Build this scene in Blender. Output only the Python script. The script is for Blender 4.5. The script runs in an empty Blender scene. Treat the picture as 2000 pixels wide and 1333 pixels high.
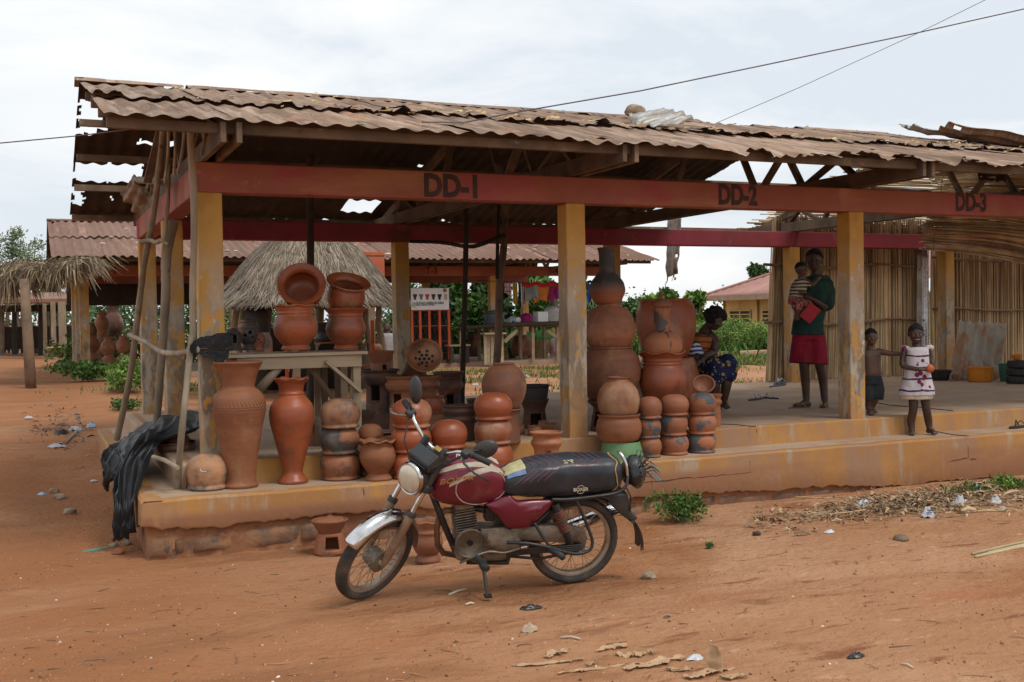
import bpy, bmesh, math, random
import numpy as np
from mathutils import Vector, Matrix, noise as mnoise
random.seed(7); RNG=np.random.RandomState(7)
SC=bpy.context.scene; COL=SC.collection; PI=math.pi
# ---------------------------------------------------------------- camera
CP=np.array([-1.18811,-8.68670,1.10025]); FL=2127.0
_y,_p,_r=0.41458,0.02280,-0.01632
CF=np.array([math.sin(_y)*math.cos(_p),math.cos(_y)*math.cos(_p),-math.sin(_p)])
_R=np.array([math.cos(_y),-math.sin(_y),0.]); _U=np.cross(_R,CF)
CR=math.cos(_r)*_R+math.sin(_r)*_U; CU=-math.sin(_r)*_R+math.cos(_r)*_U
cam=bpy.data.cameras.new('camera'); camo=bpy.data.objects.new('camera',cam); COL.objects.link(camo)
cam.sensor_width=36; cam.lens=FL/2000*36; cam.clip_start=.1; cam.clip_end=3000
camo.matrix_world=Matrix(((CR[0],CU[0],-CF[0],CP[0]),(CR[1],CU[1],-CF[1],CP[1]),(CR[2],CU[2],-CF[2],CP[2]),(0,0,0,1)))
SC.camera=camo
def at(u,v,X=None,Y=None,Z=None,d=None):
    """3D point seen at a photo pixel, on a given plane of the place"""
    r=CF+CR*(u-1000)/FL-CU*(v-666.5)/FL
    if d is not None: return CP+r*d
    if X is not None: t=(X-CP[0])/r[0]
    elif Y is not None: t=(Y-CP[1])/r[1]
    else: t=(Z-CP[2])/r[2]
    return CP+r*t
def dep(P): return float((np.array(P,float)-CP)@CF)
def mpp(P): return dep(P)/FL      # metres per photo pixel at P
# ---------------------------------------------------------------- light
W=bpy.data.worlds.new('World'); SC.world=W; W.use_nodes=True
def setup_world():
    nt=W.node_tree; N=nt.nodes; L=nt.links; N.clear()
    out=N.new('ShaderNodeOutputWorld'); bg=N.new('ShaderNodeBackground'); bg.inputs['Strength'].default_value=.1
    sky=N.new('ShaderNodeTexSky'); sky.sky_type='NISHITA'; sky.sun_disc=False
    sky.sun_elevation=math.radians(58); sky.sun_rotation=math.radians(150); sky.dust_density=3; sky.air_density=1.2
    tc=N.new('ShaderNodeTexCoord'); mp=N.new('ShaderNodeMapping'); mp.inputs['Scale'].default_value=(1,1,3.2)
    n1=N.new('ShaderNodeTexNoise'); n1.inputs['Scale'].default_value=2.6; n1.inputs['Detail'].default_value=9; n1.inputs['Roughness'].default_value=.55
    n1.inputs['Distortion'].default_value=.5
    L.new(tc.outputs['Generated'],mp.inputs['Vector']); L.new(mp.outputs[0],n1.inputs['Vector'])
    r=N.new('ShaderNodeValToRGB'); e=r.color_ramp.elements
    e[0].position=.40; e[0].color=(7.2,7.75,8.4,1); e[1].position=.62; e[1].color=(9.9,9.9,9.8,1)
    m=e=r.color_ramp.elements.new(.5); m.color=(8.6,8.9,9.15,1)
    L.new(n1.outputs['Fac'],r.inputs[0])
    mx=N.new('ShaderNodeMix'); mx.data_type='RGBA'; mx.inputs['Factor'].default_value=.9
    L.new(sky.outputs[0],mx.inputs['A']); L.new(r.outputs[0],mx.inputs['B']); L.new(mx.outputs['Result'],bg.inputs[0]); L.new(bg.outputs[0],out.inputs[0])
setup_world()
sl=bpy.data.lights.new('sun','SUN'); sl.energy=1.5; sl.angle=math.radians(18); sl.color=(1,.95,.88)
so=bpy.data.objects.new('sun',sl); COL.objects.link(so)
_el,_az=math.radians(58),math.radians(150)       # azimuth clockwise from +Y
_sd=Vector((math.sin(_az)*math.cos(_el),math.cos(_az)*math.cos(_el),math.sin(_el)))
so.rotation_euler=_sd.to_track_quat('Z','Y').to_euler(); so.location=(0,-20,30)
SC.view_settings.view_transform='Standard'; SC.view_settings.look='None'; SC.view_settings.gamma=1; SC.view_settings.exposure=.17
SC.view_settings.use_curve_mapping=False
# ---------------------------------------------------------------- materials
MATS={}
def M(name,col,col2=None,scale=4.,lo=.35,hi=.65,rough=.8,metal=0.,bump=.25,bscale=40.,stretch=(1,1,1),layers=(),island=0.,spec=.4,rnd=0.,detail=6,trans=0.,alpha=1.,coat=0.,bdist=.01):
    """procedural material: base colour broken up by noise, wear layers on top, fine bump.
    layers: (colour, scale, lo, hi[, stretch[, (zlo,zhi) world-height mask]])"""
    if name in MATS: return MATS[name]
    m=bpy.data.materials.new(name); m.use_nodes=True; nt=m.node_tree; N=nt.nodes; L=nt.links
    b=N['Principled BSDF']; b.inputs['Roughness'].default_value=rough; b.inputs['Metallic'].default_value=metal
    b.inputs['Specular IOR Level'].default_value=spec; b.inputs['Coat Weight'].default_value=coat; b.inputs['Coat Roughness'].default_value=.25
    if trans: b.inputs['Transmission Weight'].default_value=trans
    if alpha<1: b.inputs['Alpha'].default_value=alpha
    tc=N.new('ShaderNodeTexCoord'); oi=N.new('ShaderNodeObjectInfo')
    off=N.new('ShaderNodeVectorMath'); off.operation='MULTIPLY_ADD'; off.inputs[1].default_value=(1,1,1)
    sc=N.new('ShaderNodeVectorMath'); sc.operation='SCALE'; sc.inputs[0].default_value=(37.,21.,53.); L.new(oi.outputs['Random'],sc.inputs['Scale'])
    L.new(tc.outputs['Object'],off.inputs[0]); L.new(sc.outputs[0],off.inputs[2])
    def nz(s,st,det=detail,ro=.6):
        mp=N.new('ShaderNodeMapping'); mp.inputs['Scale'].default_value=st; L.new(off.outputs[0],mp.inputs['Vector'])
        n=N.new('ShaderNodeTexNoise'); n.inputs['Scale'].default_value=s; n.inputs['Detail'].default_value=det; n.inputs['Roughness'].default_value=ro
        L.new(mp.outputs[0],n.inputs['Vector']); return n.outputs['Fac']
    def mr(f,a,c,t0=0.,t1=1.):
        n=N.new('ShaderNodeMapRange'); n.interpolation_type='SMOOTHSTEP'; n.inputs[1].default_value=a; n.inputs[2].default_value=c; n.inputs[3].default_value=t0; n.inputs[4].default_value=t1
        L.new(f,n.inputs[0]); return n.outputs[0]
    def mix(f,a,c):
        n=N.new('ShaderNodeMix'); n.data_type='RGBA'; L.new(f,n.inputs['Factor'])
        for k,x in (('A',a),('B',c)):
            if isinstance(x,tuple): n.inputs[k].default_value=(*x,1)
            else: L.new(x,n.inputs[k])
        return n.outputs['Result']
    c=tuple(col)
    c=mix(mr(nz(scale,stretch),lo,hi),c,tuple(col2) if col2 else tuple(x*.72 for x in col))
    for l in layers:
        lc,ls,la,lb=l[:4]; st=l[4] if len(l)>4 and l[4] else (1,1,1)
        f=mr(nz(ls,st,8,.65),la,lb)
        if len(l)>5:
            g=N.new('ShaderNodeNewGeometry'); sp=N.new('ShaderNodeSeparateXYZ'); L.new(g.outputs['Position'],sp.inputs[0])
            ax_=l[5][0] if len(l[5])==3 else 2; z=mr(sp.outputs[ax_],l[5][-2],l[5][-1]); mu=N.new('ShaderNodeMath'); mu.operation='MULTIPLY'; L.new(f,mu.inputs[0]); L.new(z,mu.inputs[1]); f=mu.outputs[0]
        c=mix(f,c,tuple(lc))
    if island or rnd:
        h=N.new('ShaderNodeHueSaturation'); L.new(c,h.inputs['Color'])
        src=oi.outputs['Random']
        if island: src=N.new('ShaderNodeNewGeometry').outputs['Random Per Island']
        a=max(island,rnd); L.new(mr(src,0,1,1-a,1+a),h.inputs['Value']); c=h.outputs['Color']
    if isinstance(c,tuple): b.inputs['Base Color'].default_value=(*c,1)
    else: L.new(c,b.inputs['Base Color'])
    if bump:
        bp=N.new('ShaderNodeBump'); bp.inputs['Strength'].default_value=bump; bp.inputs['Distance'].default_value=bdist
        L.new(nz(bscale,stretch,6,.6),bp.inputs['Height']); L.new(bp.outputs[0],b.inputs['Normal'])
    L.new(mr(nz(scale*2.3,(1,1,1)),.3,.7,max(rough-.1,0),min(rough+.1,1)),b.inputs['Roughness'])
    m.cycles.use_transparent_shadow=True
    MATS[name]=m; return m
# ---------------------------------------------------------------- objects
def origin_of(o):
    v=Vector((0,0,0))
    while o is not None: v+=o.location; o=o.parent
    return v
class MB:
    def __init__(s): s.v=[]; s.f=[]
    def add(s,V,F):
        n=len(s.v); s.v.extend([tuple(map(float,q)) for q in V]); s.f.extend([tuple(i+n for i in q) for q in F]); return s
    def box(s,c,size,R=None,taper=1.):
        hx,hy,hz=[x/2 for x in size]; V=[]
        for z in (-1,1):
            t=taper if z>0 else 1
            for x,y in ((-1,-1),(1,-1),(1,1),(-1,1)):
                V.append(Vector((x*hx*t,y*hy*t,z*hz)))
        if R is not None: V=[R@q for q in V]
        V=[q+Vector(c) for q in V]
        return s.add(V,[(3,2,1,0),(4,5,6,7),(0,1,5,4),(1,2,6,5),(2,3,7,6),(3,0,4,7)])
    def bar(s,a,b,w,h,up=(0,0,1)):
        """rectangular bar from a to b, w sideways, h along up"""
        a=Vector(a); b=Vector(b); d=(b-a); L=d.length; d=d/L; up=Vector(up)
        sd=d.cross(up); 
        if sd.length<1e-4: sd=d.cross(Vector((1,0,0)))
        sd.normalize(); u=sd.cross(d); V=[]
        for q in (a,b):
            for x,z in ((-1,-1),(1,-1),(1,1),(-1,1)): V.append(q+sd*x*w/2+u*z*h/2)
        return s.add(V,[(0,1,2,3),(7,6,5,4),(1,0,4,5),(2,1,5,6),(3,2,6,7),(0,3,7,4)])
    def tube(s,pts,r,seg=8,cap=True,flat=1.,up=(0,0,1)):
        """round tube along points; r a number or a list; flat squashes one axis"""
        P=[Vector(q) for q in pts]; n=len(P); rr=r if isinstance(r,(list,tuple,np.ndarray)) else [r]*n
        base=len(s.v); prev=None
        for i,q in enumerate(P):
            d=(P[min(i+1,n-1)]-P[max(i-1,0)]); 
            if d.length<1e-9: d=Vector((0,0,1))
            d.normalize()
            if prev is None:
                a=d.cross(Vector(up)); 
                if a.length<1e-3: a=d.cross(Vector((1,0,0)))
                a.normalize()
            else:
                a=prev-d*prev.dot(d); 
                if a.length<1e-6: a=d.cross(Vector((1,0,0)))
                a.normalize()
            prev=a; b=d.cross(a)
            for k in range(seg):
                t=2*PI*k/seg; s.v.append(tuple(q+(a*math.cos(t)+b*math.sin(t)*flat)*rr[i]))
        for i in range(n-1):
            for k in range(seg):
                k2=(k+1)%seg; s.f.append((base+i*seg+k,base+i*seg+k2,base+(i+1)*seg+k2,base+(i+1)*seg+k))
        if cap:
            s.f.append(tuple(base+k for k in reversed(range(seg)))); s.f.append(tuple(base+(n-1)*seg+k for k in range(seg)))
        return s
    def lathe(s,prof,seg=40,c=(0,0,0),R=None,wave=None,cap=False,sx=1.,sy=1.):
        """prof [(r,z)...]; wave(i,theta)->(dr,dz) bends the rings (scalloped rims)"""
        base=len(s.v); n=len(prof); c=Vector(c)
        for i,(r,z) in enumerate(prof):
            for k in range(seg):
                t=2*PI*k/seg; dr,dz=wave(i,t) if wave else (0,0)
                q=Vector(((r+dr)*math.cos(t)*sx,(r+dr)*math.sin(t)*sy,z+dz))
                if R is not None: q=R@q
                s.v.append(tuple(q+c))
        for i in range(n-1):
            for k in range(seg):
                k2=(k+1)%seg; s.f.append((base+i*seg+k,base+i*seg+k2,base+(i+1)*seg+k2,base+(i+1)*seg+k))
        if cap: s.f.append(tuple(base+k for k in reversed(range(seg)))); s.f.append(tuple(base+(n-1)*seg+k for k in range(seg)))
        return s
    def ball(s,c,r,seg=12,rings=8,R=None):
        r=r if isinstance(r,(tuple,list)) else (r,r,r)
        base=len(s.v); c=Vector(c)
        for i in range(rings+1):
            a=PI*i/rings
            for k in range(seg):
                t=2*PI*k/seg; q=Vector((r[0]*math.sin(a)*math.cos(t),r[1]*math.sin(a)*math.sin(t),-r[2]*math.cos(a)))
                if R is not None: q=R@q
                s.v.append(tuple(c+q))
        for i in range(rings):
            for k in range(seg):
                k2=(k+1)%seg; s.f.append((base+i*seg+k,base+i*seg+k2,base+(i+1)*seg+k2,base+(i+1)*seg+k))
        return s
    def grid(s,fn,nu,nv,drop=None):
        """sheet fn(i/nu,j/nv); drop(u,v) removes a cell"""
        base=len(s.v)
        for j in range(nv+1):
            for i in range(nu+1): s.v.append(tuple(map(float,fn(i/nu,j/nv))))
        for j in range(nv):
            for i in range(nu):
                if drop and drop((i+.5)/nu,(j+.5)/nv): continue
                a=base+j*(nu+1)+i; s.f.append((a,a+1,a+nu+2,a+nu+1))
        return s
    def build(s,name,mat,parent=None,loc=None,smooth=False,bevel=0.,solid=0.,local=False,sub=0,auto=None):
        """link as ONE object. Vertices are world coordinates unless local; the origin sits at loc (or the parent)"""
        me=bpy.data.meshes.new(name); o=bpy.data.objects.new(name,me); COL.objects.link(o)
        V=np.array(s.v,float).reshape(-1,3)
        if parent is not None:
            o.parent=parent
            if not local: V=V-np.array(origin_of(parent))
            if loc is not None:
                l=Vector(loc)-(origin_of(parent) if not local else Vector((0,0,0))); o.location=l
                if not local: V=V-np.array(l)
        elif loc is not None:
            o.location=Vector(loc)
            if not local: V=V-np.array(loc,float)
        me.from_pydata(V.tolist(),[],s.f); me.update()
        if mat: me.materials.append(mat)
        if smooth:
            me.polygons.foreach_set('use_smooth',[True]*len(me.polygons))
            if auto: me.set_sharp_from_angle(angle=math.radians(auto))
        if solid:
            m=o.modifiers.new('thickness','SOLIDIFY'); m.thickness=solid; m.offset=0
        if bevel:
            m=o.modifiers.new('edges','BEVEL'); m.width=bevel; m.segments=2; m.limit_method='ANGLE'; m.angle_limit=math.radians(40)
        if sub:
            m=o.modifiers.new('soft','SUBSURF'); m.levels=sub; m.render_levels=sub
        return o
def tag(o,label=None,cat=None,group=None,kind=None):
    if label: o['label']=label
    if cat: o['category']=cat
    if group: o['group']=group
    if kind: o['kind']=kind
    return o
def thing(name,label,cat,loc=(0,0,0),group=None,rot=None):
    o=bpy.data.objects.new(name,None); COL.objects.link(o); o.location=Vector(loc); o.empty_display_size=.1
    if rot: o.rotation_euler=rot
    return tag(o,label,cat,group)
def copy_tree(o,parent=None):
    c=o.copy(); COL.objects.link(c)
    if parent is not None: c.parent=parent
    for ch in list(o.children): copy_tree(ch,c)
    return c
def realize(o,name=None):
    """bake modifiers into the mesh"""
    dg=bpy.context.evaluated_depsgraph_get(); me=bpy.data.meshes.new_from_object(o.evaluated_get(dg)); o.modifiers.clear(); o.data=me; return o
def text(body,size,mat,loc,rot,parent=None,name='lettering',bold=0.,sx=1.,align='CENTER',ext=.0015,shear=0.):
    cu=bpy.data.curves.new(name,'FONT'); cu.body=body; cu.size=size; cu.align_x=align; cu.align_y='CENTER'; cu.extrude=ext; cu.offset=bold; cu.shear=shear
    cu.resolution_u=3
    o=bpy.data.objects.new(name,cu); COL.objects.link(o); o.data.materials.append(mat)
    o.rotation_euler=rot; o.scale=(sx,1,1)
    o.location=Vector(loc)
    if parent is not None: o.parent=parent; o.location=Vector(loc)-origin_of(parent)
    dg=bpy.context.evaluated_depsgraph_get(); me=bpy.data.meshes.new_from_object(o.evaluated_get(dg))
    n=bpy.data.objects.new(name,me); COL.objects.link(n); n.parent=o.parent; n.location=o.location; n.rotation_euler=o.rotation_euler; n.scale=o.scale
    bpy.data.objects.remove(o); n.name=name
    return n
def nz3(x,y,z=0.): return mnoise.noise(Vector((x,y,z)))
def fbm(x,y,z=0.,o=4):
    a=1.;t=0.;f=1.
    for _ in range(o): t+=a*mnoise.noise(Vector((x*f,y*f,z+7*f))); a*=.5; f*=2.03
    return t
def sstep(a,b,x):
    t=min(1,max(0,(x-a)/(b-a))); return t*t*(3-2*t)
def lerp(a,b,t): return a+(b-a)*t
def rotz(a): return Matrix.Rotation(a,3,'Z')
def basis(f,up=(0,0,1)):
    """3x3 matrix whose columns are forward, left, up"""
    f=Vector(f).normalized(); l=Vector(up).cross(f).normalized(); u=f.cross(l); return Matrix((f,l,u)).transposed()
# ================================================================ setting and buildings
m_ground=M('red_earth',(.47,.262,.152),(.385,.19,.095),scale=.5,lo=.3,hi=.7,rough=.95,bump=1.,bscale=17,bdist=.035,spec=.12,detail=12,
  layers=[((.36,.145,.07),.8,.52,.72,(.45,1.6,1)),((.52,.31,.18),.7,.55,.75,(.5,1.4,1)),((.30,.125,.05),.30,.50,.66),((.25,.115,.055),1.6,.58,.72,(.5,1.5,1)),((.25,.10,.05),4.5,.58,.68,(.35,1.5,1)),((.54,.32,.20),9,.6,.72,(.5,1.4,1)),((.22,.09,.045),19,.60,.70,(.4,1.3,1)),((.32,.135,.058),.7,.25,.55,(.6,1.2,1),(0,1.8,-1.2)),((.28,.125,.058),1.1,.50,.64,(.45,1.4,1),(0,4.5,.5)),((.62,.44,.30),70,.70,.75),((.13,.06,.035),48,.68,.75,(.6,1.3,1)),((.50,.27,.15),120,.6,.7)])
m_conc=M('dusty_concrete',(.46,.33,.235),(.38,.26,.17),scale=1.6,rough=.9,bump=.35,bscale=30,layers=[((.40,.21,.11),2.2,.5,.7),((.18,.11,.07),6,.62,.75),((.46,.40,.33),9,.66,.8)])
m_ochre=M('ochre_plaster',(.47,.245,.068),(.37,.18,.062),scale=1.1,lo=.35,hi=.6,rough=.9,bump=.4,bscale=22,stretch=(1,1,.8),
  layers=[((.33,.19,.115),1.6,.46,.64,(1.3,1.3,.45)),((.38,.29,.20),3.,.55,.68,(1.6,1.6,.3)),((.30,.145,.075),1.,.34,.56,(.5,.5,1),(-.26,-.34)),((.14,.085,.05),7,.66,.76,(1,1,.25)),((.55,.42,.28),30,.72,.78)])
m_mason=M('earth_masonry',(.31,.135,.06),(.22,.10,.05),scale=3,rough=.95,bump=.8,bscale=18,layers=[((.15,.09,.06),3.4,.54,.66),((.40,.20,.10),5,.55,.7)])
m_block=M('weathered_block',(.25,.125,.065),(.13,.085,.06),scale=5,rough=.95,bump=1.,bscale=26,rnd=.25,layers=[((.33,.15,.07),2.5,.5,.65),((.09,.07,.055),7,.55,.66)])
m_col=M('ochre_column',(.52,.29,.065),(.43,.215,.05),scale=2.2,rough=.85,bump=.25,bscale=35,
  layers=[((.44,.38,.30),2.6,.36,.5,(1,1,.6),(1.95,1.0)),((.20,.155,.11),4.5,.46,.58,(1.2,1.2,.35),(1.7,.5)),((.62,.56,.46),12,.6,.68,(1,1,.5),(2.,1.)),((.50,.28,.075),6.5,.53,.58,(1,1,.6)),((.30,.22,.15),13,.56,.62,(1,1,.5),(1.8,.6)),((.40,.21,.08),3,.45,.6,(1,1,.5),(.9,.1)),((.66,.58,.44),25,.7,.74)])
m_beam=M('red_beam_paint',(.34,.115,.072),(.28,.09,.055),scale=1.4,rough=.75,bump=.15,bscale=30,
  layers=[((.35,.075,.08),.9,.5,.62),((.38,.13,.06),1.4,.54,.72,(.6,1,1)),((.13,.04,.03),2.4,.6,.72,(1.8,1,.3)),((.46,.20,.17),2.6,.62,.72),((.38,.17,.08),1.1,.56,.72,(.5,1,2))])
m_beam2=M('maroon_beam_paint',(.33,.045,.075),(.22,.04,.045),scale=1.2,rough=.75,bump=.15,layers=[((.40,.10,.12),2.4,.58,.7),((.14,.045,.03),1.6,.55,.72),((.55,.40,.33),24,.7,.75)])
m_soffit=M('dark_soffit',(.26,.10,.04),rough=.9)
m_roof=M('rusty_roofing',(.30,.20,.135),(.18,.105,.065),scale=1.6,rough=.85,bump=.3,bscale=30,stretch=(2.2,.5,.5),island=0,rnd=.14,
  layers=[((.40,.29,.22),2.,.48,.66,(5,.4,.4)),((.10,.055,.035),2.6,.52,.68,(4,.5,.5)),((.34,.17,.09),1.4,.55,.68,(2,.8,.8)),((.48,.39,.25),9,.62,.70,(2,.6,.6))])
m_roof_in=M('shade_dark_inner_face',(.036,.025,.02),(.055,.034,.024),scale=2,rough=.9,bump=.2,stretch=(2,.5,.5),layers=[((.085,.042,.024),3,.56,.7,(4,.5,.5))])  # near-black colour carries the under-roof shade on the sheets' lower face
m_roof2=M('brown_roofing',(.225,.13,.09),(.18,.095,.065),scale=.9,rough=.8,bump=.2,stretch=(2,.5,.5),rnd=.12,layers=[((.33,.20,.15),1.4,.54,.7,(4,.4,.4)),((.14,.07,.05),2,.6,.75,(3,.5,.5))])
m_zinc=M('grey_zinc',(.36,.37,.36),(.26,.22,.18),scale=4,rough=.5,metal=.35,layers=[((.25,.11,.05),5,.55,.68)])
m_truss=M('weathered_timber',(.185,.125,.08),(.11,.075,.05),scale=3,rough=.9,bump=.5,bscale=60,stretch=(1,1,1),rnd=.25,layers=[((.30,.24,.175),4,.58,.75),((.07,.05,.035),6,.6,.75)])
m_truss_dark=M('shade_dark_timber',(.05,.034,.024),(.035,.025,.02),scale=3,rough=.9,bump=.4,rnd=.2)  # darker copy of the timber, with the shade under roofs put into its colour
m_letter=M('black_stencil_paint',(.045,.03,.025),(.07,.04,.03),scale=6,rough=.8,bump=.1)
m_reed=M('dry_reed',(.50,.375,.225),(.33,.235,.135),scale=3,rough=.85,bump=.3,bscale=60,stretch=(1,1,.3),island=.45)
m_reed_mat=M('pale_reed',(.56,.43,.26),(.36,.25,.14),scale=3,rough=.85,bump=.3,bscale=60,island=.5)
m_reedpole=M('reed_binding',(.27,.19,.12),(.17,.11,.07),scale=8,rough=.9,bump=.5)
def gz(x,y):
    z=-.60+.50*sstep(-1,14,y)-.04*sstep(-3.2,-.8,y)*(1-sstep(-.4,3,y))
    z+=.10*sstep(-.6,-4,x)*sstep(-1,3,y)
    z+=.26*math.exp(-((x+2.9)/1.0)**2-((y-2.2)/2.2)**2)               # eroded bank left of the platform
    z-=.10*math.exp(-((x+1.15)/.55)**2-((y-3.6)/1.2)**2)            # washed-out gully beside the platform
    z-=1.1*sstep(22,45,y)*sstep(14,30,x)
    return z
def ground_z(x,y):
    z=gz(x,y); d=math.hypot(x-.5,y+2)
    if d<60:
        z+=.028*fbm(x*.55,y*.8,1.3,3)
        if d<16: z+=.013*fbm(x*2.6,y*4.4,4.1,4)+.005*mnoise.noise(Vector((x*9,y*12,2)))
        # shallow wheel ruts that run along the road
        for c,w in ((-3.9,.16),(-3.2,.2),(-5.1,.18)):
            q=y-c-.08*math.sin(x*.7)-.05*x*0; z-=.020*math.exp(-(q/w)**2)*(.6+.4*mnoise.noise(Vector((x*1.5,c,0))))
    return z
def make_ground():
    def axis(lo,hi,st,far):
        a=list(np.arange(lo,hi+1e-6,st)); s=st
        while a[-1]<far: s*=1.22; a.append(a[-1]+s)
        s=st
        while a[0]>-far: s*=1.22; a.insert(0,a[0]-s)
        return a
    X=axis(-3.4,9.5,.065,900); Y=axis(-5.8,2.5,.05,900)
    b=MB(); nx=len(X)
    for y in Y:
        for x in X: b.v.append((x,y,ground_z(x,y)))
    for j in range(len(Y)-1):
        for i in range(nx-1): a=j*nx+i; b.f.append((a,a+1,a+nx+1,a+nx))
    tag(b.build('ground',m_ground,smooth=True),'red earth ground with ruts and scattered litter',kind='structure')
make_ground()
# ---------------------------------------------------------------- the stall building
S=3.185; D=5.0; CWD=.19; RZ=3.40; RY=2.6; RK=.2535; CH=2.1; BT=2.335
WAVE=.17
def slope_pt(x,y,off=0.,zr=RZ,ry=RY,k=RK):
    return (x,y,zr-k*abs(y-ry)+off)
def roof_sheet(parent,x0,x1,y0,y1,zr,ry,k,mat,base,hole=None,ny=26,lift=None,per=8,amp=.0115,rag=0.):
    """corrugated sheet lying on the slope; waves run up the slope"""
    nu=max(6,int(round((x1-x0)/WAVE*per)))
    def fn(u,v):
        x=lerp(x0,x1,u); y=lerp(y0,y1,v); off=base+amp*math.cos(2*PI*x/WAVE)
        off+=.020*fbm(x*1.1,y*1.3,base*40,3)
        if lift: off+=lift(x,y,u,v)
        return (x,y,zr-k*abs(y-ry)+off)
    dr=(lambda u,v: hole(lerp(x0,x1,u),lerp(y0,y1,v),u,v)) if hole else None
    b=MB().grid(fn,nu,ny,dr)
    o=b.build('roof_sheet',mat,parent,loc=((x0+x1)/2,(y0+y1)/2,zr-k*abs((y0+y1)/2-ry)),smooth=True)
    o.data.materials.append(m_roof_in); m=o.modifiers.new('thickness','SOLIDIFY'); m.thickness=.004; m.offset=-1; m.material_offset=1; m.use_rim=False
    return o
stall=thing('market_stall','long open market stall with ochre columns, red beams and torn rusty roof','stall',(0,0,-.6))
def column(parent,x,y,z0=-.02,z1=CH,mat=None,w=CWD,splay=True):
    b=MB(); n=14
    for i in range(n+1):
        z=lerp(z0,z1,i/n)
        for cx,cy in ((0,0),(1,0),(1,1),(0,1)):
            j=.006 if 0<i<n else 0
            b.v.append((x+cx*w+j*nz3(x+cx*9,y+cy*7,z*3),y+cy*w+j*nz3(x+cx*5+3,y+cy*9,z*3),z))
    for i in range(n):
        for k_ in range(4): b.f.append((i*4+k_,i*4+(k_+1)%4,(i+1)*4+(k_+1)%4,(i+1)*4+k_))
    b.f.append((3,2,1,0)); b.f.append((n*4,n*4+1,n*4+2,n*4+3))
    return b.build('column',mat or m_col,parent,loc=(x,y,z0),bevel=.012)
NB=5
for k in range(NB+1):
    column(stall,k*S,0.003); column(stall,k*S,D)
column(stall,0,2.45)
# beams
MB().box((NB*S/2+.09,.094,(CH+BT)/2),(NB*S+.20,.19,BT-CH)).build('beam',m_beam,stall,bevel=.012)
MB().box((NB*S/2+.09,D+.094,(CH+BT)/2),(NB*S+.20,.19,BT-CH)).build('beam',m_beam2,stall,bevel=.012)
MB().box((.0935,(D+.19)/2,(CH+BT)/2+.002),(.187,D-.19+.19-.19,BT-CH)).build('beam',m_beam,stall,bevel=.01)
for t,u,v in (('DD-1',884,366),('DD-2',1441,383),('DD-3',1897,397)):
    q=at(u,v,Y=-.003); text(t,.262,m_letter,q,(PI/2,0,0),stall,bold=.011,sx=.74 if t!='DD-1' else .86)
# floor and steps
MB().box((8,2.72,-.45),(16.2+.2,5.44,.9)).build('floor_slab',m_conc,stall,bevel=.02)
def top_wobble(): pass
MB().box((8,2.49,-.186-.03),(16.4+.5,5.90,.06)).build('step_slab',m_conc,stall,bevel=.0)
JAG=[(-.47,-.37),(-.45,-.365),(-.32,-.403),(-.07,-.408),(.46,-.403),(.85,-.395),(1.12,-.399),(1.9,-.43),(2.6,-.47),(3.47,-.499),(3.76,-.491),(4.51,-.511),(4.9,-.542),(5.61,-.547),(6.6,-.63),(7.1,-.605),(8.2,-.64),(16.5,-.66)]
def jag(x):
    for (a,za),(c,zc) in zip(JAG,JAG[1:]):
        if a<=x<=c: return lerp(za,zc,(x-a)/(c-a))
    return JAG[0][1] if x<JAG[0][0] else JAG[-1][1]
def plaster(parent):
    # thick render coat on the front and left faces of the lower step, broken off along a ragged lower edge
    b=MB(); xs=np.arange(-.508,16.4,.035); 
    for i,x in enumerate(xs):
        zt=-.183+.006*fbm(x*2.2,3.3); zb=jag(x)+.022*fbm(x*6,1.1,0,4)+.012*fbm(x*23,4,0,3); o=.007*fbm(x*1.7,9)
        for y,z in ((-.40,zt),(-.488+o,zt),(-.505+o,zt-.018),(-.508+o+.003*fbm(x*3,2.2),(zt+zb)/2),(-.512+o,zb+.012),(-.505+o,zb),(-.452,zb+.008)): b.v.append((x,y,z))
    for i in range(len(xs)-1):
        for k in range(6): a=i*7+k; b.f.append((a,a+1,a+8,a+7))
    ys=np.arange(-.508,5.4,.06); n0=len(b.v)
    for i,y in enumerate(ys):
        zt=-.183+.005*fbm(y*2.2,7.3); zb=lerp(-.372,-.44-.1*sstep(0,3,y),sstep(-.5,.1,y))+.03*fbm(y*5,6.1,0,3)*sstep(-.5,-.2,y); o=.008*fbm(y*1.7,19)
        for x,z in ((-.36,zt-.001),(-.487+o,zt),(-.503+o,zt-.02),(-.506+o,(zt+zb)/2),(-.508+o,zb),(-.455,zb+.006)): b.v.append((x,y,z))
    for i in range(len(ys)-1):
        for k in range(5): a=n0+i*6+k; b.f.append((a+1,a,a+6,a+7))
    b.build('plaster_coat',m_ochre,parent,smooth=True,auto=35)
    # upper step coat
    b=MB(); xs=np.arange(-.1,16.3,.05)
    for x in xs:
        o=.006*fbm(x*1.9,5); zt=.002+.004*fbm(x*2,8)
        for y,z in ((.06,zt),(-.008+o,zt),(-.022+o,zt-.014),(-.03+o,-.1),(-.036+o,-.187)): b.v.append((x,y,z))
    for i in range(len(xs)-1):
        for k in range(4): a=i*5+k; b.f.append((a,a+1,a+6,a+5))
    n0=len(b.v); ys=np.arange(-.02,5.3,.1)
    for y in ys:
        o=.006*fbm(y*1.9,15)
        for x,z in ((-.05,.0015),(-.118+o,.0015),(-.13+o,-.014),(-.136+o,-.187)): b.v.append((x,y,z))
    for i in range(len(ys)-1):
        for k in range(3): a=n0+i*4+k; b.f.append((a+1,a,a+4,a+5))
    b.build('plaster_coat',m_ochre,parent,smooth=True,auto=35)
    MB().box((8,2.475,-.57),(16.93,5.87,.64)).build('masonry_core',m_mason,parent,loc=(8,2.4,-.6))
plaster(stall)
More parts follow.
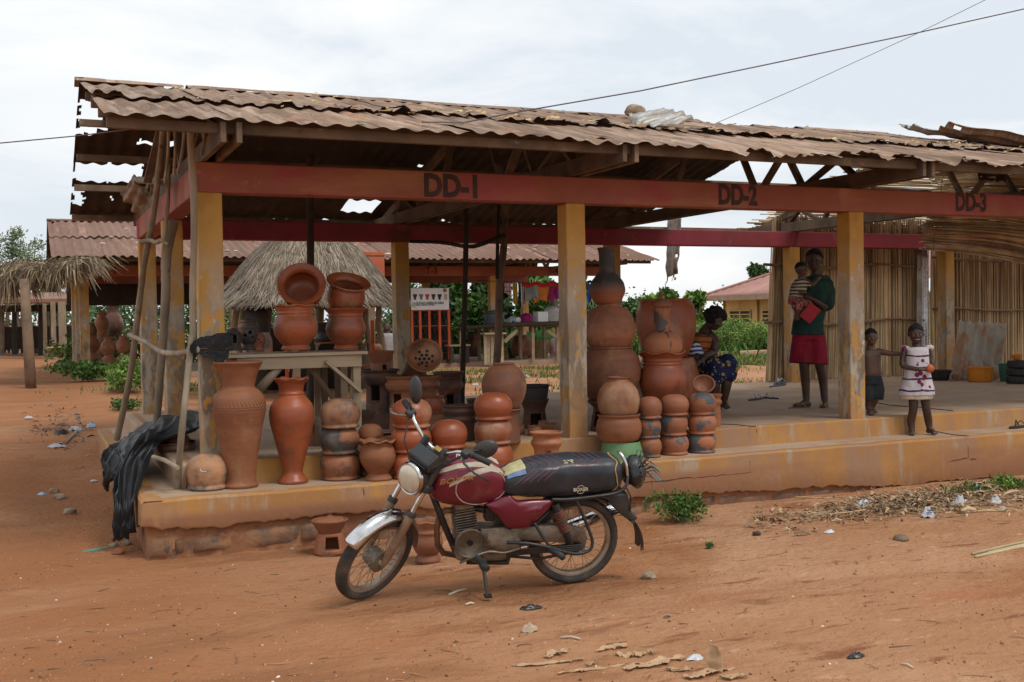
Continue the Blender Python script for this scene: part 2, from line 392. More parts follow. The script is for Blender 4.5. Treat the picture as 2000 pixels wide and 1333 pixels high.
def stone(parent,x,z,w,h,y=-.457,dp=.05,mat=m_block,name='stone_block'):
    b=MB(); n=5; s=x*7.7
    def fn(u,v):
        e=min(u,1-u,v,1-v); px=x-w/2+u*w; pz=z-h/2+v*h
        return (px+.012*nz3(px*9,pz*9,s),y-dp*(min(1,e*5)**.5)*(.55+.6*nz3(px*7,pz*7,s+5))-(.0),pz+.012*nz3(px*8,pz*8,s+9))
    b.grid(fn,n,n); 
    return b.build(name,mat,parent,loc=(x,y,z),smooth=True)
for u0,u1,v0,v1 in ((290,337,1048,1096),(344,361,1052,1086),(378,456,1044,1082),(474,588,1026,1074),(1224,1258,990,1016),(1262,1300,975,1010),(590,640,1018,1062)):
    a=at(u0,v1,Y=-.5); c=at(u1,v0,Y=-.5); stone(stall,(a[0]+c[0])/2,(a[2]+c[2])/2,abs(c[0]-a[0]),abs(c[2]-a[2]))
xx=1.1
while xx<9:
    w=random.uniform(.22,.5); zt=jag(xx+w/2)-.03; zb=-.67
    if zt-zb>.07 and not 3.3<xx<4.0: stone(stall,xx+w/2,(zt+zb)/2,w*.94,(zt-zb)*.9,dp=.03)
    xx+=w
# trusses
def truss(parent,x,y0=-.96,y1=6.15,mat=m_truss,full=True,zr=RZ,ry=RY,k=RK,zc=BT):
    for dx in (-.035,.075):
        MB().bar((x+dx,y0,zc+.075),(x+dx,y1,zc+.075),.04,.145).build('truss_chord',mat,parent,bevel=.004)
    for sg in (-1,1):
        e=ry+sg*(ry-y0-.22); zt=zr-.13
        MB().bar((x+.02,ry,zt),(x+.02,e,zt-k*abs(e-ry)),.045,.11).build('rafter',mat,parent,bevel=.004)
        for a,c in ((.95,.55),(1.75,1.45),(.55,1.45),(2.6,2.3),(1.75,2.3)):
            if a in (.95,1.75,2.6): p0=(x+.02,ry+sg*a,zc+.10); p1=(x+.02,ry+sg*c,zt-k*c-.02)
            else: p0=(x+.02,ry+sg*(a+.4),zc+.10); p1=(x+.02,ry+sg*c,zt-k*c-.02)
            MB().bar(p0,p1,.04,.08,up=(1,0,0)).build('web_strut',mat,parent)
for k in range(NB+1): truss(stall,k*S+.09,mat=m_truss)
for y in (-.86,.05,1.02,1.9,3.3,4.2,5.1,6.12):
    z=RZ-RK*abs(y-RY)-.075
    MB().bar((-.70,y,z),(NB*S+.7,y,z),.055,.072).build('purlin',m_truss,stall,bevel=.004)
# roof sheets: two tiers on each slope
def ragged(x,s): return .5+.5*mnoise.noise(Vector((x*9,s,3.1)))
def in_poly(r,x,y,j=.05):
    x+=j*fbm(x*11,y*11,2,3); y+=j*fbm(x*9,y*13,7,3)
    return r[0]<x<r[1] and r[2]<y<r[3]
BACKHOLES=[(-.70,-.47,3.05,3.55),(-.72,-.52,3.70,3.84),(-.70,.05,4.52,5.10),(-.70,-.60,5.3,5.85),(2.70,3.14,5.40,5.93),(-.1,.5,3.9,4.0),(-.66,-.4,3.62,3.7)]
def specks(x,y,seed,th=.60): return mnoise.noise(Vector((x*3.1+seed,y*3.6,seed*1.7)))>th and mnoise.noise(Vector((x*13,y*15,seed)))>.02
def hole_back(x,y,u,v):
    for i,r in enumerate(BACKHOLES):
        if in_poly(r,x,y,.0 if i==4 else .05): return True
    if x<-.66+.05*fbm(y*6,1,3): return False
    if 7.35+.30*(5.6-y)*.55+.05*fbm(y*7,2)<x<16.4: return True
    return specks(x,y,5.3,.63)
def hole_front(x,y,u,v):
    if y>2.35 and mnoise.noise(Vector((x*1.3,7.7,1)))>.12 and y>2.42+.1*mnoise.noise(Vector((x*9,1,1))): return True
    if y<-1.02+.09*fbm(x*7,4)*(.12+sstep(2,6,x)): return True
    return specks(x,y,9.1,.66)
def lap_lift(x,y,u,v):
    e=sstep(.30,0,v); q=.075*e*max(0,.15+fbm(x*6.5,2.7,1,4))+.006*e; return q
def eave_lift(x,y,u,v):
    e=sstep(.16,0,v); return .065*e*(fbm(x*4.3,8.8,2,3)-.15)*(.25+sstep(1.5,5,x))
def lap_hole(x,y,u,v):
    if v<.11*(.5+1.1*abs(fbm(x*8,3.2,5,3))) and x>-.1: return True
    if x>3 and specks(x*2,y*2,3.3,.55) and v<.5: return True
    return hole_front(x,y,u,v)
nsh=20; w=(NB*S+1.4)/nsh
for i in range(nsh):
    x0=-.70+i*w-.02; x1=x0+w+.06; o=.008*(i%2)
    ny=30 if x0<11 else 12; per=8 if x0<11 else 6
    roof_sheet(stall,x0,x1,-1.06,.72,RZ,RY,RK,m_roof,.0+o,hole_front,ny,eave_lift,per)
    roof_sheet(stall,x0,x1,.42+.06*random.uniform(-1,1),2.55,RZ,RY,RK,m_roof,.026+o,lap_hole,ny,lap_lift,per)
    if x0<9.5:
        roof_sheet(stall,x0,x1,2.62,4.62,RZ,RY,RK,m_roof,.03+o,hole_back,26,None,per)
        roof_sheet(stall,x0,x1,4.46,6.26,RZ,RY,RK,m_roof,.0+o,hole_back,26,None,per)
x=-.76
while x<15:
    L=random.uniform(.7,1.9); 
    if random.random()<.72 or x<2:
        b=MB(); n=12
        def fn(u,v,x=x,L=L): 
            a=(v-.5)*2; return (x+u*L,RY+a*.17,RZ+.062-RK*abs(a)*.17-.02*a*a+.01*fbm((x+u*L)*3,v*3,4))
        b.grid(fn,n,6,lambda u,v:mnoise.noise(Vector(((x+u*L)*6,v*5,8)))>.45); b.build('ridge_cap',m_roof,stall,loc=(x+L/2,RY,RZ),smooth=True)
    x+=L+random.uniform(-.05,.12)
# reed lining over the back slope at the far end, and the sagging mat under the front slope
def reeds_along(P0,P1,n,r,fn,mat,parent,name,segs=8,jit=.012):
    """n thin reeds; fn(i/n, t)->point"""
    b=MB()
    for i in range(n):
        o=random.uniform(-jit,jit); t0=random.uniform(0,.05); t1=random.uniform(.96,1.0); pts=[]
        for k in range(segs+1):
            q=fn((i+random.uniform(-.3,.3))/n,lerp(t0,t1,k/segs)); pts.append((q[0]+o*.3*math.sin(k+i),q[1]+o*math.sin(k*.7+i*2.1),q[2]+o*math.cos(k*.9+i)))
        b.tube(pts,r*random.uniform(.6,1.25),5,cap=False)
    return tag(b.build(name,mat,parent,smooth=True),kind='stuff')
reeds_along(0,0,78,.013,lambda s,t:(lerp(9.45,16.3,t)+.25*nz3(s*40,1),lerp(2.75,6.3,s),RZ-RK*(lerp(2.75,6.3,s)-RY)-.005+.02*nz3(t*3,s*9)),m_reed,stall,'reed_lining',10)
MATC=[Vector((10.42,3.0,3.06)),Vector((10.22,3.0,1.94)),Vector(at(2060,322,Y=2.1)),Vector(at(2060,548,Y=1.85))]
mat_t=thing('reed_mat','torn sagging mat of long reeds hung under the far end of the roof','reed mat',(10.4,3,3.0))
def mat_fn(s,t):
    a=MATC[0].lerp(MATC[1],s); c=MATC[2].lerp(MATC[3],s); q=a.lerp(c,t*1.9); 
    q.z+=.10*math.sin(min(t*1.9,1.2)*2.2)*(.3+s)-.12*max(0,t*1.9-1)**2; q.y+=.05*math.sin(s*9)+.05*nz3(s*7,t*4); return q
reeds_along(0,0,110,.0125,mat_fn,m_reed_mat,mat_t,'reeds',12,.02)
for t in (.06,.42):
    MB().tube([mat_fn(s,t)-Vector((0,.03,0)) for s in np.linspace(0,1,8)],.006,5).build('binding',m_reedpole,mat_t)
# loose pieces lying on the roof
def bent_sheet(name,label,c,L,wd,rz,pitch,roll,mat,curl=.3,cat='metal sheet',rag=True):
    R=Matrix.Rotation(rz,3,'Z')@Matrix.Rotation(pitch,3,'Y')@Matrix.Rotation(roll,3,'X'); c=Vector(c); b=MB()
    def fn(u,v):
        x=(u-.5)*L; y=(v-.5)*wd; z=.022*math.cos(2*PI*y/.12)+curl*(v-.5)**2*wd+.04*fbm(u*3,v*3,L)
        return R@Vector((x+.03*fbm(v*6,u*2,3)*(1 if rag else 0),y,z))+c
    b.grid(fn,14,16,(lambda u,v:(u<.12 or u>.9) and mnoise.noise(Vector((u*11,v*11,L)))>.18) if rag else None)
    return tag(b.build(name,mat,None,loc=c,smooth=True,solid=.003),label,cat)
c=at(1288,262,Y=.9); bent_sheet('bent_sheet','bent grey zinc offcut lying loose on the rusty roof',slope_pt(c[0],c[1],.12),.62,.34,.12,-.20,.55,m_zinc,.35)
c=at(1860,290,Y=1.9); bent_sheet('loose_sheet','long grey rusted sheet curling up off the roof ridge',slope_pt(c[0],c[1],.10),1.5,.30,-.05,.10,.25,m_zinc,.5)
c=at(1940,285,Y=1.4); bent_sheet('loose_sheet','brown corrugated sheet lifted at one end beside the grey sheet',slope_pt(c[0]+.3,c[1]+.3,.12),1.7,.36,-.02,.09,-.2,m_roof,.4)
def rock(name,label,c,r,mat,cat='stone',group=None,seed=0,sq=(1,.8,.6)):
    b=MB().ball((0,0,0),1,14,9); V=[]
    for q in b.v:
        k=1+.35*mnoise.noise(Vector(q)*1.4+Vector((seed,seed*2,0)))+.12*mnoise.noise(Vector(q)*4+Vector((seed,3,0)))
        V.append((q[0]*k*r*sq[0]+c[0],q[1]*k*r*sq[1]+c[1],q[2]*k*r*sq[2]+c[2]))
    b.v=V; return tag(b.build(name,mat,None,loc=c,smooth=True,auto=30),label,cat,group)
m_stone=M('grey_stone',(.36,.29,.21),(.24,.18,.12),scale=9,rough=.9,bump=.6,layers=[((.30,.13,.06),6,.56,.7)])
c=at(1241,241,Y=2.2); rock('stone','grey lump of rubble sitting on the roof ridge',slope_pt(c[0],c[1],.13),.13,m_stone,seed=3)
# dry litter caught on the roof
m_leaf_dry=M('dry_husk',(.46,.34,.17),(.32,.21,.1),scale=8,rough=.85,island=.35,bump=.2)
def roof_litter():
    b=MB()
    for i in range(200):
        x=random.uniform(.0,10.5); y=random.gauss(.45,.16) if random.random()<.8 else random.uniform(-.9,2.3)
        L=random.uniform(.02,.09); a=random.gauss(0,.6); z=RZ-RK*abs(y-RY)+.055+random.uniform(0,.03)
        dx,dy=L*math.cos(a),L*math.sin(a)*.6; w_=L*random.uniform(.2,.5)
        b.add([(x,y,z),(x+dx,y+dy,z+.02*random.random()),(x+dx-w_*dy/L,y+dy+w_*dx/L,z+.035*random.random()),(x-w_*dy/L,y+w_*dx/L,z+.01)],[(0,1,2,3)])
    o=b.build('roof_litter',m_leaf_dry,None,loc=(5,.5,2.9)); tag(o,'dry torn scraps caught along the overlap of the roof sheets',kind='stuff')
roof_litter()

m_crack=M('dark_crack',(.06,.03,.02),rough=1,bump=0)  # dark colour of the thin tubes laid on as cracks
def crack(pts,Y,parent=stall):
    P=[]
    for (a,c) in zip(pts,pts[1:]):
        n=max(3,int(abs(c[0]-a[0])/9+abs(c[1]-a[1])/9))
        for k in range(n): t=k/n; P.append(Vector(at(lerp(a[0],c[0],t)+random.uniform(-2,2),lerp(a[1],c[1],t)+random.uniform(-1.5,1.5),Y=Y)))
    MB().tube(P,[.0035*random.uniform(.4,1.2) for _ in P],4,cap=False).build('crack',m_crack,parent)
crack([(1240,945),(1320,936),(1400,930),(1464,922),(1466,892)],-.509); crack([(1464,922),(1492,944)],-.509); crack([(1843,936),(1845,905),(1890,893),(1894,862)],-.509); crack([(1894,898),(1912,896)],-.509); crack([(1272,940),(1274,968)],-.509); crack([(708,952),(711,975)],-.509); crack([(1478,838),(1480,865)],-.026)
for pts in ([(1400,828),(1440,830),(1476,834)],[(1706,786),(1740,792),(1800,796),(1862,803)]):
    P=[Vector(at(u,v,Z=.004)) for u,v in pts]; MB().tube(P,.004,4,cap=False).build('crack',m_crack,stall)
P=[Vector(at(u,v,Z=-.180)) for u,v in ((1826,843),(1860,849),(1892,852))]; MB().tube(P,.004,4,cap=False).build('crack',m_crack,stall)
bq=[at(1908,330,Y=.9),at(1972,334,Y=.9),at(1966,357,Y=.9),at(1912,352,Y=.9)]
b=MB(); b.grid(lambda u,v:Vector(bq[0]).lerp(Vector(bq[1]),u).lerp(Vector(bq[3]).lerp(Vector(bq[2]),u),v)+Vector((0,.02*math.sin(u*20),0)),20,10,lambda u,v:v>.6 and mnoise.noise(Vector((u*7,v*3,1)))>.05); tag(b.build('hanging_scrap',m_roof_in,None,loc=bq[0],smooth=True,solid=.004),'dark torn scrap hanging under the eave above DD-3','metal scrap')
# ================================================================ behind the stall
TY=16.0; TX=-.27; TS=3.13; TD=5.0
tst=thing('market_stall','second open stall in the row behind, its beams stencilled T-3 and T-4','stall',(TX,TY,-.4))
for k in range(5):
    column(tst,TX+k*TS,TY+.003); column(tst,TX+k*TS,TY+TD)
column(tst,TX,TY+2.5)
m_beamT=M('brick_red_beam_paint',(.36,.12,.065),(.27,.075,.045),scale=1.5,rough=.8,bump=.15,layers=[((.16,.06,.04),2,.6,.74)])
LX=4*TS+.2
for y in (TY,TY+TD): MB().box((TX+LX/2,y+.094,(CH+BT)/2),(LX,.19,BT-CH)).build('beam',m_beamT,tst,bevel=.012)
MB().box((TX+.0935,TY+(TD+.19)/2,(CH+BT)/2+.002),(.187,TD-.19,BT-CH)).build('beam',m_beamT,tst)
for t,u in (('T-1',215),('T-2',560),('T-3',843),('T-4',1081)):
    q=at(u,525,Y=TY-.004); text(t,.25,m_letter,(q[0],q[1],2.215),(PI/2,0,0),tst,bold=.004,sx=.85)
MB().box((TX+LX/2,TY+2.65,-.3),(LX+.25,TD+.55,.6)).build('floor_slab',m_conc,tst,bevel=.02)
MB().box((TX+LX/2-.15,TY+2.4,-.38),(LX+.65,TD+.99+.3,.46)).build('step_slab',m_ochre,tst,bevel=.02)
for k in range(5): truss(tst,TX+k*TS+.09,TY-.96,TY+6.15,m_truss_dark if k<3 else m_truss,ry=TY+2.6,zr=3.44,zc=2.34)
for yy in (-1.2,.05,1.02,1.9,3.3,4.2,5.1,6.3): MB().bar((TX-.5,TY+yy,3.44-RK*abs(yy-2.6)-.08),(TX+LX+.5,TY+yy,3.44-RK*abs(yy-2.6)-.08),.055,.085).build('purlin',m_truss,tst)
n=14; w=(LX+1.1)/n
def hole_T(x,y,u,v): return mnoise.noise(Vector((x*3.3,y*3.6,9)))>.66 and mnoise.noise(Vector((x*13,y*15,9)))>.0
WAVE_=WAVE
for i in range(n):
    x0=TX-.55+i*w; o=.008*(i%2)
    for (a,c,h) in ((-1.5,.7,.0),(.52,2.58,.03),(2.62,4.6,.03),(4.4,6.5,0)):
        roof_sheet(tst,x0,x0+w+.05,TY+a,TY+c,3.46,TY+2.6,RK,m_roof2,h+o,hole_T,8,None,6,.022)
b=MB(); b.grid(lambda u,v:(lerp(TX-.56,TX+LX+.5,u),TY+2.6+(v-.5)*.36,3.53-.3*abs(v-.5)*.36-.01),40,4); b.build('ridge_cap',m_roof2,tst,loc=(TX+5,TY+2.6,3.5),smooth=True,solid=.003)
# gable boarding at the left end of the far stall
b=MB(); b.grid(lambda u,v:(TX-.02,TY+lerp(-.9,6.1,u),lerp(2.34,3.30-RK*abs(lerp(-.9,6.1,u)-2.6),v)),20,4); 
def specks_T():
    b=MB(); 
    for i in range(150):
        x=random.uniform(TX,TX+LX); y=TY+random.uniform(-1.4,1.5) ; z=3.5-RK*abs(y-TY-2.6)+.03; r=random.uniform(.015,.06)
        b.ball((x,y,z),(r*random.uniform(.8,2),r,r*.5),6,3)
    tag(b.build('roof_litter',M('pale_litter',(.62,.53,.42),(.45,.33,.22),rough=.9,island=.3),None,loc=(6,TY,3),smooth=True),'pale stones and scraps lying on the roof of the rear stall',kind='stuff')
specks_T()
MB().box((TX+3.2,TY+TD+.3,1.86),(6.6,.05,.62)).build('roof_shade_panel',m_truss_dark,tst)  # added dark panel standing in for the shaded roof underside behind
# ---- vegetation
def leaf_mat(name,c1,c2,isl=.45): return M(name,c1,c2,scale=1.2,rough=.6,bump=0,island=isl,spec=.3)
ml_dark=leaf_mat('dark_leaves',(.045,.085,.025),(.025,.055,.016)); ml_mid=leaf_mat('green_leaves',(.085,.17,.03),(.05,.11,.02))
ml_light=leaf_mat('fresh_leaves',(.15,.25,.04),(.09,.18,.03)); ml_far=leaf_mat('distant_leaves',(.075,.13,.045),(.05,.09,.03),.3); m_bark=M('bark',(.20,.15,.10),(.11,.08,.055),scale=8,bump=.7,rough=.95,stretch=(1,1,.3))
ml_pale=leaf_mat('grey_green_leaves',(.17,.22,.11),(.11,.15,.075))
def leaves(b,c,r,n,s,flat=1.,hollow=.35,asp=.55):
    """leaf-sized faces through a lumpy crown volume"""
    c=np.array(c,float); r=np.array(r if isinstance(r,(tuple,list)) else (r,r,r),float); k=0
    while k<n:
        d=RNG.normal(size=3); d/=np.linalg.norm(d); q=d*(hollow+(1-hollow)*RNG.rand()**.5)
        P=c+q*r
        if mnoise.noise(Vector(P/ (r.max()*.38)))<-.18: 
            if RNG.rand()<.85: k+=.35; continue
        k+=1; L=s*RNG.uniform(.6,1.4); a=RNG.normal(size=3); a/=np.linalg.norm(a); t=np.cross(a,RNG.normal(size=3)); t/=np.linalg.norm(t)+1e-9
        w=t*L*asp*.5; m=a*L
        b.add([P,P+m*.5+w,P+m,P+m*.5-w],[(0,1,2,3)])
def tree(name,label,x,y,h,cr,clumps,leafmat,n,s,trunk_r=.12,zb=None,group=None,cat='tree',tilt=0,limbs=5,hollow=.3):
    zb=gz(x,y) if zb is None else zb
    t=thing(name,label,cat,(x,y,zb),group); b=MB(); rs=random.Random(int(x*100)+int(y))
    top=(x+tilt,y,zb+h*.72)
    b.tube([(x,y,zb-.1),(x+tilt*.3+.05,y,zb+h*.25),(x+tilt*.7-.04,y,zb+h*.5),top],[trunk_r*1.25,trunk_r,trunk_r*.75,trunk_r*.35],7)
    lf=MB()
    for (dx,dz,rx,rz) in clumps:
        c=(x+tilt+dx,y+rs.uniform(-.4,.4)*cr,zb+dz); b.tube([(x+tilt*.5,y,zb+h*.38),((x+tilt*.5+c[0])/2+.1,c[1]*.5+y*.5,(zb+h*.4+c[2])/2+.12),c],[trunk_r*.5,trunk_r*.3,trunk_r*.1],5)
        leaves(lf,c,(rx,rx*.9,rz),int(n*rx*rz/ (cr*cr)),s,hollow=hollow)
    b.build('trunk',m_bark,t,smooth=True); tag(lf.build('crown',leafmat,t),kind=None)
    return t
def clump_set(w,h,z0,n,rs):
    r=random.Random(rs); return [(r.uniform(-w,w),z0+r.uniform(0,h),r.uniform(.28,.5)*w,r.uniform(.28,.45)*w) for _ in range(n)]
def tree_px(name,label,u0,u1,vt,vb,Y,mat,n=2600,s=.16,seed=1,cl=9,group=None,zb=None,tr=.12,hollow=.3):
    """tree standing at depth Y whose crown fills the given outline"""
    a=at(u0,vb,Y=Y); c=at(u1,vb,Y=Y); t=at((u0+u1)/2,vt,Y=Y); x=(a[0]+c[0])/2; w=abs(c[0]-a[0])/2; g=gz(x,Y) if zb is None else zb
    zlo=a[2]-g; zhi=t[2]-g; r=random.Random(seed); cs=[]
    for i in range(cl):
        rx=w*r.uniform(.32,.5); rz=min(rx,(zhi-zlo)*.5)*r.uniform(.75,1.); f=r.uniform(0,1); dz=lerp(zlo+rz,max(zhi-rz,zlo+rz),f); sp=(w-rx)*(1-.5*f); cs.append((r.uniform(-sp,sp),dz,rx,rz))
    cs.append((0,zhi-w*.3,w*.35,w*.3))
    return tree(name,label,x,Y,zhi,w,cs,mat,n,s,tr,g,group,hollow=hollow)
GT='trees behind the rear stall'
tl=[('dark dense tree behind the rear stall beside the poster',800,905,545,700,25,ml_dark,4200,.22),
 ('bright bushy tree behind the rear stall, right of the poster',880,975,575,690,24,ml_mid,3600,.2),
 ('tall feathery tree seen between the T-3 column and the clothes',930,1010,540,690,27,ml_dark,3800,.2),
 ('leafy tree behind the hanging clothes',990,1110,545,690,26,ml_mid,4200,.2),
 ('dark tree behind the rear stall just left of the bottle-necked jar',1090,1190,540,690,27,ml_dark,3600,.2),
 ('yellow-green shrub behind the big grey pot',925,1000,590,690,22.5,ml_light,1600,.13),
 ('pale green tree behind the poster',770,840,560,690,24.5,ml_mid,2600,.2),
 ('low yellow-green shrub at the foot of the trees behind the stall',870,930,625,700,22.8,ml_light,1200,.12),
 ('broad mid-green tree filling the gap left of the T-3 column',835,930,538,690,29,ml_mid,4200,.24),('tall mid-green tree behind the feathery one',905,1000,528,690,31,ml_dark,4200,.26),('tall pale green tree at the back between the clothes and the middle column',1000,1100,530,690,32,ml_mid,4200,.26)]
for i,(l,u0,u1,vt,vb,Y,mt,n_,s_) in enumerate(tl): tree_px('tree' if 'shrub' not in l else 'shrub',l,u0,u1,vt,vb,Y,mt,n_,s_,i+3,9,GT)
tree_px('tree','round bushy tree with broad fresh leaves left of the yellow building',1232,1310,582,665,21,ml_light,2600,.2,21,9)
tree_px('tree','broad-leaved tree touching the eave of the yellow building',1335,1385,572,650,23,ml_light,1800,.2,24,8)
tree_px('tree','taller darker tree behind the round bushy tree',1275,1345,562,640,30,ml_mid,1800,.22,25,8)
tree_px('tree','hazy grey-green tree far off beside the bottle-necked jar',1205,1270,585,660,55,ml_far,1500,.4,26,7)
tree_px('tree','distant blue-grey tree rising over the roof of the yellow building',1452,1505,515,590,95,ml_far,1500,.5,27,8,hollow=.1)
tree_px('tree','low hazy trees on the skyline right of the rear stall',1145,1215,590,660,60,ml_far,1400,.4,28,7)
# palm behind the clothes
def palm(x,y,zc,zb,n=15,L=1.7,label=''):
    t=thing('palm_tree',label,'palm tree',(x,y,zb)); MB().tube([(x,y,zb),(x+.1,y,(zb+zc)/2),(x,y,zc)],[.16,.12,.1],8).build('trunk',m_bark,t,smooth=True)
    for i in range(n):
        a=2*PI*i/n+random.uniform(-.2,.2); e=random.uniform(.15,.9); b=MB(); pts=[]
        for k in range(9):
            s=k/8; r=L*s*math.cos(e*(1-s*.6)); z=zc+L*(math.sin(e)*s-.75*s*s*(1.1-.4*e)); pts.append(Vector((x+r*math.cos(a),y+r*math.sin(a),z)))
        b.tube(pts,[.022*(1-.8*k/8) for k in range(9)],4)
        for k in range(1,8):
            for sd in (-1,1):
                for q in (0,.5):
                    p=pts[k].lerp(pts[k+1],q); d=(pts[k+1]-pts[k]).normalized(); sdv=d.cross(Vector((0,0,1))).normalized()*sd
                    ll=L*.26*math.sin(PI*(k+q+.5)/9.5)+.05; e2=p+sdv*ll*.8+d*ll*.5-Vector((0,0,ll*.45))
                    b.add([p,p+d*.03+Vector((0,0,.0)),e2,p-d*.02],[(0,1,2,3)])
        b.build('frond',ml_mid,t)
q=at(1082,560,Y=23); palm(q[0],23,q[2]-.2,gz(q[0],23),label='palm tree behind the clothes line of the rear stall')
# left skyline: thin scrubby trees beyond the palm shelter
def wispy(label,u,vt,vb,Y,wpx,n,seed,s=.13):
    q=at(u,vb,Y=Y); tp=at(u,vt,Y=Y); x=float(q[0]); zb=gz(x,Y); zt=float(tp[2]); m=mpp(q); rs=random.Random(seed); t=thing('tree',label,'tree',(x,Y,zb)); b=MB(); lf=MB(); H=zt-zb
    b.tube([(x,Y,zb-.1),(x+.1,Y,zb+H*.35),(x-.08,Y,zb+H*.7),(x,Y,zt)],[.09,.07,.04,.012],6)
    for i in range(26):
        f=rs.uniform(.35,.98); a=rs.uniform(0,2*PI); L=wpx*m*.5*rs.uniform(.35,1.)*(1.15-.5*f); p=Vector((x,Y,zb+H*f)); d=Vector((math.cos(a),math.sin(a)*.7,rs.uniform(.1,.6)))*L; e=p+d; b.tube([p,p+d*.5+Vector((0,0,-.05*L)),e],[.022,.014,.005],4)
        for k in range(n//26):
            g_=p+d*rs.uniform(.35,1.05)+Vector((rs.gauss(0,.14),rs.gauss(0,.14),rs.gauss(0,.12))); aa=Vector((rs.gauss(0,1),rs.gauss(0,1),rs.gauss(0,1))).normalized(); w_=aa.orthogonal().normalized()*s*.28*rs.uniform(.6,1.4); lf.add([g_,g_+aa*s*.5+w_,g_+aa*s,g_+aa*s*.5-w_],[(0,1,2,3)])
    b.build('trunk',m_bark,t,smooth=True); lf.build('crown',ml_pale,t)
wispy('slender grey-green tree on the left edge, taller of the two behind the palm-thatch shelter',30,452,610,44,90,2600,31)
wispy('sparse tree with open twigs behind the palm-thatch shelter, close to the rear roof',72,470,600,46,85,1100,32)
wispy('thin pale tree cut by the left edge of the view',-12,500,620,48,80,2000,33)
tree_px('tree','dark leafy tree in the clearing beyond the left-hand fence',60,140,560,690,50,ml_dark,1500,.4,35,8)
# grass verge strips
def grass(name,label,pts,n,h,mat,spread,w=.012,zoff=0.,jit=None):
    b=MB()
    for _ in range(n):
        (x0,y0),(x1,y1)=random.choice(pts); t=random.random(); x=lerp(x0,x1,t)+random.gauss(0,spread[0]); y=lerp(y0,y1,t)+random.gauss(0,spread[1])
        if mnoise.noise(Vector((x*1.2,y*1.2,3)))<-.15: continue
        z=ground_z(x,y)-.01+zoff; a=random.uniform(0,2*PI); hh=h*random.uniform(.4,1.2); lx,ly=math.cos(a)*hh*.5,math.sin(a)*hh*.5; ww=w*random.uniform(.7,1.4)
        b.add([(x-ly*ww/hh,y+lx*ww/hh,z),(x+ly*ww/hh,y-lx*ww/hh,z),(x+lx*.4,y+ly*.4,z+hh*.7),(x+lx,y+ly,z+hh)],[(0,1,2),(0,2,3)] if False else [(0,1,2,3)])
    c=pts[0][0]; return tag(b.build(name,mat,None,loc=(c[0],c[1],gz(*c))),label,kind='stuff')
m_grass=leaf_mat('short_grass',(.17,.22,.05),(.10,.15,.035),.4)
grass('grass','short grass on the strip between the two stalls',[((4,11.5),(12,11)),((5,13.5),(13,13)),((7,8.5),(11,8)),((1,12),(4,12))],9000,.10,m_grass,(.8,.5),.03)
grass('grass','green grass in front of the bushes by the yellow building',[((14,13.5),(20,16)),((13,12),(19,13.5)),((15,16),(20,18))],7000,.14,m_grass,(.8,.5),.04)
MB().bar((13.5,15.9,gz(14,16)+.06),(21.5,16.3,gz(20,16)+.09),.14,.16).build('kerb',m_conc,None,loc=(17,16,-.2),bevel=.02)['kind']='structure'
# bushes
def bush(name,label,c,r,n,s,mat,stems=6,group=None,cat='bush'):
    x,y=c; z=ground_z(x,y); t=thing(name,label,cat,(x,y,z-.02),group); b=MB(); lf=MB()
    for k in range(stems):
        a=random.uniform(0,2*PI); d=random.uniform(.2,.8); e=(x+r[0]*d*math.cos(a),y+r[1]*d*math.sin(a),z+r[2]*random.uniform(.8,1.7)); b.tube([(x+.1*r[0]*math.cos(a),y+.1*r[1]*math.sin(a),z-.03),((x+e[0])/2,(y+e[1])/2,z+(e[2]-z)*.6),e],[.018*r[2],.013*r[2],.006*r[2]],5)
    for k in range(max(5,stems)):
        a=random.uniform(0,2*PI); d=random.uniform(.1,.62); cc=(x+r[0]*d*math.cos(a),y+r[1]*d*math.sin(a),z+r[2]*random.uniform(.55,1.25)); leaves(lf,cc,(r[0]*.5,r[1]*.5,r[2]*.55),int(n/max(5,stems)),s,hollow=.1)
    for q in range(len(lf.v)):
        if lf.v[q][2]<z: lf.v[q]=(lf.v[q][0],lf.v[q][1],z+.01)
    b.build('stem',m_bark,t); lf.build('leaves',mat,t); return t
ml_weed=leaf_mat('weed_leaves',(.20,.31,.065),(.11,.20,.035),.5)
GB='bushes in front of the yellow building'
for i,(u,v,rx,rz,lab,mt) in enumerate(((1405,728,1.0,.50,'low bush by the seated woman, in front of the yellow building',ml_mid),(1440,705,1.1,.62,'tall rounded bush under the first window of the yellow building',ml_light),(1480,728,1.1,.48,'leafy bush next to the reed wall, before the yellow building',ml_mid),(1455,735,.8,.36,'small bright bush at the kerb before the yellow building',ml_light),(1505,700,1.,.6,'bush below the teal-framed window',ml_light),(1370,715,1.,.55,'bush behind the seated woman',ml_mid),(1235,700,.8,.5,'bush seen between the jar stacks',ml_light))):
    q=at(u,v,Z=-.25); 
    if q[1]<16.8: q=at(u,v,Y=17.4+.5*i)
    bush('bush',lab,(q[0],q[1]),(rx,.9,rz),5200,.055,ml_weed,11,GB)
q=at(170,760,Z=-.25); bush('bush','low leafy bush at the foot of the vases on the rear stall',(q[0],q[1]),(.95,.7,.26),1500,.09,ml_mid,8)
q=at(245,795,Z=-.40); bush('bush','taller weedy bush against the left side of the stall platform',(q[0],q[1]),(.45,.9,.36),1700,.075,ml_light,9)
q=at(235,830,Z=-.45); bush('bush','small dark weeds at the corner of the platform by the gully',(q[0]+.1,q[1]),(.3,.35,.14),600,.05,ml_mid,6)
